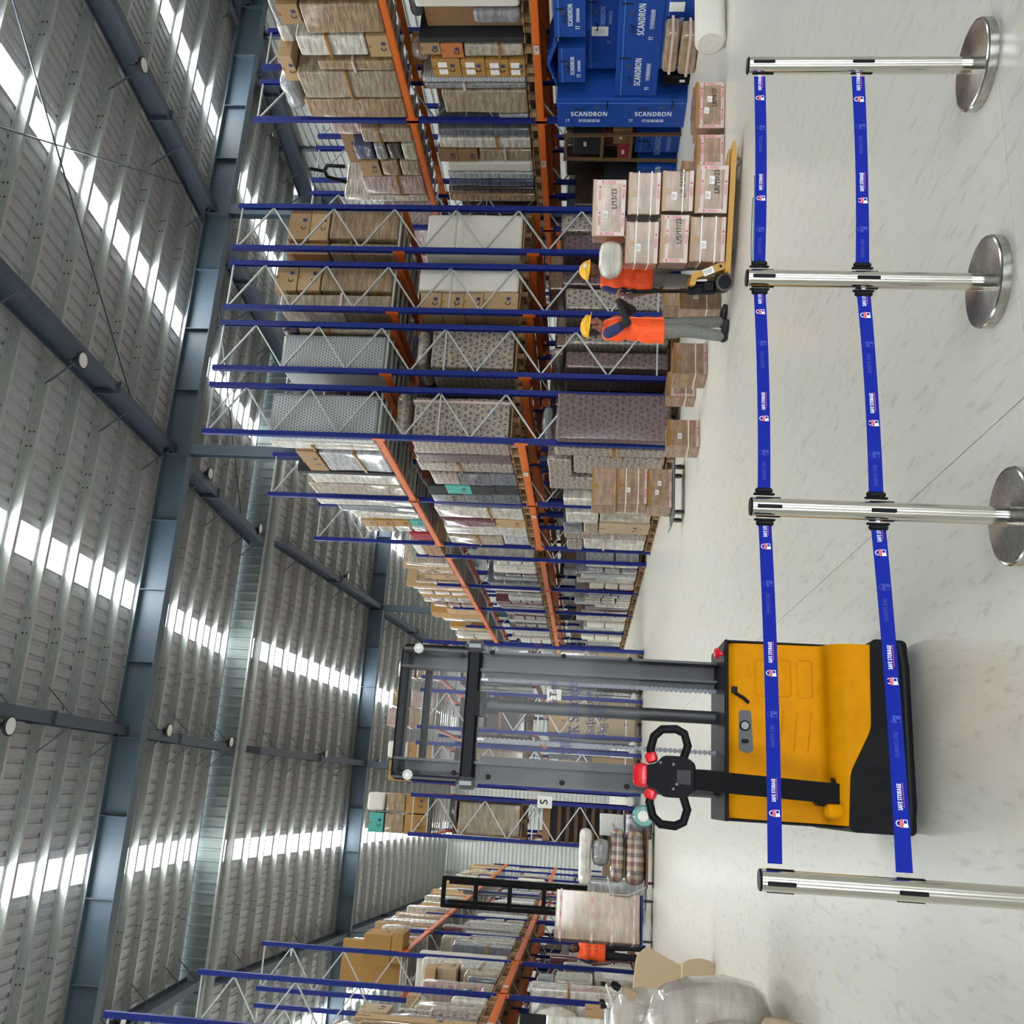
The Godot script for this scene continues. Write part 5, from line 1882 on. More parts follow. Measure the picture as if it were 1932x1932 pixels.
	part("safety_butt", soft_mesh(Vector3(0.1, 0.075, 0.06), 0.026, 0.0, 1.0, 3), M.red_plastic, hd, ht * Transform3D(Basis(), Vector3(0.0, 0.185, 0.0)))
	for s in [-1.0, 1.0]:
		part("red_button", soft_mesh(Vector3(0.045, 0.05, 0.05), 0.014, 0.0, 1.0, 2), M.red_plastic, hd, ht * Transform3D(Basis(Vector3(0, 0, 1), s * 0.3), Vector3(s * 0.075, 0.145, 0.0)))
		st = S()
		var loop := [Vector3(s * 0.06, 0.14, 0), Vector3(s * 0.11, 0.15, 0), Vector3(s * 0.165, 0.135, 0), Vector3(s * 0.195, 0.1, 0), Vector3(s * 0.198, 0.04, 0), Vector3(s * 0.18, 0.005, 0), Vector3(s * 0.13, -0.01, 0), Vector3(s * 0.07, 0.01, 0)]
		var pts := []
		for i in loop.size():
			pts.append(ht * loop[i])
		tube(st, pts, 0.0185, 12)
		done(st, "grip_loop", M.black_plastic, hd)

func bolt(parent: Node, p: Vector3) -> void:
	var st := S()
	lathe(st, [Vector2(0.0, 0.0), Vector2(0.013, 0.0), Vector2(0.011, 0.008), Vector2(0.0, 0.01)], 10, Transform3D(Basis(Vector3.RIGHT, PI / 2), p))
	done(st, "bolt", M.black_plastic, parent)

# ------------------------------------------------------------------ belt barrier in front
func make_barrier() -> void:
	var ps := [Vector3(2.86, 0, -3.22), Vector3(1.94, 0, -3.29), Vector3(1.015, 0, -3.25), Vector3(-0.205, 0, -3.15)]
	var tilt := [Vector2(0.012, 0.0), Vector2(0.0, 0.0), Vector2(0.0, 0.0), Vector2(-0.02, 0.0)]
	var where := ["at the picture's upper edge", "before the pallet truck", "right of the stacker", "left of the stacker, its foot out of view"]
	for i in 4:
		var o := thing("barrier_post", "polished steel belt barrier post " + where[i], "post", ps[i], 0, "belt barrier posts")
		var st := S()
		lathe(st, [Vector2(0.0, 0.0), Vector2(0.168, 0.0), Vector2(0.172, 0.005), Vector2(0.172, 0.037), Vector2(0.168, 0.0415), Vector2(0.16, 0.0435), Vector2(0.1, 0.046), Vector2(0.04, 0.049), Vector2(0.0, 0.049)], 56)
		done(st, "base", M.chrome_worn, o)
		st = S()
		lathe(st, [Vector2(0.0325, 0.038), Vector2(0.0325, 0.905), Vector2(0.03, 0.908)], 40)
		done(st, "pole", M.chrome, o)
		st = S()
		lathe(st, [Vector2(0.0328, 0.0), Vector2(0.0328, 0.004), Vector2(0.03, 0.007), Vector2(0.0, 0.007)], 32, Transform3D(Basis(), Vector3(0, 0.905, 0)))
		done(st, "cap", M.black_plastic, o)
		for h in [0.86, 0.475]:
			# slots round the pole: belt outlet on the sides, spare clips front and back
			for k in 4:
				var a := k * PI / 2 + 0.2
				var d := Vector3(cos(a), 0, sin(a))
				st = S()
				bbox(st, d * 0.0325 + Vector3(0, h - 0.012, 0), Vector3(0.006, 0.085, 0.014), 0.003, Basis(Vector3.UP, -a))
				done(st, "clip_slot", M.black_plastic, o)
	var names := ["right", "middle", "left"]
	for i in 3:
		for h in 2:
			var y := 0.862 if h == 0 else 0.478
			var a: Vector3 = ps[i] + Vector3(0, y, 0)
			var b: Vector3 = ps[i + 1] + Vector3(0, y, 0)
			belt("%s blue lettered belt, %s span of the barrier" % ["upper" if h == 0 else "lower", names[i]], a, b, 0.044 if h == 0 else 0.05, h, i)

func belt(label: String, a: Vector3, b: Vector3, w: float, row: int, idx: int) -> void:
	var d := (b - a).normalized()
	a += d * 0.049
	b -= d * 0.049
	var L := a.distance_to(b)
	var o := thing("barrier_belt", label, "belt", a, 0, "blue barrier belts")
	var right := -d     # lettering runs from the left post to the right post
	var fr := right.cross(Vector3.UP).normalized()
	var bs := Basis(right, Vector3.UP, fr)
	var n := 14
	var lean := 0.0 if row == 0 else 0.25
	var st := S()
	var sag := func(t: float) -> float: return -0.006 * 4.0 * t * (1.0 - t)
	var edge := func(t: float, s: float, off: float) -> Vector3:
		var lz := sin(t * PI) * lean * 0.02 * s
		return d * (t * L) + Vector3(0, sag.call(t) + s * w * 0.5, 0) + fr * (off + lz)
	for k in n:
		var t0 := float(k) / n
		var t1 := float(k + 1) / n
		quad(st, edge.call(t0, 1, 0.001), edge.call(t1, 1, 0.001), edge.call(t1, -1, 0.001), edge.call(t0, -1, 0.001))
		quad(st, edge.call(t0, -1, -0.001), edge.call(t1, -1, -0.001), edge.call(t1, 1, -0.001), edge.call(t0, 1, -0.001))
		quad(st, edge.call(t0, 1, -0.001), edge.call(t1, 1, -0.001), edge.call(t1, 1, 0.001), edge.call(t0, 1, 0.001))
		quad(st, edge.call(t0, -1, 0.001), edge.call(t1, -1, 0.001), edge.call(t1, -1, -0.001), edge.call(t0, -1, -0.001))
	done(st, "webbing", M.belt, o)
	# end clips
	for e in [0.0, 1.0]:
		if (idx == 0 and e == 0.0) or (idx == 2 and e == 1.0):
			continue
		st = S()
		var p: Vector3 = edge.call(e, 0, 0) + d * (0.012 if e == 0.0 else -0.012)
		bbox(st, p, Vector3(0.02, w + 0.016, 0.018), 0.006, bs)
		bbox(st, p + d * (-0.013 if e == 0.0 else 0.013), Vector3(0.008, w + 0.03, 0.012), 0.003, bs)
		done(st, "end_clip", M.black_plastic, o)
	# print: lock emblem and words, and the other side's print showing through
	var pitch := 0.44
	var s := 0.055
	var k := 0
	while s < L - 0.05:
		var ghost := k % 2 == 1
		var t := s / L
		var at := Transform3D(bs, edge.call(t, 0, 0.0025))
		emblem(o, at, w, ghost)
		s += pitch * 0.5
		k += 1

func emblem(o: Node, at: Transform3D, w: float, ghost: bool) -> void:
	var fl := Basis.from_scale(Vector3(-1, 1, 1)) if ghost else Basis()
	var m_w: Material = M.belt_ghost if ghost else M.belt_white
	var m_r: Material = M.belt_ghost if ghost else M.belt_red
	var u := w
	at = at * Transform3D(fl, Vector3.ZERO)
	words("SAFE STORAGE", u * 0.27, m_w, o, at * Transform3D(Basis(), Vector3(u * 0.6, u * 0.02, 0)), 0.62)
	# lock shackle
	var st := S()
	var pts := []
	for i in 9:
		var a := PI * i / 8.0
		pts.append(at * Vector3(-u * 0.98 + cos(a) * u * 0.17, u * 0.16 + sin(a) * u * 0.2, 0))
	tube(st, pts, u * 0.035, 6)
	prism(st, PackedVector2Array([Vector2(-u * 1.2, -u * 0.38), Vector2(-u * 0.98, -u * 0.34), Vector2(-u * 0.98, -u * 0.08), Vector2(-u * 1.22, -u * 0.06)]), 0.0, 0.0008, at)
	for q in [[-0.97, -0.34, -0.76, -0.3], [-0.97, -0.1, -0.74, -0.06], [-0.79, -0.33, -0.75, -0.07]]:
		prism(st, PackedVector2Array([Vector2(u * q[0], u * q[1]), Vector2(u * q[2], u * q[1]), Vector2(u * q[2], u * q[3]), Vector2(u * q[0], u * q[3])]), 0.0, 0.0008, at)
	done(st, "emblem_lock", m_w, o)
	st = S()
	prism(st, PackedVector2Array([Vector2(-u * 1.25, -u * 0.02), Vector2(-u * 0.74, -u * 0.03), Vector2(-u * 0.72, u * 0.09), Vector2(-u * 0.9, u * 0.15), Vector2(-u * 1.2, u * 0.13)]), 0.0, 0.0012, at)
	done(st, "emblem_roof", m_r, o)
	if not ghost:
		st = S()
		prism(st, PackedVector2Array([Vector2(-u * 0.05, -u * 0.22), Vector2(u * 1.45, -u * 0.22), Vector2(u * 1.45, -u * 0.19), Vector2(-u * 0.05, -u * 0.19)]), 0.0, 0.0008, at)
		done(st, "underline", m_r, o)

# ------------------------------------------------------------------ people
# smooth union of tapered capsules, meshed as surface nets.
# prim: [a, b, ra, rb]; cuts: [normal, offset] keeps points with normal.p < offset
func flesh(prims: Array, cell: float, K: float, cuts: Array, vs: PackedVector3Array, ix: PackedInt32Array) -> Array:
	var lo := Vector3.ONE * 1e9
	var hi := Vector3.ONE * -1e9
	for p in prims:
		var r: float = maxf(p[2], p[3]) + 0.03
		lo = lo.min(p[0] - Vector3.ONE * r).min(p[1] - Vector3.ONE * r)
		hi = hi.max(p[0] + Vector3.ONE * r).max(p[1] + Vector3.ONE * r)
	var nx := int((hi.x - lo.x) / cell) + 3
	var ny := int((hi.y - lo.y) / cell) + 3
	var nzz := int((hi.z - lo.z) / cell) + 3
	var F := PackedFloat32Array()
	F.resize(nx * ny * nzz)
	for p in prims:
		var a: Vector3 = p[0]
		var b: Vector3 = p[1]
		var ra: float = p[2]
		var rb: float = p[3]
		var m := 4.0 / K + cell * 1.5
		var l := (a - Vector3.ONE * (ra + m)).min(b - Vector3.ONE * (rb + m))
		var h := (a + Vector3.ONE * (ra + m)).max(b + Vector3.ONE * (rb + m))
		var i0 := maxi(0, int((l.x - lo.x) / cell))
		var i1 := mini(nx - 1, int((h.x - lo.x) / cell) + 1)
		var j0 := maxi(0, int((l.y - lo.y) / cell))
		var j1 := mini(ny - 1, int((h.y - lo.y) / cell) + 1)
		var k0 := maxi(0, int((l.z - lo.z) / cell))
		var k1 := mini(nzz - 1, int((h.z - lo.z) / cell) + 1)
		var ab := b - a
		var q := maxf(ab.length_squared(), 1e-9)
		for k in range(k0, k1 + 1):
			for j in range(j0, j1 + 1):
				var row := (k * ny + j) * nx
				for i in range(i0, i1 + 1):
					var v := Vector3(lo.x + i * cell, lo.y + j * cell, lo.z + k * cell)
					var t := clampf((v - a).dot(ab) / q, 0.0, 1.0)
					var d := v.distance_to(a + ab * t) - lerpf(ra, rb, t)
					if d < m:
						F[row + i] += exp(clampf(-d * K, -20.0, 20.0))
	for cut in cuts:
		for k in nzz:
			for j in ny:
				for i in nx:
					var id := (k * ny + j) * nx + i
					if F[id] > 0.0:
						var d: float = Vector3(lo.x + i * cell, lo.y + j * cell, lo.z + k * cell).dot(cut[0]) - cut[1]
						if d > -1.5 * cell:
							F[id] = minf(F[id], exp(clampf(-d * K, -20.0, 20.0)))
	var cellv := {}
	var sx := [0, 1, 0, 1, 0, 1, 0, 1]
	var sy := [0, 0, 1, 1, 0, 0, 1, 1]
	var sz := [0, 0, 0, 0, 1, 1, 1, 1]
	var ed := [[0, 1], [2, 3], [4, 5], [6, 7], [0, 2], [1, 3], [4, 6], [5, 7], [0, 4], [1, 5], [2, 6], [3, 7]]
	for k in nzz - 1:
		for j in ny - 1:
			var row := (k * ny + j) * nx
			for i in nx - 1:
				var id := row + i
				var n0 := F[id] > 1.0
				if n0 == (F[id + 1] > 1.0) and n0 == (F[id + nx] > 1.0) and n0 == (F[id + nx + 1] > 1.0):
					var o := id + nx * ny
					if n0 == (F[o] > 1.0) and n0 == (F[o + 1] > 1.0) and n0 == (F[o + nx] > 1.0) and n0 == (F[o + nx + 1] > 1.0):
						continue
				var acc := Vector3.ZERO
				var cnt := 0
				var f := []
				for c in 8:
					f.append(-log(maxf(F[id + sx[c] + sy[c] * nx + sz[c] * nx * ny], 1e-8)))
				for e in ed:
					var fa: float = f[e[0]]
					var fb: float = f[e[1]]
					if (fa < 0.0) != (fb < 0.0):
						var t := clampf(fa / (fa - fb), 0.02, 0.98)
						acc += Vector3(lerpf(sx[e[0]], sx[e[1]], t), lerpf(sy[e[0]], sy[e[1]], t), lerpf(sz[e[0]], sz[e[1]], t))
						cnt += 1
				cellv[id] = vs.size()
				vs.append(lo + (Vector3(i, j, k) + acc / maxf(cnt, 1)) * cell)
	for id in cellv:
		var i: int = id % nx
		var j: int = (id / nx) % ny
		var k: int = id / (nx * ny)
		var a := F[id] > 1.0
		for ax in 3:
			var st: int = [1, nx, nx * ny][ax]
			if [i, j, k][ax] + 1 >= [nx, ny, nzz][ax]:
				continue
			var b := F[id + st] > 1.0
			if a == b:
				continue
			var u: int = [nx, nx * ny, 1][ax]
			var v: int = [nx * ny, 1, nx][ax]
			if not (cellv.has(id - u) and cellv.has(id - v) and cellv.has(id - u - v)):
				continue
			var p0: int = cellv[id]
			var p1: int = cellv[id - u]
			var p2: int = cellv[id - u - v]
			var p3: int = cellv[id - v]
			if a:
				ix.append_array(PackedInt32Array([p0, p2, p1, p0, p3, p2]))
			else:
				ix.append_array(PackedInt32Array([p0, p1, p2, p0, p2, p3]))
	return [vs, ix]

func flesh_mesh(groups: Array) -> ArrayMesh:
	# groups: [prims, cell, K, cuts]
	var vs := PackedVector3Array()
	var ix := PackedInt32Array()
	for g in groups:
		var r := flesh(g[0], g[1], g[2], g[3], vs, ix)
		vs = r[0]
		ix = r[1]
	var ns := PackedVector3Array()
	ns.resize(vs.size())
	for i in range(0, ix.size(), 3):
		var n := (vs[ix[i + 2]] - vs[ix[i]]).cross(vs[ix[i + 1]] - vs[ix[i]])
		for q in 3:
			ns[ix[i + q]] += n
	for i in ns.size():
		ns[i] = ns[i].normalized()
	var arr := []
	arr.resize(Mesh.ARRAY_MAX)
	arr[Mesh.ARRAY_VERTEX] = vs
	arr[Mesh.ARRAY_NORMAL] = ns
	arr[Mesh.ARRAY_INDEX] = ix
	var mesh := ArrayMesh.new()
	mesh.add_surface_from_arrays(Mesh.PRIMITIVE_TRIANGLES, arr)
	return mesh

# hand at wrist w, fingers along f, palm facing n; curl in radians per joint
func hand_prims(w: Vector3, f: Vector3, n: Vector3, thumb_side: float, curl: float) -> Array:
	f = f.normalized()
	n = (n - f * n.dot(f)).normalized()
	var s := f.cross(n) * thumb_side
	var out := []
	out.append([w, w + f * 0.03, 0.026, 0.027])
	for k in 4:
		var o := (k - 1.5) * 0.019
		var base := w + f * 0.085 - s * o
		out.append([w + f * 0.02 - s * o * 0.6, base, 0.017, 0.0125])
		var d := f
		var p := base
		var L: float = [0.034, 0.039, 0.036, 0.028][k]
		for j in 3:
			d = d.rotated(f.cross(n).normalized(), curl * (0.8 if j == 0 else 1.0))
			var e: Vector3 = p + d * (L * float([1.0, 0.75, 0.6][j]))
			out.append([p, e, 0.0098 - 0.0008 * j, 0.009 - 0.0008 * j])
			p = e
	var t0 := w + f * 0.03 + s * 0.028
	var t1 := t0 + (f * 0.6 + s * 0.5 + n * 0.5).normalized() * 0.042
	var t2 := t1 + (f * 0.8 - s * 0.2 + n * 0.5).normalized() * 0.03
	out.append([w + f * 0.015 + s * 0.01, t0, 0.017, 0.014])
	out.append([t0, t1, 0.0125, 0.011])
	out.append([t1, t2, 0.0105, 0.009])
	return out

# x = the person's left, y up, z forward; feet at the origin
func person(label: String, at: Transform3D, J: Dictionary, skin: Material, low: Material, sleeve: String, helmet: bool, dark := false) -> Node3D:
	var o := Node3D.new()
	o.name = numbered("person")
	add_child(o)
	o.transform = at
	tag(o, label, "person", "men in orange vests")
	var hd: Transform3D = J.head     # head frame: origin at the neck's top
	var H := func(x: float, y: float, z: float) -> Vector3: return hd * Vector3(x, y, z)
	var limbs := []
	var arms := []
	var hands := []
	for s in [-1.0, 1.0]:
		var sd := "r" if s < 0 else "l"
		var sh := Vector3(s * 0.175, 1.385, 0.0)
		var el: Vector3 = J[sd + "e"]
		var wr: Vector3 = J[sd + "w"]
		arms.append([sh, el, wr])
		limbs.append([sh, el, 0.047, 0.037])
		limbs.append([el, wr, 0.038, 0.026])
		hands.append_array(hand_prims(wr, J[sd + "f"], J[sd + "n"], -s if J.get("flip", false) else s, J.curl))
		var hip := Vector3(s * 0.085, 0.9, 0.0)
		var kn: Vector3 = J[sd + "k"]
		var an: Vector3 = J[sd + "a"]
		limbs.append([hip, kn, 0.075, 0.05])
		limbs.append([kn, an, 0.05, 0.034])
	var torso := [[Vector3(-0.1, 0.95, 0), Vector3(0.1, 0.95, 0), 0.105, 0.105], [Vector3(-0.085, 1.1, 0.01), Vector3(0.085, 1.1, 0.01), 0.1, 0.1], [Vector3(-0.1, 1.27, 0.005), Vector3(0.1, 1.27, 0.005), 0.105, 0.105], [Vector3(-0.14, 1.37, -0.01), Vector3(0.14, 1.37, -0.01), 0.062, 0.062], [Vector3(0, 1.38, -0.01), H.call(0, 0.03, -0.01), 0.06, 0.054]]
	var head := [[H.call(0, 0.135, -0.012), H.call(0, 0.125, 0.012), 0.082, 0.08], [H.call(0, 0.1, 0.022), H.call(0, 0.045, 0.045), 0.062, 0.044], [H.call(-0.03, 0.1, 0.048), H.call(0.03, 0.1, 0.048), 0.035, 0.035], [H.call(-0.02, 0.03, 0.052), H.call(0.02, 0.03, 0.052), 0.028, 0.028], [H.call(0, 0.115, 0.088), H.call(0, 0.078, 0.104), 0.008, 0.014], [H.call(-0.012, 0.076, 0.095), H.call(0.012, 0.076, 0.095), 0.009, 0.009], [H.call(-0.035, 0.122, 0.076), H.call(0.035, 0.122, 0.076), 0.012, 0.012], [H.call(-0.017, 0.05, 0.086), H.call(0.017, 0.05, 0.086), 0.009, 0.009], [H.call(0, -0.03, -0.015), H.call(0, 0.06, 0.0), 0.055, 0.055]]
	for s in [-1.0, 1.0]:
		head.append([H.call(s * 0.08, 0.115, 0.0), H.call(s * 0.079, 0.078, 0.006), 0.014, 0.01])
	part("body", flesh_mesh([[torso + limbs, 0.016, 70.0, []], [head, 0.0065, 150.0, []], [hands, 0.0055, 260.0, []]]), skin, o)
	# face details
	for s in [-1.0, 1.0]:
		var e := SphereMesh.new()
		e.radius = 0.0105
		e.height = 0.021
		e.radial_segments = 12
		e.rings = 6
		var ey := part("eye", e, M.eye_white, o, Transform3D(Basis(), H.call(s * 0.031, 0.106, 0.0755)))
		var ir := SphereMesh.new()
		ir.radius = 0.0062
		ir.height = 0.0124
		ir.radial_segments = 10
		ir.rings = 5
		part("iris", ir, M.hair, ey, Transform3D(Basis(), hd.basis * Vector3(0, 0, 0.0062)))
		var st := S()
		tube(st, [H.call(s * 0.014, 0.124, 0.086), H.call(s * 0.032, 0.128, 0.083), H.call(s * 0.048, 0.122, 0.073)], [0.004, 0.0045, 0.0025], 6)
		done(st, "eyebrow", M.hair, o)
	var sl := S()
	tube(sl, [H.call(-0.024, 0.05, 0.089), H.call(0, 0.052, 0.096), H.call(0.024, 0.05, 0.089)], [0.003, 0.0055, 0.003], 6)
	done(sl, "lips", M.lips, o)
	if dark:
		part("beard", flesh_mesh([[[[H.call(-0.04, 0.03, 0.04), H.call(0.04, 0.03, 0.04), 0.036, 0.036], [H.call(0, 0.02, 0.055), H.call(0, 0.028, 0.06), 0.03, 0.03], [H.call(-0.02, 0.066, 0.088), H.call(0.02, 0.066, 0.088), 0.009, 0.009], [H.call(-0.07, 0.09, 0.0), H.call(-0.055, 0.03, 0.03), 0.016, 0.02], [H.call(0.07, 0.09, 0.0), H.call(0.055, 0.03, 0.03), 0.016, 0.02]], 0.007, 150.0, []]]), M.hair, o)
	part("hair", flesh_mesh([[[[H.call(0, 0.145, -0.02), H.call(0, 0.14, -0.005), 0.088, 0.086], [H.call(0, 0.08, -0.05), H.call(0, 0.06, -0.045), 0.055, 0.045], [H.call(-0.078, 0.13, 0.0), H.call(-0.076, 0.1, 0.002), 0.012, 0.008], [H.call(0.078, 0.13, 0.0), H.call(0.076, 0.1, 0.002), 0.012, 0.008]], 0.008, 140.0, []]]), M.hair, o)
	if helmet:
		var st := S()
		var prof := []
		for i in 9:
			var a := PI / 2 * i / 8.0
			prof.append(Vector2(cos(a), sin(a)))
		lathe(st, prof, 28, hd * Transform3D(Basis.from_scale(Vector3(0.112, 0.108, 0.135)), Vector3(0, 0.15, 0.0)))
		var hm := done(st, "helmet", M.helmet, o)
		st = S()
		var brim := PackedVector2Array()
		for i in 28:
			var a := TAU * i / 28.0
			var rr := 0.124 if sin(a) < 0.2 else 0.124 + 0.03 * sin(a)
			brim.append(Vector2(cos(a) * 0.122, sin(a) * (rr + 0.02)))
		prism(st, brim, -0.004, 0.004, hd * Transform3D(Basis(Vector3(1, 0, 0), Vector3(0, 0, 1), Vector3(0, -1, 0)) * Basis(), Vector3(0, 0.152, 0.0)))
		done(st, "helmet_brim", M.helmet, hm)
		st = S()
		for x in [-0.03, 0.0, 0.03]:
			var pts := []
			for i in 9:
				var a := lerpf(0.35, PI - 0.35, i / 8.0)
				pts.append(H.call(x, 0.15 + sin(a) * 0.110 * sqrt(1.0 - pow(x / 0.112, 2)), cos(a) * 0.137))
			tube(st, pts, 0.005, 6)
		done(st, "helmet_rib", M.helmet, hm)
		st = S()
		box(st, H.call(0, 0.205, 0.122), Vector3(0.05, 0.04, 0.008), hd.basis * Basis(Vector3.RIGHT, -0.6))
		done(st, "helmet_badge", M.paper, hm)
		st = S()
		tube(st, [H.call(-0.095, 0.15, 0.03), H.call(-0.075, 0.06, 0.04), H.call(0, 0.0, 0.07), H.call(0.075, 0.06, 0.04), H.call(0.095, 0.15, 0.03)], 0.004, 6)
		done(st, "chin_strap", M.black_cloth, hm)
	# shirt with short sleeves
	var shirt := []
	for p in torso.slice(0, 4):
		shirt.append([p[0], p[1], p[2] + 0.008, p[3] + 0.008])
	shirt.append([Vector3(0, 1.38, -0.01), Vector3(0, 1.44, -0.008), 0.07, 0.062])
	var scuts := []
	for a in arms:
		shirt.append([a[0], a[0].lerp(a[1], 0.62), 0.062, 0.056])
	part("shirt", flesh_mesh([[shirt, 0.014, 80.0, [[Vector3(0, -1, 0), -0.86]]]]), M.navy, o)
	if sleeve == "black":
		var sp := []
		for a in arms:
			sp.append([a[0].lerp(a[1], 0.5), a[1], 0.049, 0.044])
			sp.append([a[1], a[1].lerp(a[2], 0.93), 0.044, 0.032])
		part("arm_sleeves", flesh_mesh([[sp, 0.011, 120.0, []]]), M.black_cloth, o)
	# trousers
	var tr := [[Vector3(-0.09, 0.93, 0), Vector3(0.09, 0.93, 0), 0.118, 0.118]]
	for s in [-1.0, 1.0]:
		var sd := "r" if s < 0 else "l"
		var kn: Vector3 = J[sd + "k"]
		var an: Vector3 = J[sd + "a"]
		tr.append([Vector3(s * 0.088, 0.88, 0), kn, 0.1, 0.076])
		tr.append([kn, an, 0.076, 0.064])
		for q in 4:
			tr.append([an.lerp(kn, 0.06 + 0.09 * q) + Vector3(-0.03, 0, 0.01 * (q % 2)), an.lerp(kn, 0.08 + 0.09 * q) + Vector3(0.03, 0.012, 0), 0.043, 0.043])
	part("trousers", flesh_mesh([[tr, 0.013, 110.0, [[Vector3(0, 1, 0), 0.99]]]]), low, o)
	# vest, open at the arms, hem at hip height
	var vt := []
	for p in torso.slice(0, 4):
		vt.append([p[0], p[1], p[2] + 0.02, p[3] + 0.02])
	vt.append([Vector3(-0.12, 0.76, 0.0), Vector3(0.12, 0.76, 0.0), 0.125, 0.125])
	vt.append([Vector3(-0.12, 0.88, 0.0), Vector3(0.12, 0.88, 0.0), 0.12, 0.12])
	vt.append([Vector3(-0.15, 1.39, -0.005), Vector3(0.15, 1.39, -0.005), 0.066, 0.066])
	var vest := part("vest", flesh_mesh([[vt, 0.012, 80.0, [[Vector3(0, -1, 0), -J.hem], [Vector3(1, 0, 0), 0.225], [Vector3(-1, 0, 0), 0.225], [Vector3(0, 1, 0), 1.455]]]]), M.vest, o)
	var st := S()
	tube(st, [Vector3(0.02, 1.40, 0.10), Vector3(0.02, 1.3, 0.13), Vector3(0.02, 1.05, 0.135), Vector3(0.02, J.hem, 0.13)], 0.006, 6)
	done(st, "vest_piping", M.vest_trim, vest)
	st = S()
	box(st, Vector3(-0.11, 0.98, 0.125), Vector3(0.12, 0.14, 0.012), Basis(Vector3.UP, -0.25))
	done(st, "vest_pocket", M.vest, vest)
	# shoes
	for s in [-1.0, 1.0]:
		var sd := "r" if s < 0 else "l"
		var an: Vector3 = J[sd + "a"]
		var td: Vector3 = J[sd + "t"]
		var f := Vector3(an.x, 0.0, an.z)
		part("shoe", flesh_mesh([[[[f + Vector3(0, 0.075, -0.01), f + Vector3(0, 0.05, -0.03), 0.045, 0.045], [f + Vector3(0, 0.05, -0.03), f + td * 0.12 + Vector3(0, 0.04, 0), 0.042, 0.04], [f + td * 0.1 + Vector3(0, 0.035, 0), f + td * 0.175 + Vector3(0, 0.03, 0), 0.04, 0.032]], 0.009, 120.0, [[Vector3(0, -1, 0), -0.001]]]]), M.shoe, o)
	return o

func facing(pos: Vector3, dir: Vector3) -> Transform3D:
	var z := Vector3(dir.x, 0, dir.z).normalized()
	return Transform3D(Basis(Vector3.UP.cross(z), Vector3.UP, z), pos)

func make_people() -> void:
	# first man, hands on the truck's handle
	var d := TRUCK_D
	var zax := d.cross(Vector3.UP)
	var grip := TRUCK_P + d * -0.21 - zax * 0.26 + Vector3(0, 1.262, 0)
	var pos := Vector3(5.33, 0, -10.24)
	var T := facing(pos, Vector3(0.62, 0, 0.6))
	var inv := T.affine_inverse()
	var g := inv * grip
	var across: Vector3 = (inv.basis * zax).normalized()     # along the loop's bar
	var gr := g + across * 0.055
	var gl := g - across * 0.055
	if gr.x > gl.x:
		var t := gr
		gr = gl
		gl = t
	var down := Vector3(0, -1, 0)
	var fw := (g - Vector3(0, 1.3, 0)).normalized()
	person("man in orange vest and yellow helmet gripping the pallet truck handle", T, {
		"head": Transform3D(Basis(Vector3.UP, 0.25) * Basis(Vector3.RIGHT, 0.08), Vector3(0, 1.45, 0.01)),
		"re": Vector3(-0.27, 1.17, 0.16), "rw": gr - fw * 0.085 + Vector3(0, 0.022, 0), "rf": fw, "rn": down,
		"le": Vector3(0.26, 1.1, 0.16), "lw": gl - fw * 0.085 + Vector3(0, 0.022, 0), "lf": fw, "ln": down,
		"rk": Vector3(-0.1, 0.49, 0.03), "ra": Vector3(-0.11, 0.09, -0.02), "rt": Vector3(-0.1, 0, 1).normalized(),
		"lk": Vector3(0.11, 0.49, 0.05), "la": Vector3(0.12, 0.09, 0.08), "lt": Vector3(0.2, 0, 1).normalized(),
		"curl": 1.15, "hem": 0.735}, M.skin, M.jeans, "black", true)
	# second man, behind the cartons
	var T2 := facing(Vector3(6.2, 0, -10.42), Vector3(-0.25, 0, 0.97))
	person("man in orange vest and yellow helmet standing behind the stacked cartons", Transform3D(T2.basis * 1.03, T2.origin), {
		"head": Transform3D(Basis(Vector3.UP, 0.15) * Basis(Vector3.RIGHT, 0.12), Vector3(0, 1.45, 0.01)),
		"re": Vector3(-0.27, 1.1, -0.02), "rw": Vector3(-0.25, 0.87, 0.06), "rf": Vector3(0.05, -0.9, 0.3), "rn": Vector3(1, 0, 0),
		"le": Vector3(0.24, 1.14, 0.12), "lw": Vector3(0.2, 1.2, 0.34), "lf": Vector3(0, 0.1, 1), "ln": Vector3(-1, 0, 0),
		"rk": Vector3(-0.1, 0.49, 0.02), "ra": Vector3(-0.11, 0.09, -0.02), "rt": Vector3(-0.15, 0, 1).normalized(),
		"lk": Vector3(0.1, 0.49, 0.02), "la": Vector3(0.11, 0.09, -0.01), "lt": Vector3(0.15, 0, 1).normalized(),
		"curl": 0.35, "hem": 0.84}, M.skin_dark, M.jeans, "", true)
	# third man, in the shade of the left aisle
	var T3 := facing(Vector3(-3.18, 0, -22.9), Vector3(0.2, 0, 0.97))
	person("bearded man in orange vest standing in shade by the left rack", T3, {
		"head": Transform3D(Basis(Vector3.UP, 0.1), Vector3(0, 1.45, 0.01)),
		"re": Vector3(-0.27, 1.1, -0.03), "rw": Vector3(-0.26, 0.86, 0.05), "rf": Vector3(0.05, -0.95, 0.2), "rn": Vector3(1, 0, 0),
		"le": Vector3(0.27, 1.1, -0.03), "lw": Vector3(0.26, 0.86, 0.05), "lf": Vector3(-0.05, -0.95, 0.2), "ln": Vector3(-1, 0, 0),
		"rk": Vector3(-0.1, 0.49, 0.02), "ra": Vector3(-0.11, 0.09, -0.02), "rt": Vector3(-0.15, 0, 1).normalized(),
		"lk": Vector3(0.1, 0.49, 0.02), "la": Vector3(0.11, 0.09, -0.01), "lt": Vector3(0.15, 0, 1).normalized(),
		"curl": 0.35, "hem": 0.86}, M.skin_dark, M.black_cloth, "", false, true)

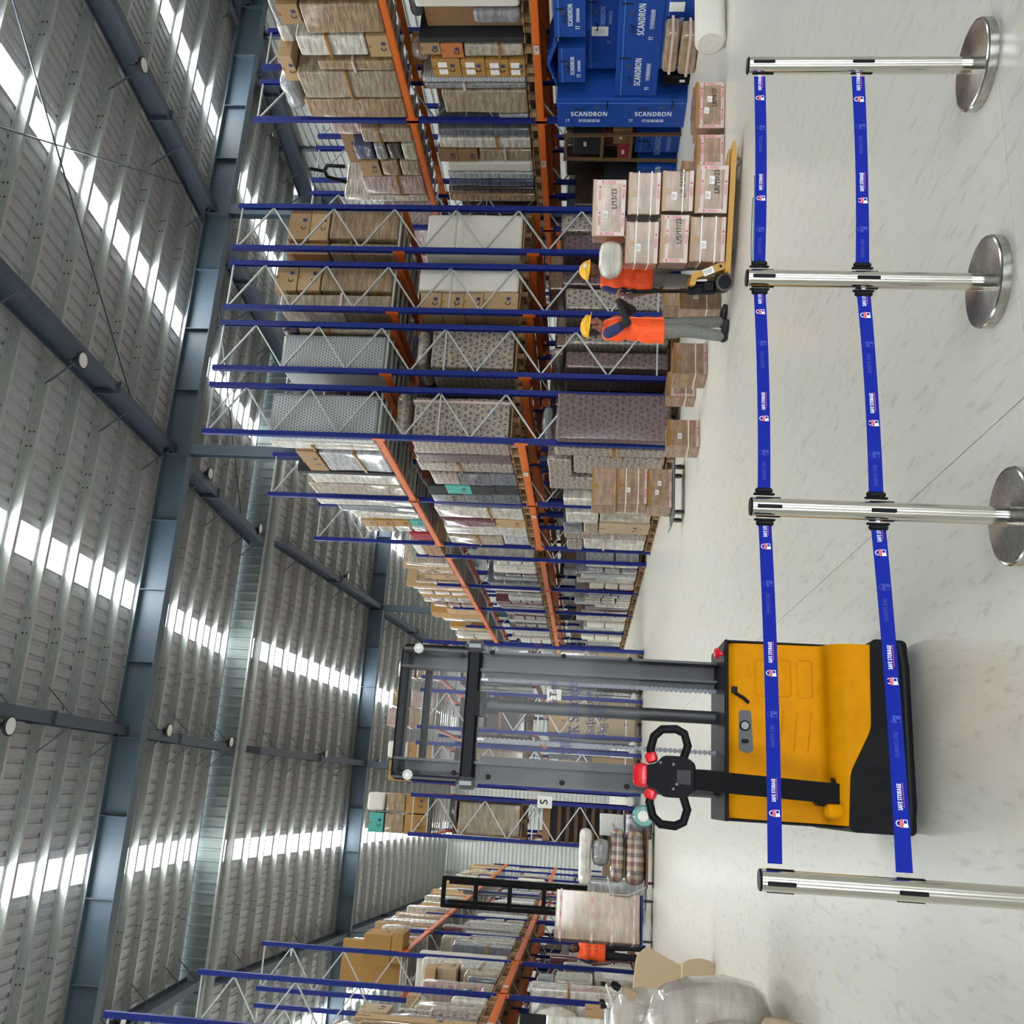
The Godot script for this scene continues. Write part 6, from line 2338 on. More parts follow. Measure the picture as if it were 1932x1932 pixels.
# goods on the racks: sort, finish, x0, x1, y0, y1, z0, z1 in metres
const GOODS := [
	["R", 0, [
		["C","c_dark",13.15,14.05,0.17,2.13,-21.45,-20.28], ["W","w_slate",13.15,14.05,0.17,2.31,-22.65,-21.48], ["F","f_dark",13.15,14.05,0.17,2.19,-23.85,-22.68]
	]],
	["R", 1, [
		["Q","q_white",13.10,14.03,3.08,4.96,-13.39,-12.82], ["B","w_grey",13.08,13.34,3.08,3.99,-13.80,-13.42], ["B","w_slate",13.40,14.08,4.85,5.19,-13.97,-13.43], ["C","c_dark",13.35,14.08,3.08,4.85,-14.03,-13.51],
		["C","c_black",13.10,14.03,3.08,5.00,-14.15,-14.04], ["C","c_brown",13.10,14.03,4.63,5.00,-14.45,-14.17], ["C","c_orange",13.10,14.03,4.21,4.63,-14.54,-14.18], ["W","w_pale",13.10,14.03,3.08,4.21,-14.53,-14.21],
		["B","w_pink",13.20,13.65,4.86,5.29,-14.87,-14.45], ["C","c_gold",13.10,14.03,4.31,4.86,-15.03,-14.56], ["C","c_gold",13.10,14.03,3.84,4.30,-15.03,-14.57], ["C","c_gold",13.10,14.03,3.39,3.84,-15.04,-14.59],
		["C","c_gold",13.10,14.03,3.08,3.39,-15.04,-14.59], ["C","c_gold",13.60,14.08,5.13,5.36,-15.28,-14.90], ["G","g_bubble",13.10,14.03,3.08,5.12,-15.21,-15.05], ["W","w_grey",13.10,14.03,3.08,5.10,-15.38,-15.21],
		["C","c_gold",13.50,14.08,4.80,5.22,-15.82,-15.40], ["W","w_beige",13.10,14.03,3.08,4.80,-16.08,-15.41], ["W","w_grey",13.10,14.03,3.08,3.72,-16.23,-16.09], ["W","w_slate",13.10,14.03,3.08,5.05,-16.79,-16.53],
		["W","w_white",13.10,14.03,3.08,5.08,-17.17,-16.83], ["W","w_beige",13.10,14.03,3.08,4.26,-17.57,-17.20], ["C","c_dark",13.10,14.03,4.26,4.69,-17.58,-17.21], ["C","c_dark",13.10,14.03,4.69,5.12,-17.59,-17.21],
		["Q","q_white",13.10,14.03,3.08,5.01,-17.96,-17.61], ["W","w_silver",13.10,14.03,3.08,5.03,-18.23,-17.98], ["W","w_blue",13.10,14.03,3.08,5.04,-18.50,-18.25], ["W","w_dark",13.10,14.03,3.08,5.03,-18.74,-18.52],
		["W","w_tan",13.10,14.03,3.08,5.12,-19.07,-18.76], ["W","w_dark",13.15,14.05,3.08,4.88,-21.45,-20.28], ["W","w_slate",13.15,14.05,3.08,4.89,-22.65,-21.48], ["C","c_dark",13.15,14.05,3.08,4.77,-23.85,-22.68]
	]],
	["R", 2, [
		["W","w_pale",13.10,14.03,5.57,7.47,-13.17,-12.49], ["W","w_grey",13.35,14.08,7.46,7.69,-14.03,-13.17], ["C","c_brown",13.10,14.03,7.05,7.45,-13.70,-13.24], ["W","w_tan",13.10,14.03,5.57,7.05,-13.95,-13.25],
		["W","w_white",13.10,14.03,5.99,7.33,-14.51,-13.99], ["C","c_tan",13.10,14.03,5.57,5.98,-14.51,-13.99], ["W","w_white",13.50,14.08,7.51,7.78,-14.59,-14.16], ["C","c_tan",13.20,14.08,7.57,7.84,-15.25,-14.59],
		["W","w_tan",13.10,14.03,5.57,7.08,-14.89,-14.61], ["W","w_beige",13.10,14.03,5.57,7.57,-15.65,-14.90], ["B","w_silver",13.15,14.08,7.64,8.12,-16.16,-15.26], ["W","w_tan",13.10,14.03,5.57,7.64,-16.23,-15.66],
		["W","w_pink",13.30,14.08,6.70,7.38,-16.99,-16.50], ["W","w_beige",13.10,14.03,5.57,6.70,-17.00,-16.54], ["C","c_dark",13.40,14.08,6.96,7.26,-18.06,-17.00], ["W","w_grey",13.10,14.03,6.23,6.51,-17.57,-17.02],
		["W","w_green",13.10,14.03,5.57,5.91,-17.58,-17.03], ["W","w_dark",13.10,14.03,5.91,6.22,-17.56,-17.03], ["W","w_blue",13.10,14.03,6.52,6.96,-17.57,-17.08], ["W","w_beige",13.10,14.03,5.57,6.05,-18.12,-17.60],
		["W","w_tan",13.10,14.03,6.05,6.49,-18.13,-17.60], ["C","c_brown",13.10,14.03,6.50,6.94,-18.13,-17.61], ["W","w_pink",13.10,14.03,5.57,7.03,-18.82,-18.14], ["W","w_pale",13.10,14.03,5.57,7.59,-19.11,-18.84],
		["W","w_pink",13.15,14.05,5.57,7.05,-21.45,-20.28], ["W","w_pink",13.15,14.05,5.57,7.15,-22.65,-21.48], ["W","w_tan",13.15,14.05,5.57,7.13,-23.85,-22.68]
	]],
	["D", 0, [
		["F","f_dark",6.12,7.05,0.17,2.22,-16.23,-15.99], ["B","w_grey",6.45,7.03,2.27,2.53,-17.15,-16.50], ["F","f_floral",6.12,7.05,0.17,2.26,-16.91,-16.51], ["F","f_floral",6.12,7.05,0.17,1.92,-17.91,-16.92],
		["F","f_floral",6.12,7.05,1.93,2.42,-18.20,-17.16], ["F","f_floral",6.12,7.05,0.17,2.43,-18.95,-18.21], ["W","w_white",6.12,7.05,0.17,1.50,-19.50,-18.96], ["W","w_dark",6.32,7.10,1.50,2.08,-19.62,-19.07],
		["W","w_white",6.12,7.05,0.17,2.17,-20.11,-19.63], ["W","w_pale",6.12,7.05,0.17,1.36,-21.30,-20.53], ["W","w_white",6.12,7.05,1.36,2.14,-21.45,-20.67], ["C","c_pale",6.12,7.05,0.17,1.35,-22.23,-21.35],
		["W","w_beige",6.12,7.05,1.35,1.73,-22.36,-21.47], ["W","w_slate",6.12,7.05,1.73,2.21,-22.38,-21.53], ["F","f_floral",6.12,7.05,0.17,2.20,-22.89,-22.39], ["W","w_white",6.12,7.05,0.17,1.73,-23.86,-22.91],
		["F","f_floral",6.12,7.05,1.73,2.16,-23.98,-23.07]
	]],
	["D", 1, [
		["F","f_floral",6.12,7.05,3.08,4.92,-17.04,-16.37], ["B","f_floral",6.39,7.23,4.97,5.33,-17.27,-16.50], ["F","f_dark",6.12,7.05,3.08,4.97,-17.52,-17.06], ["F","f_floral",6.12,7.05,3.08,5.01,-18.06,-17.55],
		["C","w_slate",6.12,7.05,3.08,3.61,-18.81,-18.07], ["C","w_slate",6.12,7.05,3.61,4.25,-18.86,-18.13], ["F","f_floral",6.12,7.05,4.25,4.85,-18.93,-18.20], ["C","c_black",6.12,7.05,3.08,3.57,-19.43,-18.84],
		["C","c_black",6.12,7.05,3.57,4.09,-19.45,-18.91], ["C","c_teal",6.12,7.05,4.09,4.64,-19.49,-18.94], ["C","c_black",6.12,7.05,4.64,4.99,-19.55,-18.99], ["C","w_slate",6.12,7.05,3.08,3.67,-20.11,-19.45],
		["C","w_slate",6.12,7.05,3.67,4.31,-20.11,-19.52], ["C","w_slate",6.12,7.05,4.31,5.03,-20.11,-19.60], ["W","w_blue",6.12,7.05,3.08,5.07,-20.55,-20.30], ["W","w_white",6.12,7.05,3.08,5.13,-21.42,-20.59],
		["C","c_tan",6.12,7.05,3.08,3.79,-22.07,-21.42], ["W","w_maroon",6.12,7.05,3.80,5.07,-22.18,-21.56], ["W","w_white",6.12,7.05,3.08,5.15,-22.89,-22.20], ["W","w_silver",6.12,7.05,3.08,3.74,-23.68,-22.90],
		["W","w_beige",6.12,7.05,3.74,5.16,-23.86,-23.05]
	]],
	["D", 2, [
		["G","g_bubble",6.12,7.05,5.57,7.66,-16.60,-16.37], ["W","w_white",6.12,7.05,5.57,7.70,-16.80,-16.62], ["W","w_white",6.12,7.05,5.57,7.73,-17.02,-16.80], ["W","w_grey",6.32,7.10,7.33,7.52,-17.96,-17.02],
		["C","c_brown",6.12,7.05,6.92,7.32,-18.26,-17.12], ["W","w_silver",6.12,7.05,5.57,6.92,-18.26,-17.19], ["C","c_black",6.12,7.05,5.57,7.63,-18.46,-18.29], ["W","w_white",6.12,7.05,5.57,7.49,-19.12,-18.47],
		["W","w_beige",6.12,7.05,5.57,7.67,-19.89,-19.15], ["W","w_white",6.12,7.05,5.57,7.81,-20.74,-20.25], ["W","w_slate",6.12,7.05,5.57,7.44,-21.23,-20.75], ["W","w_white",6.12,7.05,5.57,7.21,-21.77,-21.25],
		["C","c_teal",6.12,7.05,5.57,5.90,-22.27,-21.77], ["C","c_gold",6.12,7.05,5.90,6.34,-22.32,-21.80], ["C","c_gold",6.12,7.05,6.34,6.78,-22.38,-21.86], ["C","c_tan",6.12,7.05,6.78,7.13,-22.44,-21.92],
		["W","w_silver",6.12,7.05,5.57,5.97,-22.82,-22.32], ["W","w_white",6.12,7.05,5.97,6.40,-22.88,-22.39], ["W","w_pale",6.12,7.05,6.40,6.84,-22.95,-22.45], ["W","w_white",6.12,7.05,6.84,7.18,-23.01,-22.49],
		["C","c_red",6.12,7.05,5.57,6.11,-23.57,-22.98]
	]],
	["E", 0, [
		["W","w_silver",6.22,7.12,0.17,0.86,-26.26,-25.87], ["W","w_silver",6.22,7.12,0.86,1.57,-26.26,-25.87], ["W","w_silver",6.30,7.15,0.17,1.69,-26.59,-26.28], ["W","w_grey",6.22,7.12,0.17,0.67,-27.00,-26.61],
		["W","w_grey",6.22,7.12,0.67,1.14,-27.00,-26.61], ["W","w_grey",6.22,7.12,1.14,1.61,-27.00,-26.61], ["W","w_grey",6.22,7.12,0.17,0.79,-27.24,-27.02], ["W","w_grey",6.22,7.12,0.80,1.36,-27.24,-27.02],
		["W","w_grey",6.22,7.12,1.36,1.98,-27.24,-27.02], ["W","w_silver",6.22,7.15,0.17,1.80,-27.79,-27.26], ["W","w_pale",6.25,7.15,0.17,1.39,-28.14,-27.81], ["W","w_beige",6.30,7.15,0.17,1.96,-28.71,-28.16],
		["W","q_white",6.22,7.12,0.17,0.65,-29.17,-28.73], ["W","q_white",6.22,7.12,0.65,1.08,-29.17,-28.73], ["W","q_white",6.22,7.12,1.08,1.56,-29.17,-28.73], ["W","w_mauve",6.22,7.12,0.17,0.86,-30.08,-29.75],
		["W","w_mauve",6.22,7.12,0.86,1.64,-30.08,-29.75], ["W","w_slate",6.22,7.12,0.17,0.61,-30.54,-30.10], ["W","w_slate",6.22,7.12,0.61,1.09,-30.54,-30.10], ["W","w_slate",6.22,7.12,1.10,1.59,-30.54,-30.10],
		["W","w_beige",6.22,7.12,0.17,0.68,-30.89,-30.56], ["W","w_beige",6.22,7.12,0.69,1.16,-30.89,-30.56], ["W","w_beige",6.22,7.12,1.16,1.68,-30.89,-30.56], ["W","w_beige",6.22,7.12,0.17,0.67,-31.43,-30.91],
		["W","w_beige",6.22,7.12,0.67,1.15,-31.43,-30.91], ["W","w_beige",6.22,7.12,1.15,1.71,-31.43,-30.91], ["W","w_silver",6.22,7.12,0.17,1.09,-31.75,-31.45], ["W","w_silver",6.22,7.12,1.09,2.05,-31.75,-31.45],
		["W","w_white",6.22,7.12,0.17,0.56,-32.06,-31.77], ["W","w_white",6.22,7.12,0.56,0.95,-32.06,-31.77], ["W","w_white",6.22,7.12,0.95,1.33,-32.06,-31.77], ["W","w_pale",6.27,7.15,0.17,1.37,-32.45,-32.08],
		["W","w_slate",6.26,7.15,0.17,1.70,-32.77,-32.47], ["W","w_maroon",6.22,7.12,0.17,0.97,-33.20,-32.79], ["W","w_maroon",6.22,7.12,0.97,1.84,-33.20,-32.79], ["W","w_beige",6.22,7.12,0.17,0.62,-34.33,-33.63],
		["W","w_beige",6.22,7.12,0.62,1.12,-34.33,-33.63], ["W","w_beige",6.22,7.12,1.13,1.59,-34.33,-33.63], ["W","w_pale",6.30,7.15,0.17,2.03,-35.24,-34.35], ["W","q_white",6.22,7.12,0.17,0.93,-36.18,-35.26],
		["W","q_white",6.22,7.12,0.93,1.61,-36.18,-35.26], ["W","w_silver",6.23,7.15,0.17,1.74,-36.83,-36.20], ["W","w_silver",6.30,7.15,0.17,1.92,-38.27,-37.51], ["W","q_white",6.22,7.12,0.17,0.73,-39.19,-38.29],
		["W","q_white",6.22,7.12,0.73,1.28,-39.19,-38.29], ["W","q_white",6.22,7.12,1.28,1.84,-39.19,-38.29], ["W","w_pale",6.27,7.15,0.17,1.59,-40.07,-39.21], ["W","w_grey",6.25,7.15,0.17,1.56,-40.81,-40.09],
		["W","w_silver",6.27,7.15,0.17,1.48,-42.30,-41.39], ["W","w_dark",6.22,7.12,0.17,0.61,-43.25,-42.32], ["W","w_dark",6.22,7.12,0.62,1.05,-43.25,-42.32], ["W","w_dark",6.22,7.12,1.05,1.46,-43.25,-42.32],
		["W","q_white",6.22,7.12,0.17,0.53,-44.35,-43.27], ["W","q_white",6.22,7.12,0.53,0.89,-44.35,-43.27], ["W","q_white",6.22,7.12,0.89,1.29,-44.35,-43.27], ["Q","q_white",6.30,7.15,0.17,1.68,-46.09,-45.27],
		["W","w_dark",6.20,7.15,0.17,1.54,-47.01,-46.11], ["W","w_silver",6.21,7.15,0.17,1.55,-47.65,-47.03], ["W","w_white",6.29,7.15,0.17,1.62,-48.63,-47.67], ["Q","q_white",6.27,7.15,0.17,1.42,-50.01,-49.15],
		["W","w_dark",6.25,7.15,0.17,1.34,-50.65,-50.03], ["W","w_dark",6.22,7.12,0.17,0.63,-51.70,-50.67], ["W","w_dark",6.22,7.12,0.63,1.10,-51.70,-50.67], ["W","w_dark",6.22,7.12,1.10,1.60,-51.70,-50.67],
		["W","w_white",6.26,7.15,0.17,1.61,-52.69,-51.72]
	]],
	["E", 1, [
		["W","w_white",6.24,7.15,3.08,4.75,-26.14,-25.87], ["W","w_white",6.22,7.12,3.08,3.45,-26.42,-26.16], ["W","w_white",6.22,7.12,3.46,3.84,-26.42,-26.16], ["W","w_white",6.22,7.12,3.84,4.19,-26.42,-26.16],
		["W","w_pale",6.25,7.15,3.08,4.33,-26.76,-26.44], ["W","w_white",6.29,7.15,3.08,4.17,-27.23,-26.78], ["Q","q_white",6.24,7.15,3.08,4.39,-27.57,-27.25], ["W","w_dark",6.22,7.12,3.08,3.56,-28.00,-27.59],
		["W","w_dark",6.22,7.12,3.56,4.06,-28.00,-27.59], ["W","w_slate",6.23,7.15,3.08,4.43,-28.50,-28.02], ["W","w_grey",6.29,7.15,3.08,4.51,-28.88,-28.52], ["W","w_slate",6.22,7.12,3.08,3.63,-29.12,-28.90],
		["W","w_slate",6.22,7.12,3.63,4.20,-29.12,-28.90], ["W","w_slate",6.22,7.12,4.20,4.73,-29.12,-28.90], ["Q","q_white",6.23,7.15,3.08,4.73,-30.17,-29.75], ["W","w_dark",6.22,7.12,3.08,3.82,-30.58,-30.19],
		["W","w_dark",6.22,7.12,3.82,4.60,-30.58,-30.19], ["W","w_white",6.30,7.15,3.08,4.27,-31.03,-30.60], ["W","w_silver",6.23,7.15,3.08,4.24,-31.59,-31.05], ["W","w_grey",6.22,7.12,3.08,3.45,-31.87,-31.61],
		["W","w_grey",6.22,7.12,3.45,3.84,-31.87,-31.61], ["W","w_grey",6.22,7.12,3.84,4.23,-31.87,-31.61], ["W","w_maroon",6.22,7.12,3.08,3.64,-32.18,-31.89], ["W","w_maroon",6.22,7.12,3.64,4.20,-32.18,-31.89],
		["W","w_maroon",6.22,7.12,4.20,4.75,-32.18,-31.89], ["W","w_maroon",6.21,7.15,3.08,4.75,-32.59,-32.20], ["W","w_grey",6.28,7.15,3.08,4.35,-33.00,-32.61], ["W","w_grey",6.25,7.15,3.08,4.65,-33.37,-33.02],
		["W","w_maroon",6.25,7.15,3.08,4.57,-34.42,-33.63], ["W","w_maroon",6.22,7.12,3.08,3.49,-35.39,-34.44], ["W","w_maroon",6.22,7.12,3.49,3.90,-35.39,-34.44], ["W","w_maroon",6.22,7.12,3.90,4.29,-35.39,-34.44],
		["W","w_grey",6.25,7.15,3.08,4.58,-36.01,-35.41], ["W","w_dark",6.22,7.12,3.08,3.51,-36.78,-36.03], ["W","w_dark",6.22,7.12,3.52,3.94,-36.78,-36.03], ["W","w_dark",6.22,7.12,3.94,4.37,-36.78,-36.03],
		["W","w_beige",6.27,7.15,3.08,4.65,-38.60,-37.51], ["W","w_silver",6.26,7.15,3.08,4.59,-39.22,-38.62], ["W","w_beige",6.22,7.15,3.08,4.69,-39.76,-39.24], ["W","w_white",6.22,7.12,3.08,3.52,-40.81,-39.78],
		["W","w_white",6.22,7.12,3.52,3.96,-40.81,-39.78], ["W","w_white",6.22,7.12,3.96,4.42,-40.81,-39.78], ["W","w_white",6.22,7.12,3.08,3.64,-42.06,-41.39], ["W","w_white",6.22,7.12,3.64,4.16,-42.06,-41.39],
		["W","w_white",6.27,7.15,3.08,4.37,-43.13,-42.08], ["W","w_grey",6.22,7.12,3.08,3.60,-43.93,-43.15], ["W","w_grey",6.22,7.12,3.60,4.15,-43.93,-43.15], ["W","w_grey",6.22,7.12,4.16,4.71,-43.93,-43.15],
		["W","w_silver",6.22,7.12,3.08,3.66,-44.55,-43.95], ["W","w_silver",6.22,7.12,3.66,4.28,-44.55,-43.95], ["W","w_silver",6.22,7.12,3.08,3.88,-46.33,-45.27], ["W","w_silver",6.22,7.12,3.88,4.61,-46.33,-45.27],
		["Q","q_white",6.25,7.15,3.08,4.48,-46.86,-46.35], ["W","w_beige",6.29,7.15,3.08,4.14,-47.46,-46.88], ["W","w_silver",6.22,7.12,3.08,3.55,-48.58,-47.48], ["W","w_silver",6.22,7.12,3.56,4.00,-48.58,-47.48],
		["W","w_silver",6.22,7.12,4.00,4.45,-48.58,-47.48], ["W","w_grey",6.22,7.12,3.08,3.74,-49.66,-49.15], ["W","w_grey",6.22,7.12,3.74,4.38,-49.66,-49.15], ["W","w_maroon",6.25,7.15,3.08,4.23,-50.55,-49.68],
		["Q","q_white",6.28,7.15,3.08,4.59,-51.17,-50.57], ["W","w_beige",6.26,7.15,3.08,4.33,-51.77,-51.19], ["W","w_pale",6.25,7.15,3.08,4.16,-52.39,-51.79]
	]],
	["E", 2, [
		["C","c_brown",6.22,7.15,5.57,5.87,-25.68,-24.12], ["C","c_brown",6.22,7.15,5.87,6.04,-25.68,-24.12], ["Q","q_white",6.22,7.15,6.04,6.36,-25.68,-24.12], ["W","w_pale",6.20,7.15,5.57,6.92,-26.99,-26.57],
		["C","c_tan",6.21,7.15,5.57,7.04,-27.37,-27.01], ["W","w_tan",6.20,7.15,5.57,6.64,-27.76,-27.39], ["C","c_brown",6.22,7.15,5.57,6.66,-28.05,-27.78], ["C","c_tan",6.21,7.15,5.57,6.58,-28.55,-28.07],
		["C","c_tan",6.29,7.15,5.57,6.50,-29.11,-28.57], ["W","w_tan",6.22,7.15,5.57,7.05,-29.43,-29.13], ["C","c_tan",6.21,7.15,5.57,7.42,-30.01,-29.75], ["W","w_beige",6.21,7.15,5.57,7.31,-30.33,-30.03],
		["C","c_gold",6.28,7.15,5.57,7.00,-30.83,-30.35], ["W","w_white",6.22,7.12,5.57,6.14,-31.17,-30.85], ["W","w_white",6.22,7.12,6.14,6.71,-31.17,-30.85], ["W","w_white",6.22,7.12,6.71,7.24,-31.17,-30.85],
		["C","c_gold",6.25,7.15,5.57,7.22,-31.72,-31.19], ["W","w_pale",6.22,7.12,5.57,6.04,-32.22,-31.74], ["W","w_pale",6.22,7.12,6.04,6.52,-32.22,-31.74], ["W","w_pale",6.22,7.12,6.52,6.97,-32.22,-31.74],
		["W","w_beige",6.29,7.15,5.57,7.28,-32.66,-32.24], ["W","w_beige",6.30,7.15,5.57,7.37,-32.94,-32.68], ["W","w_pink",6.22,7.12,5.57,6.06,-33.34,-32.96], ["W","w_pink",6.22,7.12,6.06,6.53,-33.34,-32.96],
		["W","w_pink",6.22,7.12,6.54,7.05,-33.34,-32.96], ["C","c_tan",6.22,7.12,5.57,5.93,-34.57,-33.63], ["C","c_tan",6.22,7.12,5.93,6.31,-34.57,-33.63], ["C","c_tan",6.22,7.12,6.31,6.69,-34.57,-33.63],
		["C","c_gold",6.24,7.15,5.57,7.39,-35.64,-34.59], ["W","w_pink",6.29,7.15,5.57,7.18,-36.64,-35.66], ["C","c_gold",6.24,7.15,5.57,7.04,-38.08,-37.51], ["W","w_beige",6.29,7.15,5.57,7.18,-38.79,-38.10],
		["W","w_pale",6.23,7.15,5.57,6.96,-39.39,-38.81], ["W","w_pale",6.22,7.12,5.57,6.31,-40.48,-39.41], ["W","w_pale",6.22,7.12,6.31,7.11,-40.48,-39.41], ["C","c_tan",6.20,7.15,5.57,7.28,-42.23,-41.39],
		["W","w_pink",6.27,7.15,5.57,6.89,-42.87,-42.25], ["C","c_brown",6.22,7.12,5.57,6.04,-43.59,-42.89], ["C","c_brown",6.22,7.12,6.04,6.52,-43.59,-42.89], ["C","c_brown",6.22,7.12,6.52,6.98,-43.59,-42.89],
		["W","w_pink",6.22,7.15,5.57,6.80,-44.51,-43.61], ["W","w_tan",6.29,7.15,5.57,7.43,-46.11,-45.27], ["C","c_gold",6.22,7.12,5.57,6.47,-46.92,-46.13], ["C","c_gold",6.22,7.12,6.48,7.42,-46.92,-46.13],
		["C","c_gold",6.29,7.15,5.57,7.35,-47.47,-46.94], ["C","c_brown",6.22,7.15,5.57,6.89,-48.56,-47.49], ["C","c_gold",6.27,7.15,5.57,7.16,-50.11,-49.15], ["C","c_brown",6.26,7.15,5.57,6.94,-51.05,-50.13],
		["W","w_beige",6.22,7.12,5.57,6.01,-51.76,-51.07], ["W","w_beige",6.22,7.12,6.01,6.43,-51.76,-51.07], ["W","w_beige",6.22,7.12,6.44,6.91,-51.76,-51.07], ["W","w_beige",6.22,7.12,5.57,6.15,-52.61,-51.78],
		["W","w_beige",6.22,7.12,6.15,6.71,-52.61,-51.78]
	]],
	["A", 0, [
		["F","f_floral",10.67,11.10,0.17,2.35,-17.55,-16.45], ["F","f_dark",10.17,10.64,0.17,2.29,-17.55,-16.45], ["W","w_tan",10.10,11.05,0.17,2.62,-18.89,-17.72], ["F","f_dark",10.10,11.05,0.17,2.37,-21.45,-20.28],
		["W","w_dark",10.10,11.05,0.17,2.63,-22.65,-21.48]
	]],
	["A", 1, [
		["Q","q_white",10.09,11.03,3.08,5.02,-17.50,-16.40], ["W","w_tan",10.10,11.05,3.08,5.02,-18.89,-17.72], ["W","w_purple",10.10,11.05,3.08,5.09,-21.45,-20.28], ["F","f_dark",10.10,11.05,3.08,5.01,-22.65,-21.48]
	]],
	["A", 2, [
		["W","w_tan",10.43,11.12,5.57,7.01,-17.55,-16.45], ["C","c_tan",10.39,11.11,7.01,7.40,-17.55,-16.45], ["C","c_brown",10.41,11.10,7.40,7.85,-17.55,-16.45], ["W","w_beige",10.15,10.43,5.57,7.00,-17.65,-16.55],
		["C","c_brown",10.13,10.39,7.00,7.87,-17.65,-16.55], ["W","w_dark",10.10,11.05,5.57,7.19,-18.89,-17.72], ["C","c_dark",10.10,11.05,5.57,7.31,-21.45,-20.28], ["W","w_tan",10.10,11.05,5.57,7.29,-22.65,-21.48]
	]],
	["B", 0, [
		["F","f_dark",9.48,9.86,0.17,2.28,-17.55,-16.45], ["F","f_floral",8.97,9.45,0.17,2.19,-17.55,-16.45], ["W","w_tan",8.78,9.75,0.17,2.41,-18.89,-17.72], ["W","w_dark",8.78,9.75,0.17,2.62,-21.45,-20.28],
		["F","f_dark",8.78,9.75,0.17,2.59,-22.65,-21.48]
	]],
	["B", 1, [
		["Q","q_white",9.28,9.86,3.08,5.07,-17.50,-16.40], ["C","c_tan",8.89,9.27,3.08,3.76,-17.50,-16.40], ["C","c_tan",8.88,9.25,3.76,4.14,-17.50,-16.40], ["C","c_tan",8.87,9.24,4.14,4.58,-17.50,-16.40],
		["C","c_tan",8.86,9.24,4.58,4.99,-17.50,-16.40], ["F","f_dark",8.78,9.75,3.08,5.22,-18.89,-17.72], ["W","w_tan",8.78,9.75,3.08,5.14,-21.45,-20.28], ["W","w_tan",8.78,9.75,3.08,5.19,-22.65,-21.48]
	]],
	["B", 2, [
		["W","w_tan",9.26,9.86,5.57,7.04,-17.55,-16.45], ["W","w_beige",8.85,9.21,5.57,7.82,-17.55,-16.45], ["C","c_tan",9.26,9.86,7.04,7.50,-17.55,-16.45], ["C","c_tan",9.25,9.86,7.51,7.95,-17.55,-16.45],
		["W","w_tan",8.78,9.75,5.57,7.17,-18.89,-17.72], ["W","w_slate",8.78,9.75,5.57,7.26,-21.45,-20.28], ["W","w_tan",8.78,9.75,5.57,7.29,-22.65,-21.48]
	]],
	["C", 0, [
		["F","f_floral",8.23,8.54,0.17,2.17,-17.55,-16.45], ["F","f_dark",7.73,8.11,0.17,2.13,-17.55,-16.45], ["B","f_floral",7.97,8.22,2.13,2.45,-17.55,-16.45], ["W","w_dark",7.48,8.43,0.17,2.38,-18.89,-17.72],
		["C","c_dark",7.48,8.43,0.17,2.65,-21.45,-20.28], ["W","w_purple",7.48,8.43,0.17,2.44,-22.65,-21.48]
	]],
	["C", 1, [
		["F","f_floral",7.67,8.54,3.08,4.72,-17.55,-16.45], ["B","f_floral",7.70,8.54,4.72,5.05,-17.55,-16.45], ["W","w_dark",7.48,8.43,3.08,5.19,-18.89,-17.72], ["F","f_dark",7.48,8.43,3.08,5.08,-21.45,-20.28],
		["W","w_purple",7.48,8.43,3.08,5.16,-22.65,-21.48]
	]],
	["C", 2, [
		["W","w_beige",8.37,8.54,5.57,7.37,-17.55,-16.45], ["G","g_bubble",7.59,8.33,5.57,7.64,-17.55,-16.45], ["W","w_purple",8.35,8.54,7.37,7.69,-17.55,-16.45], ["W","w_purple",7.48,8.43,5.57,7.12,-18.89,-17.72],
		["W","w_purple",7.48,8.43,5.57,7.30,-21.45,-20.28], ["W","w_dark",7.48,8.43,5.57,7.31,-22.65,-21.48]
	]],
	["M1", 0, [
		["C","c_pale",2.89,3.88,0.17,1.20,-27.25,-26.15], ["W","w_beige",2.89,3.88,1.20,2.30,-27.25,-26.15], ["W","w_tan",2.90,3.87,0.17,2.51,-28.52,-27.35], ["W","w_slate",2.90,3.87,0.17,2.57,-29.72,-28.55]
	]],
	["M1", 1, [
		["W","w_grey",2.89,3.88,3.08,4.40,-27.25,-26.15], ["W","w_tan",2.97,3.80,4.40,4.90,-27.25,-26.15], ["W","w_dark",2.90,3.87,3.08,5.16,-28.52,-27.35], ["W","w_slate",2.90,3.87,3.08,5.01,-29.72,-28.55]
	]],
	["M1", 2, [
		["W","w_tan",2.87,3.38,5.57,6.20,-27.25,-26.15], ["W","w_beige",3.41,3.90,5.57,6.10,-27.25,-26.15], ["W","w_pink",2.87,3.33,6.20,6.70,-27.25,-26.15]
	]],
	["M2", 0, [
		["C","c_pale",1.56,2.56,0.17,1.00,-27.25,-26.15], ["C","c_pale",1.56,2.56,1.00,1.90,-27.25,-26.15], ["C","c_tan",1.64,2.48,1.90,2.50,-27.25,-26.15], ["W","w_dark",1.57,2.55,0.17,2.57,-28.52,-27.35],
		["W","w_slate",1.57,2.55,0.17,2.58,-29.72,-28.55]
	]],
	["M2", 1, [
		["W","w_dark",1.56,2.56,3.08,4.20,-27.25,-26.15], ["W","w_grey",1.64,2.48,4.20,4.80,-27.25,-26.15], ["F","f_dark",1.57,2.55,3.08,5.09,-28.52,-27.35], ["C","c_dark",1.57,2.55,3.08,5.15,-29.72,-28.55]
	]],
	["M2", 2, [
		["W","w_tan",1.54,2.06,5.57,6.30,-27.25,-26.15], ["W","w_pink",2.08,2.58,5.57,6.30,-27.25,-26.15], ["W","w_pink",1.54,2.06,6.30,6.90,-27.25,-26.15], ["W","w_tan",2.08,2.58,6.30,6.80,-27.25,-26.15]
	]],
	["M3", 0, [
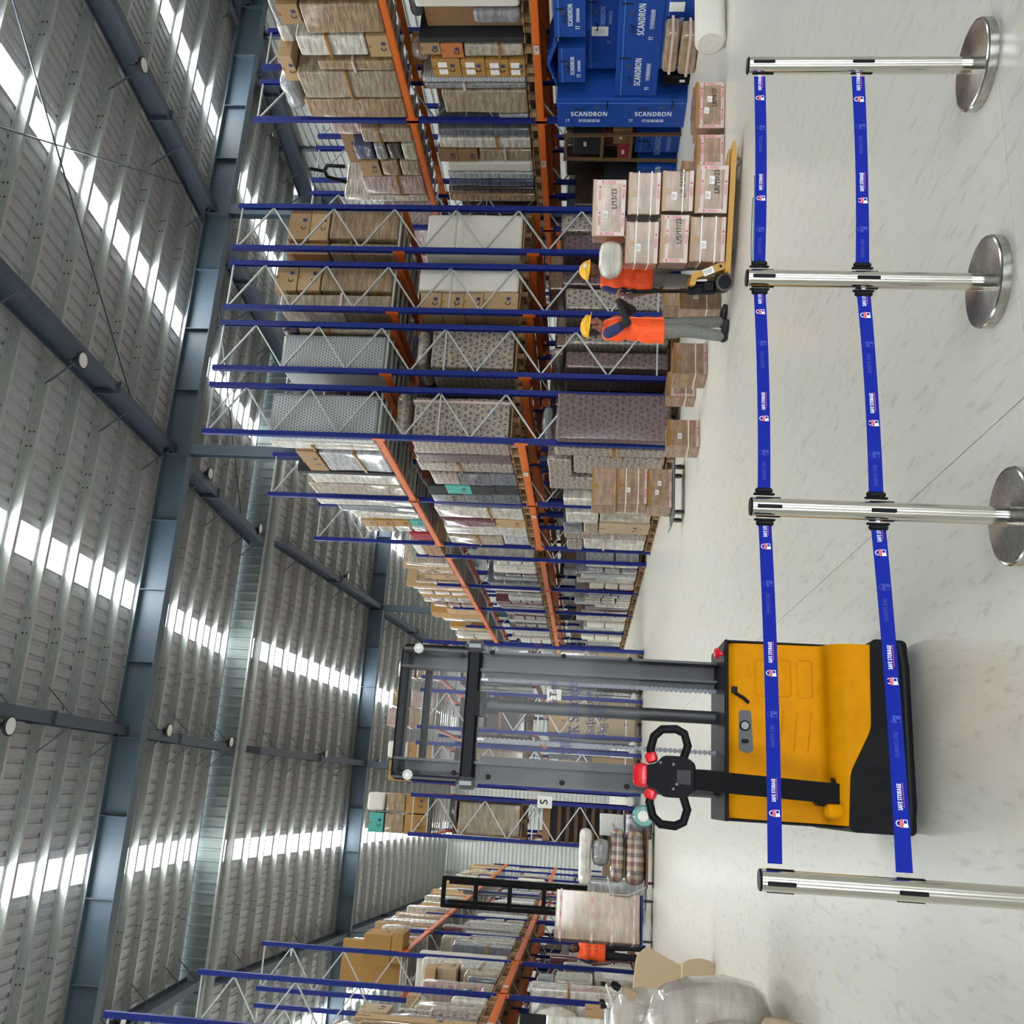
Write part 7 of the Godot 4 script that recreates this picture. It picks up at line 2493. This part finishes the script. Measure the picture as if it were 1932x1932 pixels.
		["C","c_brown",0.19,1.08,0.17,1.30,-27.25,-26.15], ["W","w_tan",0.24,0.97,1.30,2.20,-27.25,-26.15], ["W","w_slate",0.17,1.15,0.17,2.53,-28.52,-27.35], ["C","c_dark",0.17,1.15,0.17,2.46,-29.72,-28.55]
	]],
	["M3", 1, [
		["W","w_maroon",0.19,0.76,3.08,4.90,-27.25,-26.15], ["W","w_tan",0.78,1.16,3.08,4.60,-27.25,-26.15], ["F","f_dark",0.17,1.15,3.08,5.14,-28.52,-27.35], ["F","f_dark",0.17,1.15,3.08,5.32,-29.72,-28.55]
	]],
	["M3", 2, [
		["C","c_gold",0.14,0.66,5.57,6.20,-27.25,-26.15], ["C","c_gold",0.68,1.18,5.57,6.20,-27.25,-26.15], ["C","c_gold",0.14,0.66,6.20,6.70,-27.25,-26.15], ["Q","q_white",0.71,1.18,6.20,6.80,-27.25,-26.15]
	]],
	["M4", 0, [
		["W","w_dark",-1.17,-0.19,0.17,2.40,-28.52,-27.35], ["W","w_slate",-1.17,-0.19,0.17,2.35,-29.72,-28.55]
	]],
	["M4", 1, [
		["W","w_beige",-1.10,-0.26,3.08,4.75,-27.25,-26.15], ["W","w_dark",-0.89,-0.21,4.75,5.00,-27.25,-26.15], ["C","c_dark",-1.17,-0.19,3.08,5.03,-28.52,-27.35], ["C","c_dark",-1.17,-0.19,3.08,5.16,-29.72,-28.55]
	]],
	["M4", 2, [
		["C","c_gold",-1.20,-0.68,5.57,6.15,-27.25,-26.15], ["C","c_gold",-0.66,-0.16,5.57,6.15,-27.25,-26.15], ["W","w_tan",-1.20,-0.68,6.15,6.70,-27.25,-26.15], ["W","w_tan",-0.66,-0.16,6.15,6.70,-27.25,-26.15],
		["C","c_teal",-1.20,-0.70,6.70,7.10,-27.25,-26.15], ["Q","q_white",-0.66,-0.18,6.70,7.20,-27.25,-26.15]
	]],
	["L", 0, [
		["B","w_silver",-4.61,-3.68,1.29,2.24,-18.95,-18.11], ["C","c_tan",-4.61,-3.68,0.17,1.29,-19.85,-18.80], ["B","w_white",-4.61,-3.68,1.29,2.32,-20.00,-19.05], ["B","w_white",-4.61,-3.68,0.17,1.53,-20.96,-20.14],
		["B","w_white",-4.61,-3.68,1.53,1.98,-20.78,-20.14], ["W","w_white",-4.61,-3.68,0.17,2.41,-21.82,-21.04], ["W","w_slate",-4.61,-3.68,1.94,2.32,-22.79,-21.82], ["W","w_pale",-4.61,-3.68,1.10,1.94,-23.22,-22.06],
		["W","w_pale",-4.61,-3.68,0.17,1.10,-23.51,-22.57], ["W","w_beige",-4.61,-3.68,0.17,1.76,-24.35,-24.05], ["W","w_white",-4.61,-3.68,0.17,1.80,-24.56,-24.36], ["W","w_pale",-4.58,-3.68,1.05,1.49,-24.92,-24.56],
		["W","w_pale",-4.58,-3.68,0.60,1.05,-24.92,-24.60], ["W","w_pale",-4.58,-3.68,0.17,0.60,-24.90,-24.67], ["W","w_slate",-4.61,-3.76,0.17,1.72,-25.18,-24.95], ["W","w_maroon",-4.61,-3.68,0.17,2.14,-25.47,-25.19],
		["W","w_maroon",-4.58,-3.68,0.71,1.28,-25.71,-25.48], ["W","w_maroon",-4.58,-3.68,0.17,0.70,-25.71,-25.50], ["W","w_beige",-4.58,-3.68,0.17,0.92,-26.28,-25.73], ["W","w_beige",-4.58,-3.68,0.92,1.68,-26.28,-25.73],
		["W","w_beige",-4.61,-3.68,0.17,1.70,-26.81,-26.30], ["W","w_maroon",-4.61,-3.70,0.17,1.42,-27.27,-26.83], ["W","w_white",-4.61,-3.67,0.17,1.92,-28.25,-27.91], ["W","w_beige",-4.61,-3.70,0.17,1.54,-28.73,-28.27],
		["W","w_maroon",-4.61,-3.66,0.17,1.79,-29.11,-28.75], ["W","w_dark",-4.61,-3.75,0.17,1.96,-29.67,-29.13], ["W","w_silver",-4.61,-3.72,0.17,1.48,-30.07,-29.69], ["W","w_slate",-4.61,-3.70,0.17,1.51,-30.45,-30.09],
		["W","w_silver",-4.58,-3.68,0.17,0.72,-30.79,-30.47], ["W","w_silver",-4.58,-3.68,0.72,1.34,-30.79,-30.47], ["W","w_silver",-4.58,-3.68,1.34,1.93,-30.79,-30.47], ["W","w_dark",-4.61,-3.67,0.17,1.40,-31.21,-30.81],
		["W","w_silver",-4.58,-3.68,0.17,0.65,-32.43,-31.77], ["W","w_silver",-4.58,-3.68,0.65,1.14,-32.43,-31.77], ["W","w_silver",-4.58,-3.68,1.14,1.57,-32.43,-31.77], ["W","w_pale",-4.61,-3.68,0.17,1.31,-33.37,-32.45],
		["W","w_beige",-4.61,-3.67,0.17,1.85,-33.90,-33.39], ["W","w_white",-4.61,-3.66,0.17,1.91,-34.56,-33.92], ["W","w_silver",-4.58,-3.68,0.17,0.71,-36.46,-35.63], ["W","w_silver",-4.58,-3.68,0.71,1.26,-36.46,-35.63],
		["W","w_silver",-4.58,-3.68,1.27,1.79,-36.46,-35.63], ["W","w_pale",-4.58,-3.68,0.17,0.53,-37.25,-36.48], ["W","w_pale",-4.58,-3.68,0.54,0.90,-37.25,-36.48], ["W","w_pale",-4.58,-3.68,0.90,1.29,-37.25,-36.48],
		["W","w_white",-4.58,-3.68,0.17,0.57,-38.06,-37.27], ["W","w_white",-4.58,-3.68,0.57,0.96,-38.06,-37.27], ["W","w_white",-4.58,-3.68,0.96,1.36,-38.06,-37.27], ["W","w_beige",-4.61,-3.75,0.17,1.46,-38.73,-38.08],
		["W","w_dark",-4.61,-3.67,0.17,1.64,-40.25,-39.49], ["W","w_grey",-4.61,-3.75,0.17,1.75,-41.07,-40.27], ["W","w_slate",-4.61,-3.76,0.17,1.46,-41.67,-41.09], ["W","w_maroon",-4.58,-3.68,0.17,0.60,-42.32,-41.69],
		["W","w_maroon",-4.58,-3.68,0.60,1.01,-42.32,-41.69], ["W","w_maroon",-4.58,-3.68,1.01,1.40,-42.32,-41.69], ["W","w_maroon",-4.61,-3.71,0.17,1.53,-43.00,-42.34], ["W","w_pale",-4.61,-3.75,0.17,1.37,-44.44,-43.35],
		["W","w_pale",-4.61,-3.69,0.17,1.84,-45.15,-44.46], ["W","w_slate",-4.58,-3.68,0.17,0.65,-46.19,-45.17], ["W","w_slate",-4.58,-3.68,0.65,1.13,-46.19,-45.17], ["W","w_slate",-4.58,-3.68,1.13,1.65,-46.19,-45.17],
		["Q","q_white",-4.61,-3.74,0.17,1.86,-47.90,-47.21], ["W","w_slate",-4.61,-3.71,0.17,1.60,-48.77,-47.92], ["W","w_pale",-4.61,-3.72,0.17,1.70,-49.72,-48.79], ["W","w_beige",-4.61,-3.74,0.17,1.65,-50.63,-49.74],
		["W","w_dark",-4.61,-3.66,0.17,1.81,-52.05,-51.07], ["W","w_grey",-4.58,-3.68,0.17,1.00,-53.10,-52.07], ["W","w_grey",-4.58,-3.68,1.00,1.88,-53.10,-52.07], ["W","w_white",-4.61,-3.70,0.17,1.40,-54.15,-53.12]
	]],
	["L", 1, [
		["W","w_pink",-4.61,-3.68,3.08,4.86,-16.85,-16.28], ["W","w_tan",-4.61,-3.68,4.86,5.36,-17.02,-16.28], ["W","w_tan",-4.61,-3.68,3.08,4.98,-17.22,-17.03], ["C","c_tan",-4.61,-3.68,3.08,5.11,-17.58,-17.23],
		["W","w_grey",-4.61,-3.68,3.08,4.63,-17.92,-17.61], ["C","c_pale",-4.61,-3.68,4.64,5.15,-18.36,-17.72], ["F","f_floral",-4.61,-3.68,3.08,4.54,-18.34,-18.05], ["W","w_pale",-4.61,-3.68,3.08,4.32,-19.06,-18.49],
		["W","w_grey",-4.66,-4.08,4.33,4.74,-19.21,-18.54], ["W","w_white",-4.61,-3.68,3.08,3.77,-19.69,-19.31], ["W","w_pink",-4.66,-4.08,3.77,4.53,-20.00,-19.59], ["W","w_tan",-4.61,-3.68,3.08,3.33,-20.73,-20.14],
		["B","w_slate",-4.13,-3.68,3.33,3.75,-20.61,-20.14], ["W","w_pink",-4.61,-3.68,3.08,4.55,-21.11,-20.74], ["C","c_tan",-4.66,-3.98,4.55,4.84,-21.71,-20.85], ["W","w_slate",-4.61,-3.68,3.08,3.73,-21.79,-21.44],
		["W","w_tan",-4.61,-3.68,3.08,3.85,-22.47,-21.84], ["C","c_tan",-4.61,-3.68,4.46,4.70,-22.79,-22.09], ["C","c_pale",-4.61,-3.68,4.03,4.46,-23.02,-22.24], ["W","w_pale",-4.61,-3.68,3.08,4.03,-23.39,-22.59],
		["W","w_white",-4.61,-3.68,3.08,4.98,-23.81,-23.39], ["Q","q_white",-4.61,-3.68,3.08,5.20,-24.63,-24.00], ["W","w_slate",-4.61,-3.67,3.08,4.62,-26.22,-25.65], ["W","w_dark",-4.58,-3.68,3.08,3.62,-26.64,-26.24],
		["W","w_dark",-4.58,-3.68,3.62,4.14,-26.64,-26.24], ["W","w_dark",-4.58,-3.68,4.14,4.66,-26.64,-26.24], ["Q","q_white",-4.61,-3.69,3.08,4.55,-26.85,-26.66], ["W","w_pale",-4.61,-3.68,3.08,5.05,-27.39,-26.86],
		["W","w_silver",-4.61,-3.66,3.08,4.34,-27.63,-27.39], ["Q","q_white",-4.61,-3.68,3.08,4.53,-28.14,-27.91], ["W","w_silver",-4.61,-3.67,3.08,4.59,-28.44,-28.28], ["W","w_grey",-4.61,-3.68,3.08,4.72,-28.81,-28.76],
		["W","w_maroon",-4.61,-3.68,3.08,5.30,-29.48,-28.82], ["W","w_beige",-4.61,-3.74,3.08,4.42,-29.62,-29.48], ["W","w_pale",-4.58,-3.68,3.08,3.56,-29.89,-29.64], ["W","w_pale",-4.58,-3.68,3.56,4.08,-29.89,-29.64],
		["W","w_pale",-4.58,-3.68,4.08,4.58,-29.89,-29.64], ["W","w_pale",-4.61,-3.73,3.08,4.37,-30.31,-29.91], ["W","w_silver",-4.61,-3.70,3.08,4.80,-30.90,-30.33], ["W","w_beige",-4.58,-3.68,3.08,3.70,-31.46,-30.92],
		["W","w_beige",-4.58,-3.68,3.70,4.34,-31.46,-30.92], ["W","w_white",-4.61,-3.68,3.08,4.68,-32.51,-31.77], ["Q","q_white",-4.61,-3.75,3.08,4.64,-33.28,-32.53], ["W","w_grey",-4.61,-3.67,3.08,4.82,-34.03,-33.30],
		["W","w_grey",-4.61,-3.68,3.08,4.44,-35.01,-34.05], ["W","w_dark",-4.58,-3.68,3.08,3.56,-36.50,-35.63], ["W","w_dark",-4.58,-3.68,3.56,4.08,-36.50,-35.63], ["W","w_dark",-4.58,-3.68,4.08,4.59,-36.50,-35.63],
		["W","w_silver",-4.61,-3.75,3.08,4.36,-37.03,-36.52], ["Q","q_white",-4.61,-3.76,3.08,4.51,-37.77,-37.05], ["W","w_silver",-4.61,-3.72,3.08,4.27,-38.47,-37.79], ["W","w_silver",-4.61,-3.75,3.08,4.30,-39.03,-38.49],
		["W","w_slate",-4.61,-3.73,3.08,4.36,-40.42,-39.49], ["W","w_silver",-4.61,-3.70,3.08,4.59,-40.98,-40.44], ["W","w_slate",-4.58,-3.68,3.08,3.54,-41.68,-41.00], ["W","w_slate",-4.58,-3.68,3.54,3.99,-41.68,-41.00],
		["W","w_slate",-4.58,-3.68,3.99,4.43,-41.68,-41.00], ["W","w_dark",-4.58,-3.68,3.08,3.63,-42.60,-41.70], ["W","w_dark",-4.58,-3.68,3.63,4.15,-42.60,-41.70], ["W","w_dark",-4.58,-3.68,4.16,4.75,-42.60,-41.70],
		["W","w_slate",-4.61,-3.70,3.08,4.79,-43.96,-43.35], ["W","w_slate",-4.61,-3.69,3.08,4.21,-44.76,-43.98], ["W","w_silver",-4.61,-3.71,3.08,4.50,-45.34,-44.78], ["W","w_silver",-4.58,-3.68,3.08,3.56,-45.92,-45.36],
		["W","w_silver",-4.58,-3.68,3.56,4.12,-45.92,-45.36], ["W","w_silver",-4.58,-3.68,4.12,4.64,-45.92,-45.36], ["Q","q_white",-4.61,-3.66,3.08,4.34,-46.70,-45.94], ["W","w_maroon",-4.61,-3.72,3.08,4.48,-48.09,-47.21],
		["W","w_maroon",-4.61,-3.70,3.08,4.35,-48.65,-48.11], ["W","w_white",-4.61,-3.66,3.08,4.25,-49.75,-48.67], ["W","w_beige",-4.61,-3.74,3.08,4.53,-51.63,-51.07], ["W","w_white",-4.61,-3.67,3.08,4.75,-52.58,-51.65],
		["W","w_silver",-4.61,-3.68,3.08,4.17,-53.14,-52.60], ["W","w_maroon",-4.61,-3.71,3.08,4.76,-54.19,-53.16]
	]],
	["L", 2, [
		["C","c_gold",-3.99,-3.33,5.57,5.85,-25.10,-24.20], ["C","c_gold",-4.06,-3.38,5.85,6.52,-25.10,-24.20], ["C","c_gold",-4.61,-3.67,5.57,7.21,-25.40,-25.10], ["W","w_beige",-4.58,-3.68,5.57,6.34,-25.81,-25.42],
		["W","w_beige",-4.58,-3.68,6.34,7.11,-25.81,-25.42], ["C","c_gold",-4.58,-3.68,5.57,5.92,-26.27,-25.83], ["C","c_gold",-4.58,-3.68,5.92,6.30,-26.27,-25.83], ["C","c_gold",-4.58,-3.68,6.30,6.68,-26.27,-25.83],
		["W","w_white",-4.61,-3.71,5.57,6.67,-26.82,-26.29], ["W","w_pink",-4.61,-3.76,5.57,7.02,-27.27,-26.84], ["W","w_pale",-4.61,-3.68,5.57,6.85,-28.50,-27.91], ["C","c_brown",-4.58,-3.68,5.57,6.11,-28.95,-28.52],
		["C","c_brown",-4.58,-3.68,6.11,6.61,-28.95,-28.52], ["C","c_brown",-4.58,-3.68,6.61,7.15,-28.95,-28.52], ["W","w_beige",-4.61,-3.70,5.57,7.09,-29.28,-28.97], ["W","w_beige",-4.61,-3.68,5.57,7.11,-29.59,-29.30],
		["C","c_tan",-4.61,-3.75,5.57,6.85,-29.89,-29.61], ["W","w_tan",-4.61,-3.73,5.57,7.08,-30.22,-29.91], ["W","w_pale",-4.61,-3.73,5.57,7.07,-30.69,-30.24], ["W","w_tan",-4.61,-3.69,5.57,6.94,-31.11,-30.71],
		["C","c_tan",-4.61,-3.70,5.57,7.06,-31.48,-31.13], ["W","w_beige",-4.61,-3.74,5.57,6.66,-32.76,-31.77], ["W","w_pale",-4.61,-3.67,5.57,7.03,-33.29,-32.78], ["C","c_gold",-4.61,-3.71,5.57,6.78,-34.39,-33.31],
		["W","w_pink",-4.61,-3.71,5.57,6.84,-34.96,-34.41], ["W","w_beige",-4.61,-3.74,5.57,6.74,-36.18,-35.63], ["W","w_pale",-4.61,-3.67,5.57,7.00,-36.79,-36.20], ["W","w_beige",-4.61,-3.75,5.57,7.08,-37.38,-36.81],
		["C","c_tan",-4.61,-3.69,5.57,6.95,-38.23,-37.40], ["C","c_gold",-4.58,-3.68,5.57,6.04,-39.07,-38.25], ["C","c_gold",-4.58,-3.68,6.04,6.57,-39.07,-38.25], ["C","c_gold",-4.58,-3.68,6.58,7.08,-39.07,-38.25],
		["W","w_beige",-4.61,-3.72,5.57,7.03,-40.35,-39.49], ["W","w_pink",-4.61,-3.73,5.57,6.68,-40.87,-40.37], ["C","c_brown",-4.61,-3.73,5.57,6.67,-41.78,-40.89], ["C","c_tan",-4.58,-3.68,5.57,6.07,-42.67,-41.80],
		["C","c_tan",-4.58,-3.68,6.07,6.57,-42.67,-41.80], ["C","c_tan",-4.58,-3.68,6.57,7.06,-42.67,-41.80], ["C","c_tan",-4.61,-3.69,5.57,7.20,-43.90,-43.35], ["C","c_tan",-4.61,-3.66,5.57,7.08,-44.48,-43.92],
		["W","w_white",-4.61,-3.67,5.57,6.91,-45.59,-44.50], ["W","w_beige",-4.58,-3.68,5.57,6.11,-46.62,-45.61], ["W","w_beige",-4.58,-3.68,6.11,6.68,-46.62,-45.61], ["W","w_beige",-4.58,-3.68,6.68,7.19,-46.62,-45.61],
		["W","w_tan",-4.58,-3.68,5.57,6.07,-47.95,-47.21], ["W","w_tan",-4.58,-3.68,6.07,6.61,-47.95,-47.21], ["W","w_tan",-4.58,-3.68,6.62,7.14,-47.95,-47.21], ["C","c_tan",-4.58,-3.68,5.57,5.99,-48.74,-47.97],
		["C","c_tan",-4.58,-3.68,5.99,6.37,-48.74,-47.97], ["C","c_tan",-4.58,-3.68,6.38,6.78,-48.74,-47.97], ["W","w_white",-4.61,-3.72,5.57,7.19,-49.67,-48.76], ["W","w_pale",-4.58,-3.68,5.57,5.97,-50.34,-49.69],
		["W","w_pale",-4.58,-3.68,5.98,6.42,-50.34,-49.69], ["W","w_pale",-4.58,-3.68,6.42,6.84,-50.34,-49.69], ["C","c_tan",-4.58,-3.68,5.57,6.30,-51.89,-51.07], ["C","c_tan",-4.58,-3.68,6.31,7.03,-51.89,-51.07],
		["C","c_brown",-4.61,-3.70,5.57,7.21,-52.55,-51.91], ["W","w_tan",-4.61,-3.73,5.57,7.08,-53.59,-52.57], ["C","c_brown",-4.61,-3.72,5.57,7.15,-54.46,-53.61]
	]],
	["N", 0, [
		["W","w_slate",14.47,15.40,0.17,2.28,-13.67,-12.50], ["W","w_slate",14.47,15.40,0.17,2.44,-14.87,-13.70], ["C","c_dark",14.47,15.40,0.17,2.25,-16.07,-14.90], ["W","w_dark",14.47,15.40,0.17,2.45,-17.57,-16.40],
		["C","c_dark",14.47,15.40,0.17,2.33,-18.77,-17.60], ["W","w_dark",14.47,15.40,0.17,2.47,-19.97,-18.80], ["F","f_dark",14.47,15.40,0.17,2.29,-21.45,-20.28], ["W","w_slate",14.47,15.40,0.17,2.52,-22.65,-21.48],
		["W","w_dark",14.47,15.40,0.17,2.33,-23.85,-22.68]
	]],
	["N", 1, [
		["W","w_tan",14.47,15.40,3.08,5.22,-13.67,-12.50], ["W","w_slate",14.47,15.40,3.08,5.32,-14.87,-13.70], ["C","c_dark",14.47,15.40,3.08,5.15,-16.07,-14.90], ["W","w_tan",14.47,15.40,3.08,5.26,-17.57,-16.40],
		["C","c_dark",14.47,15.40,3.08,5.29,-18.77,-17.60], ["W","w_tan",14.47,15.40,3.08,5.28,-19.97,-18.80], ["W","w_tan",14.47,15.40,3.08,5.21,-21.45,-20.28], ["W","w_dark",14.47,15.40,3.08,5.16,-22.65,-21.48],
		["F","f_dark",14.47,15.40,3.08,5.08,-23.85,-22.68]
	]],
	["O", 0, [
		["F","f_dark",15.77,16.70,0.17,2.33,-21.45,-20.28], ["W","w_dark",15.77,16.70,0.17,2.28,-22.65,-21.48], ["W","w_tan",15.77,16.70,0.17,2.55,-23.85,-22.68], ["W","w_dark",15.77,16.70,0.17,2.56,-25.33,-24.16],
		["W","w_purple",15.77,16.70,0.17,2.35,-26.53,-25.36], ["W","w_dark",15.77,16.70,0.17,2.38,-27.73,-26.56]
	]],
	["O", 1, [
		["W","w_dark",15.77,16.70,3.08,5.22,-21.45,-20.28], ["F","f_dark",15.77,16.70,3.08,5.07,-22.65,-21.48], ["W","w_tan",15.77,16.70,3.08,5.26,-23.85,-22.68], ["W","w_tan",15.77,16.70,3.08,5.24,-25.33,-24.16],
		["W","w_dark",15.77,16.70,3.08,5.15,-26.53,-25.36], ["W","w_slate",15.77,16.70,3.08,5.06,-27.73,-26.56]
	]],
	["E2", 0, [
		["F","f_dark",7.55,8.50,0.17,2.60,-27.02,-25.85], ["C","c_dark",7.55,8.50,0.17,2.50,-28.22,-27.05], ["C","c_dark",7.55,8.50,0.17,2.49,-29.42,-28.25], ["C","c_dark",7.55,8.50,0.17,2.51,-30.92,-29.75],
		["F","f_dark",7.55,8.50,0.17,2.46,-32.12,-30.95], ["W","w_purple",7.55,8.50,0.17,2.53,-33.32,-32.15], ["W","w_purple",7.55,8.50,0.17,2.66,-35.41,-33.61], ["W","w_dark",7.55,8.50,0.17,2.64,-37.24,-35.44],
		["F","f_dark",7.55,8.50,0.17,2.63,-39.29,-37.49], ["C","c_dark",7.55,8.50,0.17,2.47,-41.12,-39.32], ["W","w_tan",7.55,8.50,0.17,2.46,-43.17,-41.37], ["W","w_tan",7.55,8.50,0.17,2.49,-45.00,-43.20],
		["C","c_dark",7.55,8.50,0.17,2.42,-47.05,-45.25], ["W","w_slate",7.55,8.50,0.17,2.43,-48.88,-47.08], ["F","f_dark",7.55,8.50,0.17,2.33,-50.93,-49.13], ["F","f_dark",7.55,8.50,0.17,2.50,-52.76,-50.96]
	]],
	["E2", 1, [
		["F","f_dark",7.55,8.50,3.08,5.30,-27.02,-25.85], ["W","w_dark",7.55,8.50,3.08,5.05,-28.22,-27.05], ["F","f_dark",7.55,8.50,3.08,5.11,-29.42,-28.25], ["W","w_dark",7.55,8.50,3.08,5.11,-30.92,-29.75],
		["W","w_slate",7.55,8.50,3.08,5.14,-32.12,-30.95], ["C","c_dark",7.55,8.50,3.08,5.04,-33.32,-32.15], ["F","f_dark",7.55,8.50,3.08,5.11,-35.41,-33.61], ["W","w_purple",7.55,8.50,3.08,5.21,-37.24,-35.44],
		["W","w_slate",7.55,8.50,3.08,5.13,-39.29,-37.49], ["W","w_purple",7.55,8.50,3.08,5.27,-41.12,-39.32], ["C","c_dark",7.55,8.50,3.08,5.22,-43.17,-41.37], ["W","w_dark",7.55,8.50,3.08,5.29,-45.00,-43.20],
		["W","w_slate",7.55,8.50,3.08,5.06,-47.05,-45.25], ["W","w_dark",7.55,8.50,3.08,5.02,-48.88,-47.08], ["W","w_dark",7.55,8.50,3.08,5.30,-50.93,-49.13], ["W","w_slate",7.55,8.50,3.08,5.26,-52.76,-50.96]
	]],
	["E3", 0, [
		["W","w_dark",8.85,9.80,0.17,2.47,-27.02,-25.85], ["W","w_tan",8.85,9.80,0.17,2.42,-28.22,-27.05], ["C","c_dark",8.85,9.80,0.17,2.35,-29.42,-28.25], ["W","w_tan",8.85,9.80,0.17,2.63,-30.92,-29.75],
		["W","w_dark",8.85,9.80,0.17,2.64,-32.12,-30.95], ["W","w_slate",8.85,9.80,0.17,2.53,-33.32,-32.15]
	]],
	["E3", 1, [
		["W","w_slate",8.85,9.80,3.08,5.15,-27.02,-25.85], ["W","w_purple",8.85,9.80,3.08,5.02,-28.22,-27.05], ["F","f_dark",8.85,9.80,3.08,5.10,-29.42,-28.25], ["W","w_tan",8.85,9.80,3.08,5.11,-30.92,-29.75],
		["W","w_tan",8.85,9.80,3.08,5.32,-32.12,-30.95], ["C","c_dark",8.85,9.80,3.08,5.28,-33.32,-32.15]
	]],
	["E4", 0, [
		["F","f_dark",10.17,11.12,0.17,2.53,-27.02,-25.85], ["W","w_dark",10.17,11.12,0.17,2.38,-28.22,-27.05], ["F","f_dark",10.17,11.12,0.17,2.66,-29.42,-28.25], ["C","c_dark",10.17,11.12,0.17,2.35,-30.92,-29.75],
		["F","f_dark",10.17,11.12,0.17,2.62,-32.12,-30.95], ["W","w_slate",10.17,11.12,0.17,2.64,-33.32,-32.15]
	]],
	["E4", 1, [
		["W","w_slate",10.17,11.12,3.08,5.31,-27.02,-25.85], ["W","w_dark",10.17,11.12,3.08,5.13,-28.22,-27.05], ["F","f_dark",10.17,11.12,3.08,5.32,-29.42,-28.25], ["W","w_purple",10.17,11.12,3.08,5.06,-30.92,-29.75],
		["W","w_tan",10.17,11.12,3.08,5.18,-32.12,-30.95], ["W","w_slate",10.17,11.12,3.08,5.10,-33.32,-32.15]
	]],
	["P", 0, [
		["W","w_purple",-6.00,-5.05,0.17,2.44,-13.64,-12.45], ["W","w_dark",-6.00,-5.05,0.17,2.33,-14.86,-13.67], ["W","w_dark",-6.00,-5.05,0.17,2.58,-16.08,-14.89], ["W","w_tan",-6.00,-5.05,0.17,2.52,-17.50,-16.31],
		["W","w_slate",-6.00,-5.05,0.17,2.59,-18.72,-17.53], ["W","w_slate",-6.00,-5.05,0.17,2.46,-19.94,-18.75], ["W","w_dark",-6.00,-5.05,0.17,2.58,-21.36,-20.17], ["F","f_dark",-6.00,-5.05,0.17,2.61,-22.58,-21.39],
		["W","w_dark",-6.00,-5.05,0.17,2.57,-23.80,-22.61], ["W","w_slate",-6.00,-5.05,0.17,2.48,-25.22,-24.03], ["W","w_tan",-6.00,-5.05,0.17,2.41,-26.44,-25.25], ["F","f_dark",-6.00,-5.05,0.17,2.37,-27.66,-26.47],
		["F","f_dark",-6.00,-5.05,0.17,2.32,-29.69,-27.89], ["W","w_tan",-6.00,-5.05,0.17,2.58,-31.52,-29.72], ["W","w_slate",-6.00,-5.05,0.17,2.41,-33.55,-31.75], ["W","w_purple",-6.00,-5.05,0.17,2.61,-35.38,-33.58],
		["C","c_dark",-6.00,-5.05,0.17,2.52,-37.41,-35.61], ["W","w_purple",-6.00,-5.05,0.17,2.63,-39.24,-37.44], ["F","f_dark",-6.00,-5.05,0.17,2.55,-41.27,-39.47], ["C","c_dark",-6.00,-5.05,0.17,2.39,-43.10,-41.30]
	]],
	["P", 1, [
		["W","w_dark",-6.00,-5.05,3.08,5.27,-13.64,-12.45], ["W","w_slate",-6.00,-5.05,3.08,5.00,-14.86,-13.67], ["W","w_dark",-6.00,-5.05,3.08,5.16,-16.08,-14.89], ["W","w_slate",-6.00,-5.05,3.08,5.06,-17.50,-16.31],
		["F","f_dark",-6.00,-5.05,3.08,5.02,-18.72,-17.53], ["W","w_tan",-6.00,-5.05,3.08,5.26,-19.94,-18.75], ["W","w_tan",-6.00,-5.05,3.08,5.20,-21.36,-20.17], ["C","c_dark",-6.00,-5.05,3.08,5.03,-22.58,-21.39],
		["W","w_tan",-6.00,-5.05,3.08,5.14,-23.80,-22.61], ["W","w_tan",-6.00,-5.05,3.08,4.99,-25.22,-24.03], ["W","w_purple",-6.00,-5.05,3.08,5.07,-26.44,-25.25], ["W","w_purple",-6.00,-5.05,3.08,5.26,-27.66,-26.47],
		["C","c_dark",-6.00,-5.05,3.08,5.26,-29.69,-27.89], ["C","c_dark",-6.00,-5.05,3.08,5.09,-31.52,-29.72], ["C","c_dark",-6.00,-5.05,3.08,5.06,-33.55,-31.75], ["W","w_purple",-6.00,-5.05,3.08,5.18,-35.38,-33.58],
		["C","c_dark",-6.00,-5.05,3.08,5.06,-37.41,-35.61], ["W","w_purple",-6.00,-5.05,3.08,5.04,-39.24,-37.44], ["W","w_tan",-6.00,-5.05,3.08,5.01,-41.27,-39.47], ["W","w_purple",-6.00,-5.05,3.08,5.00,-43.10,-41.30]
	]],
]
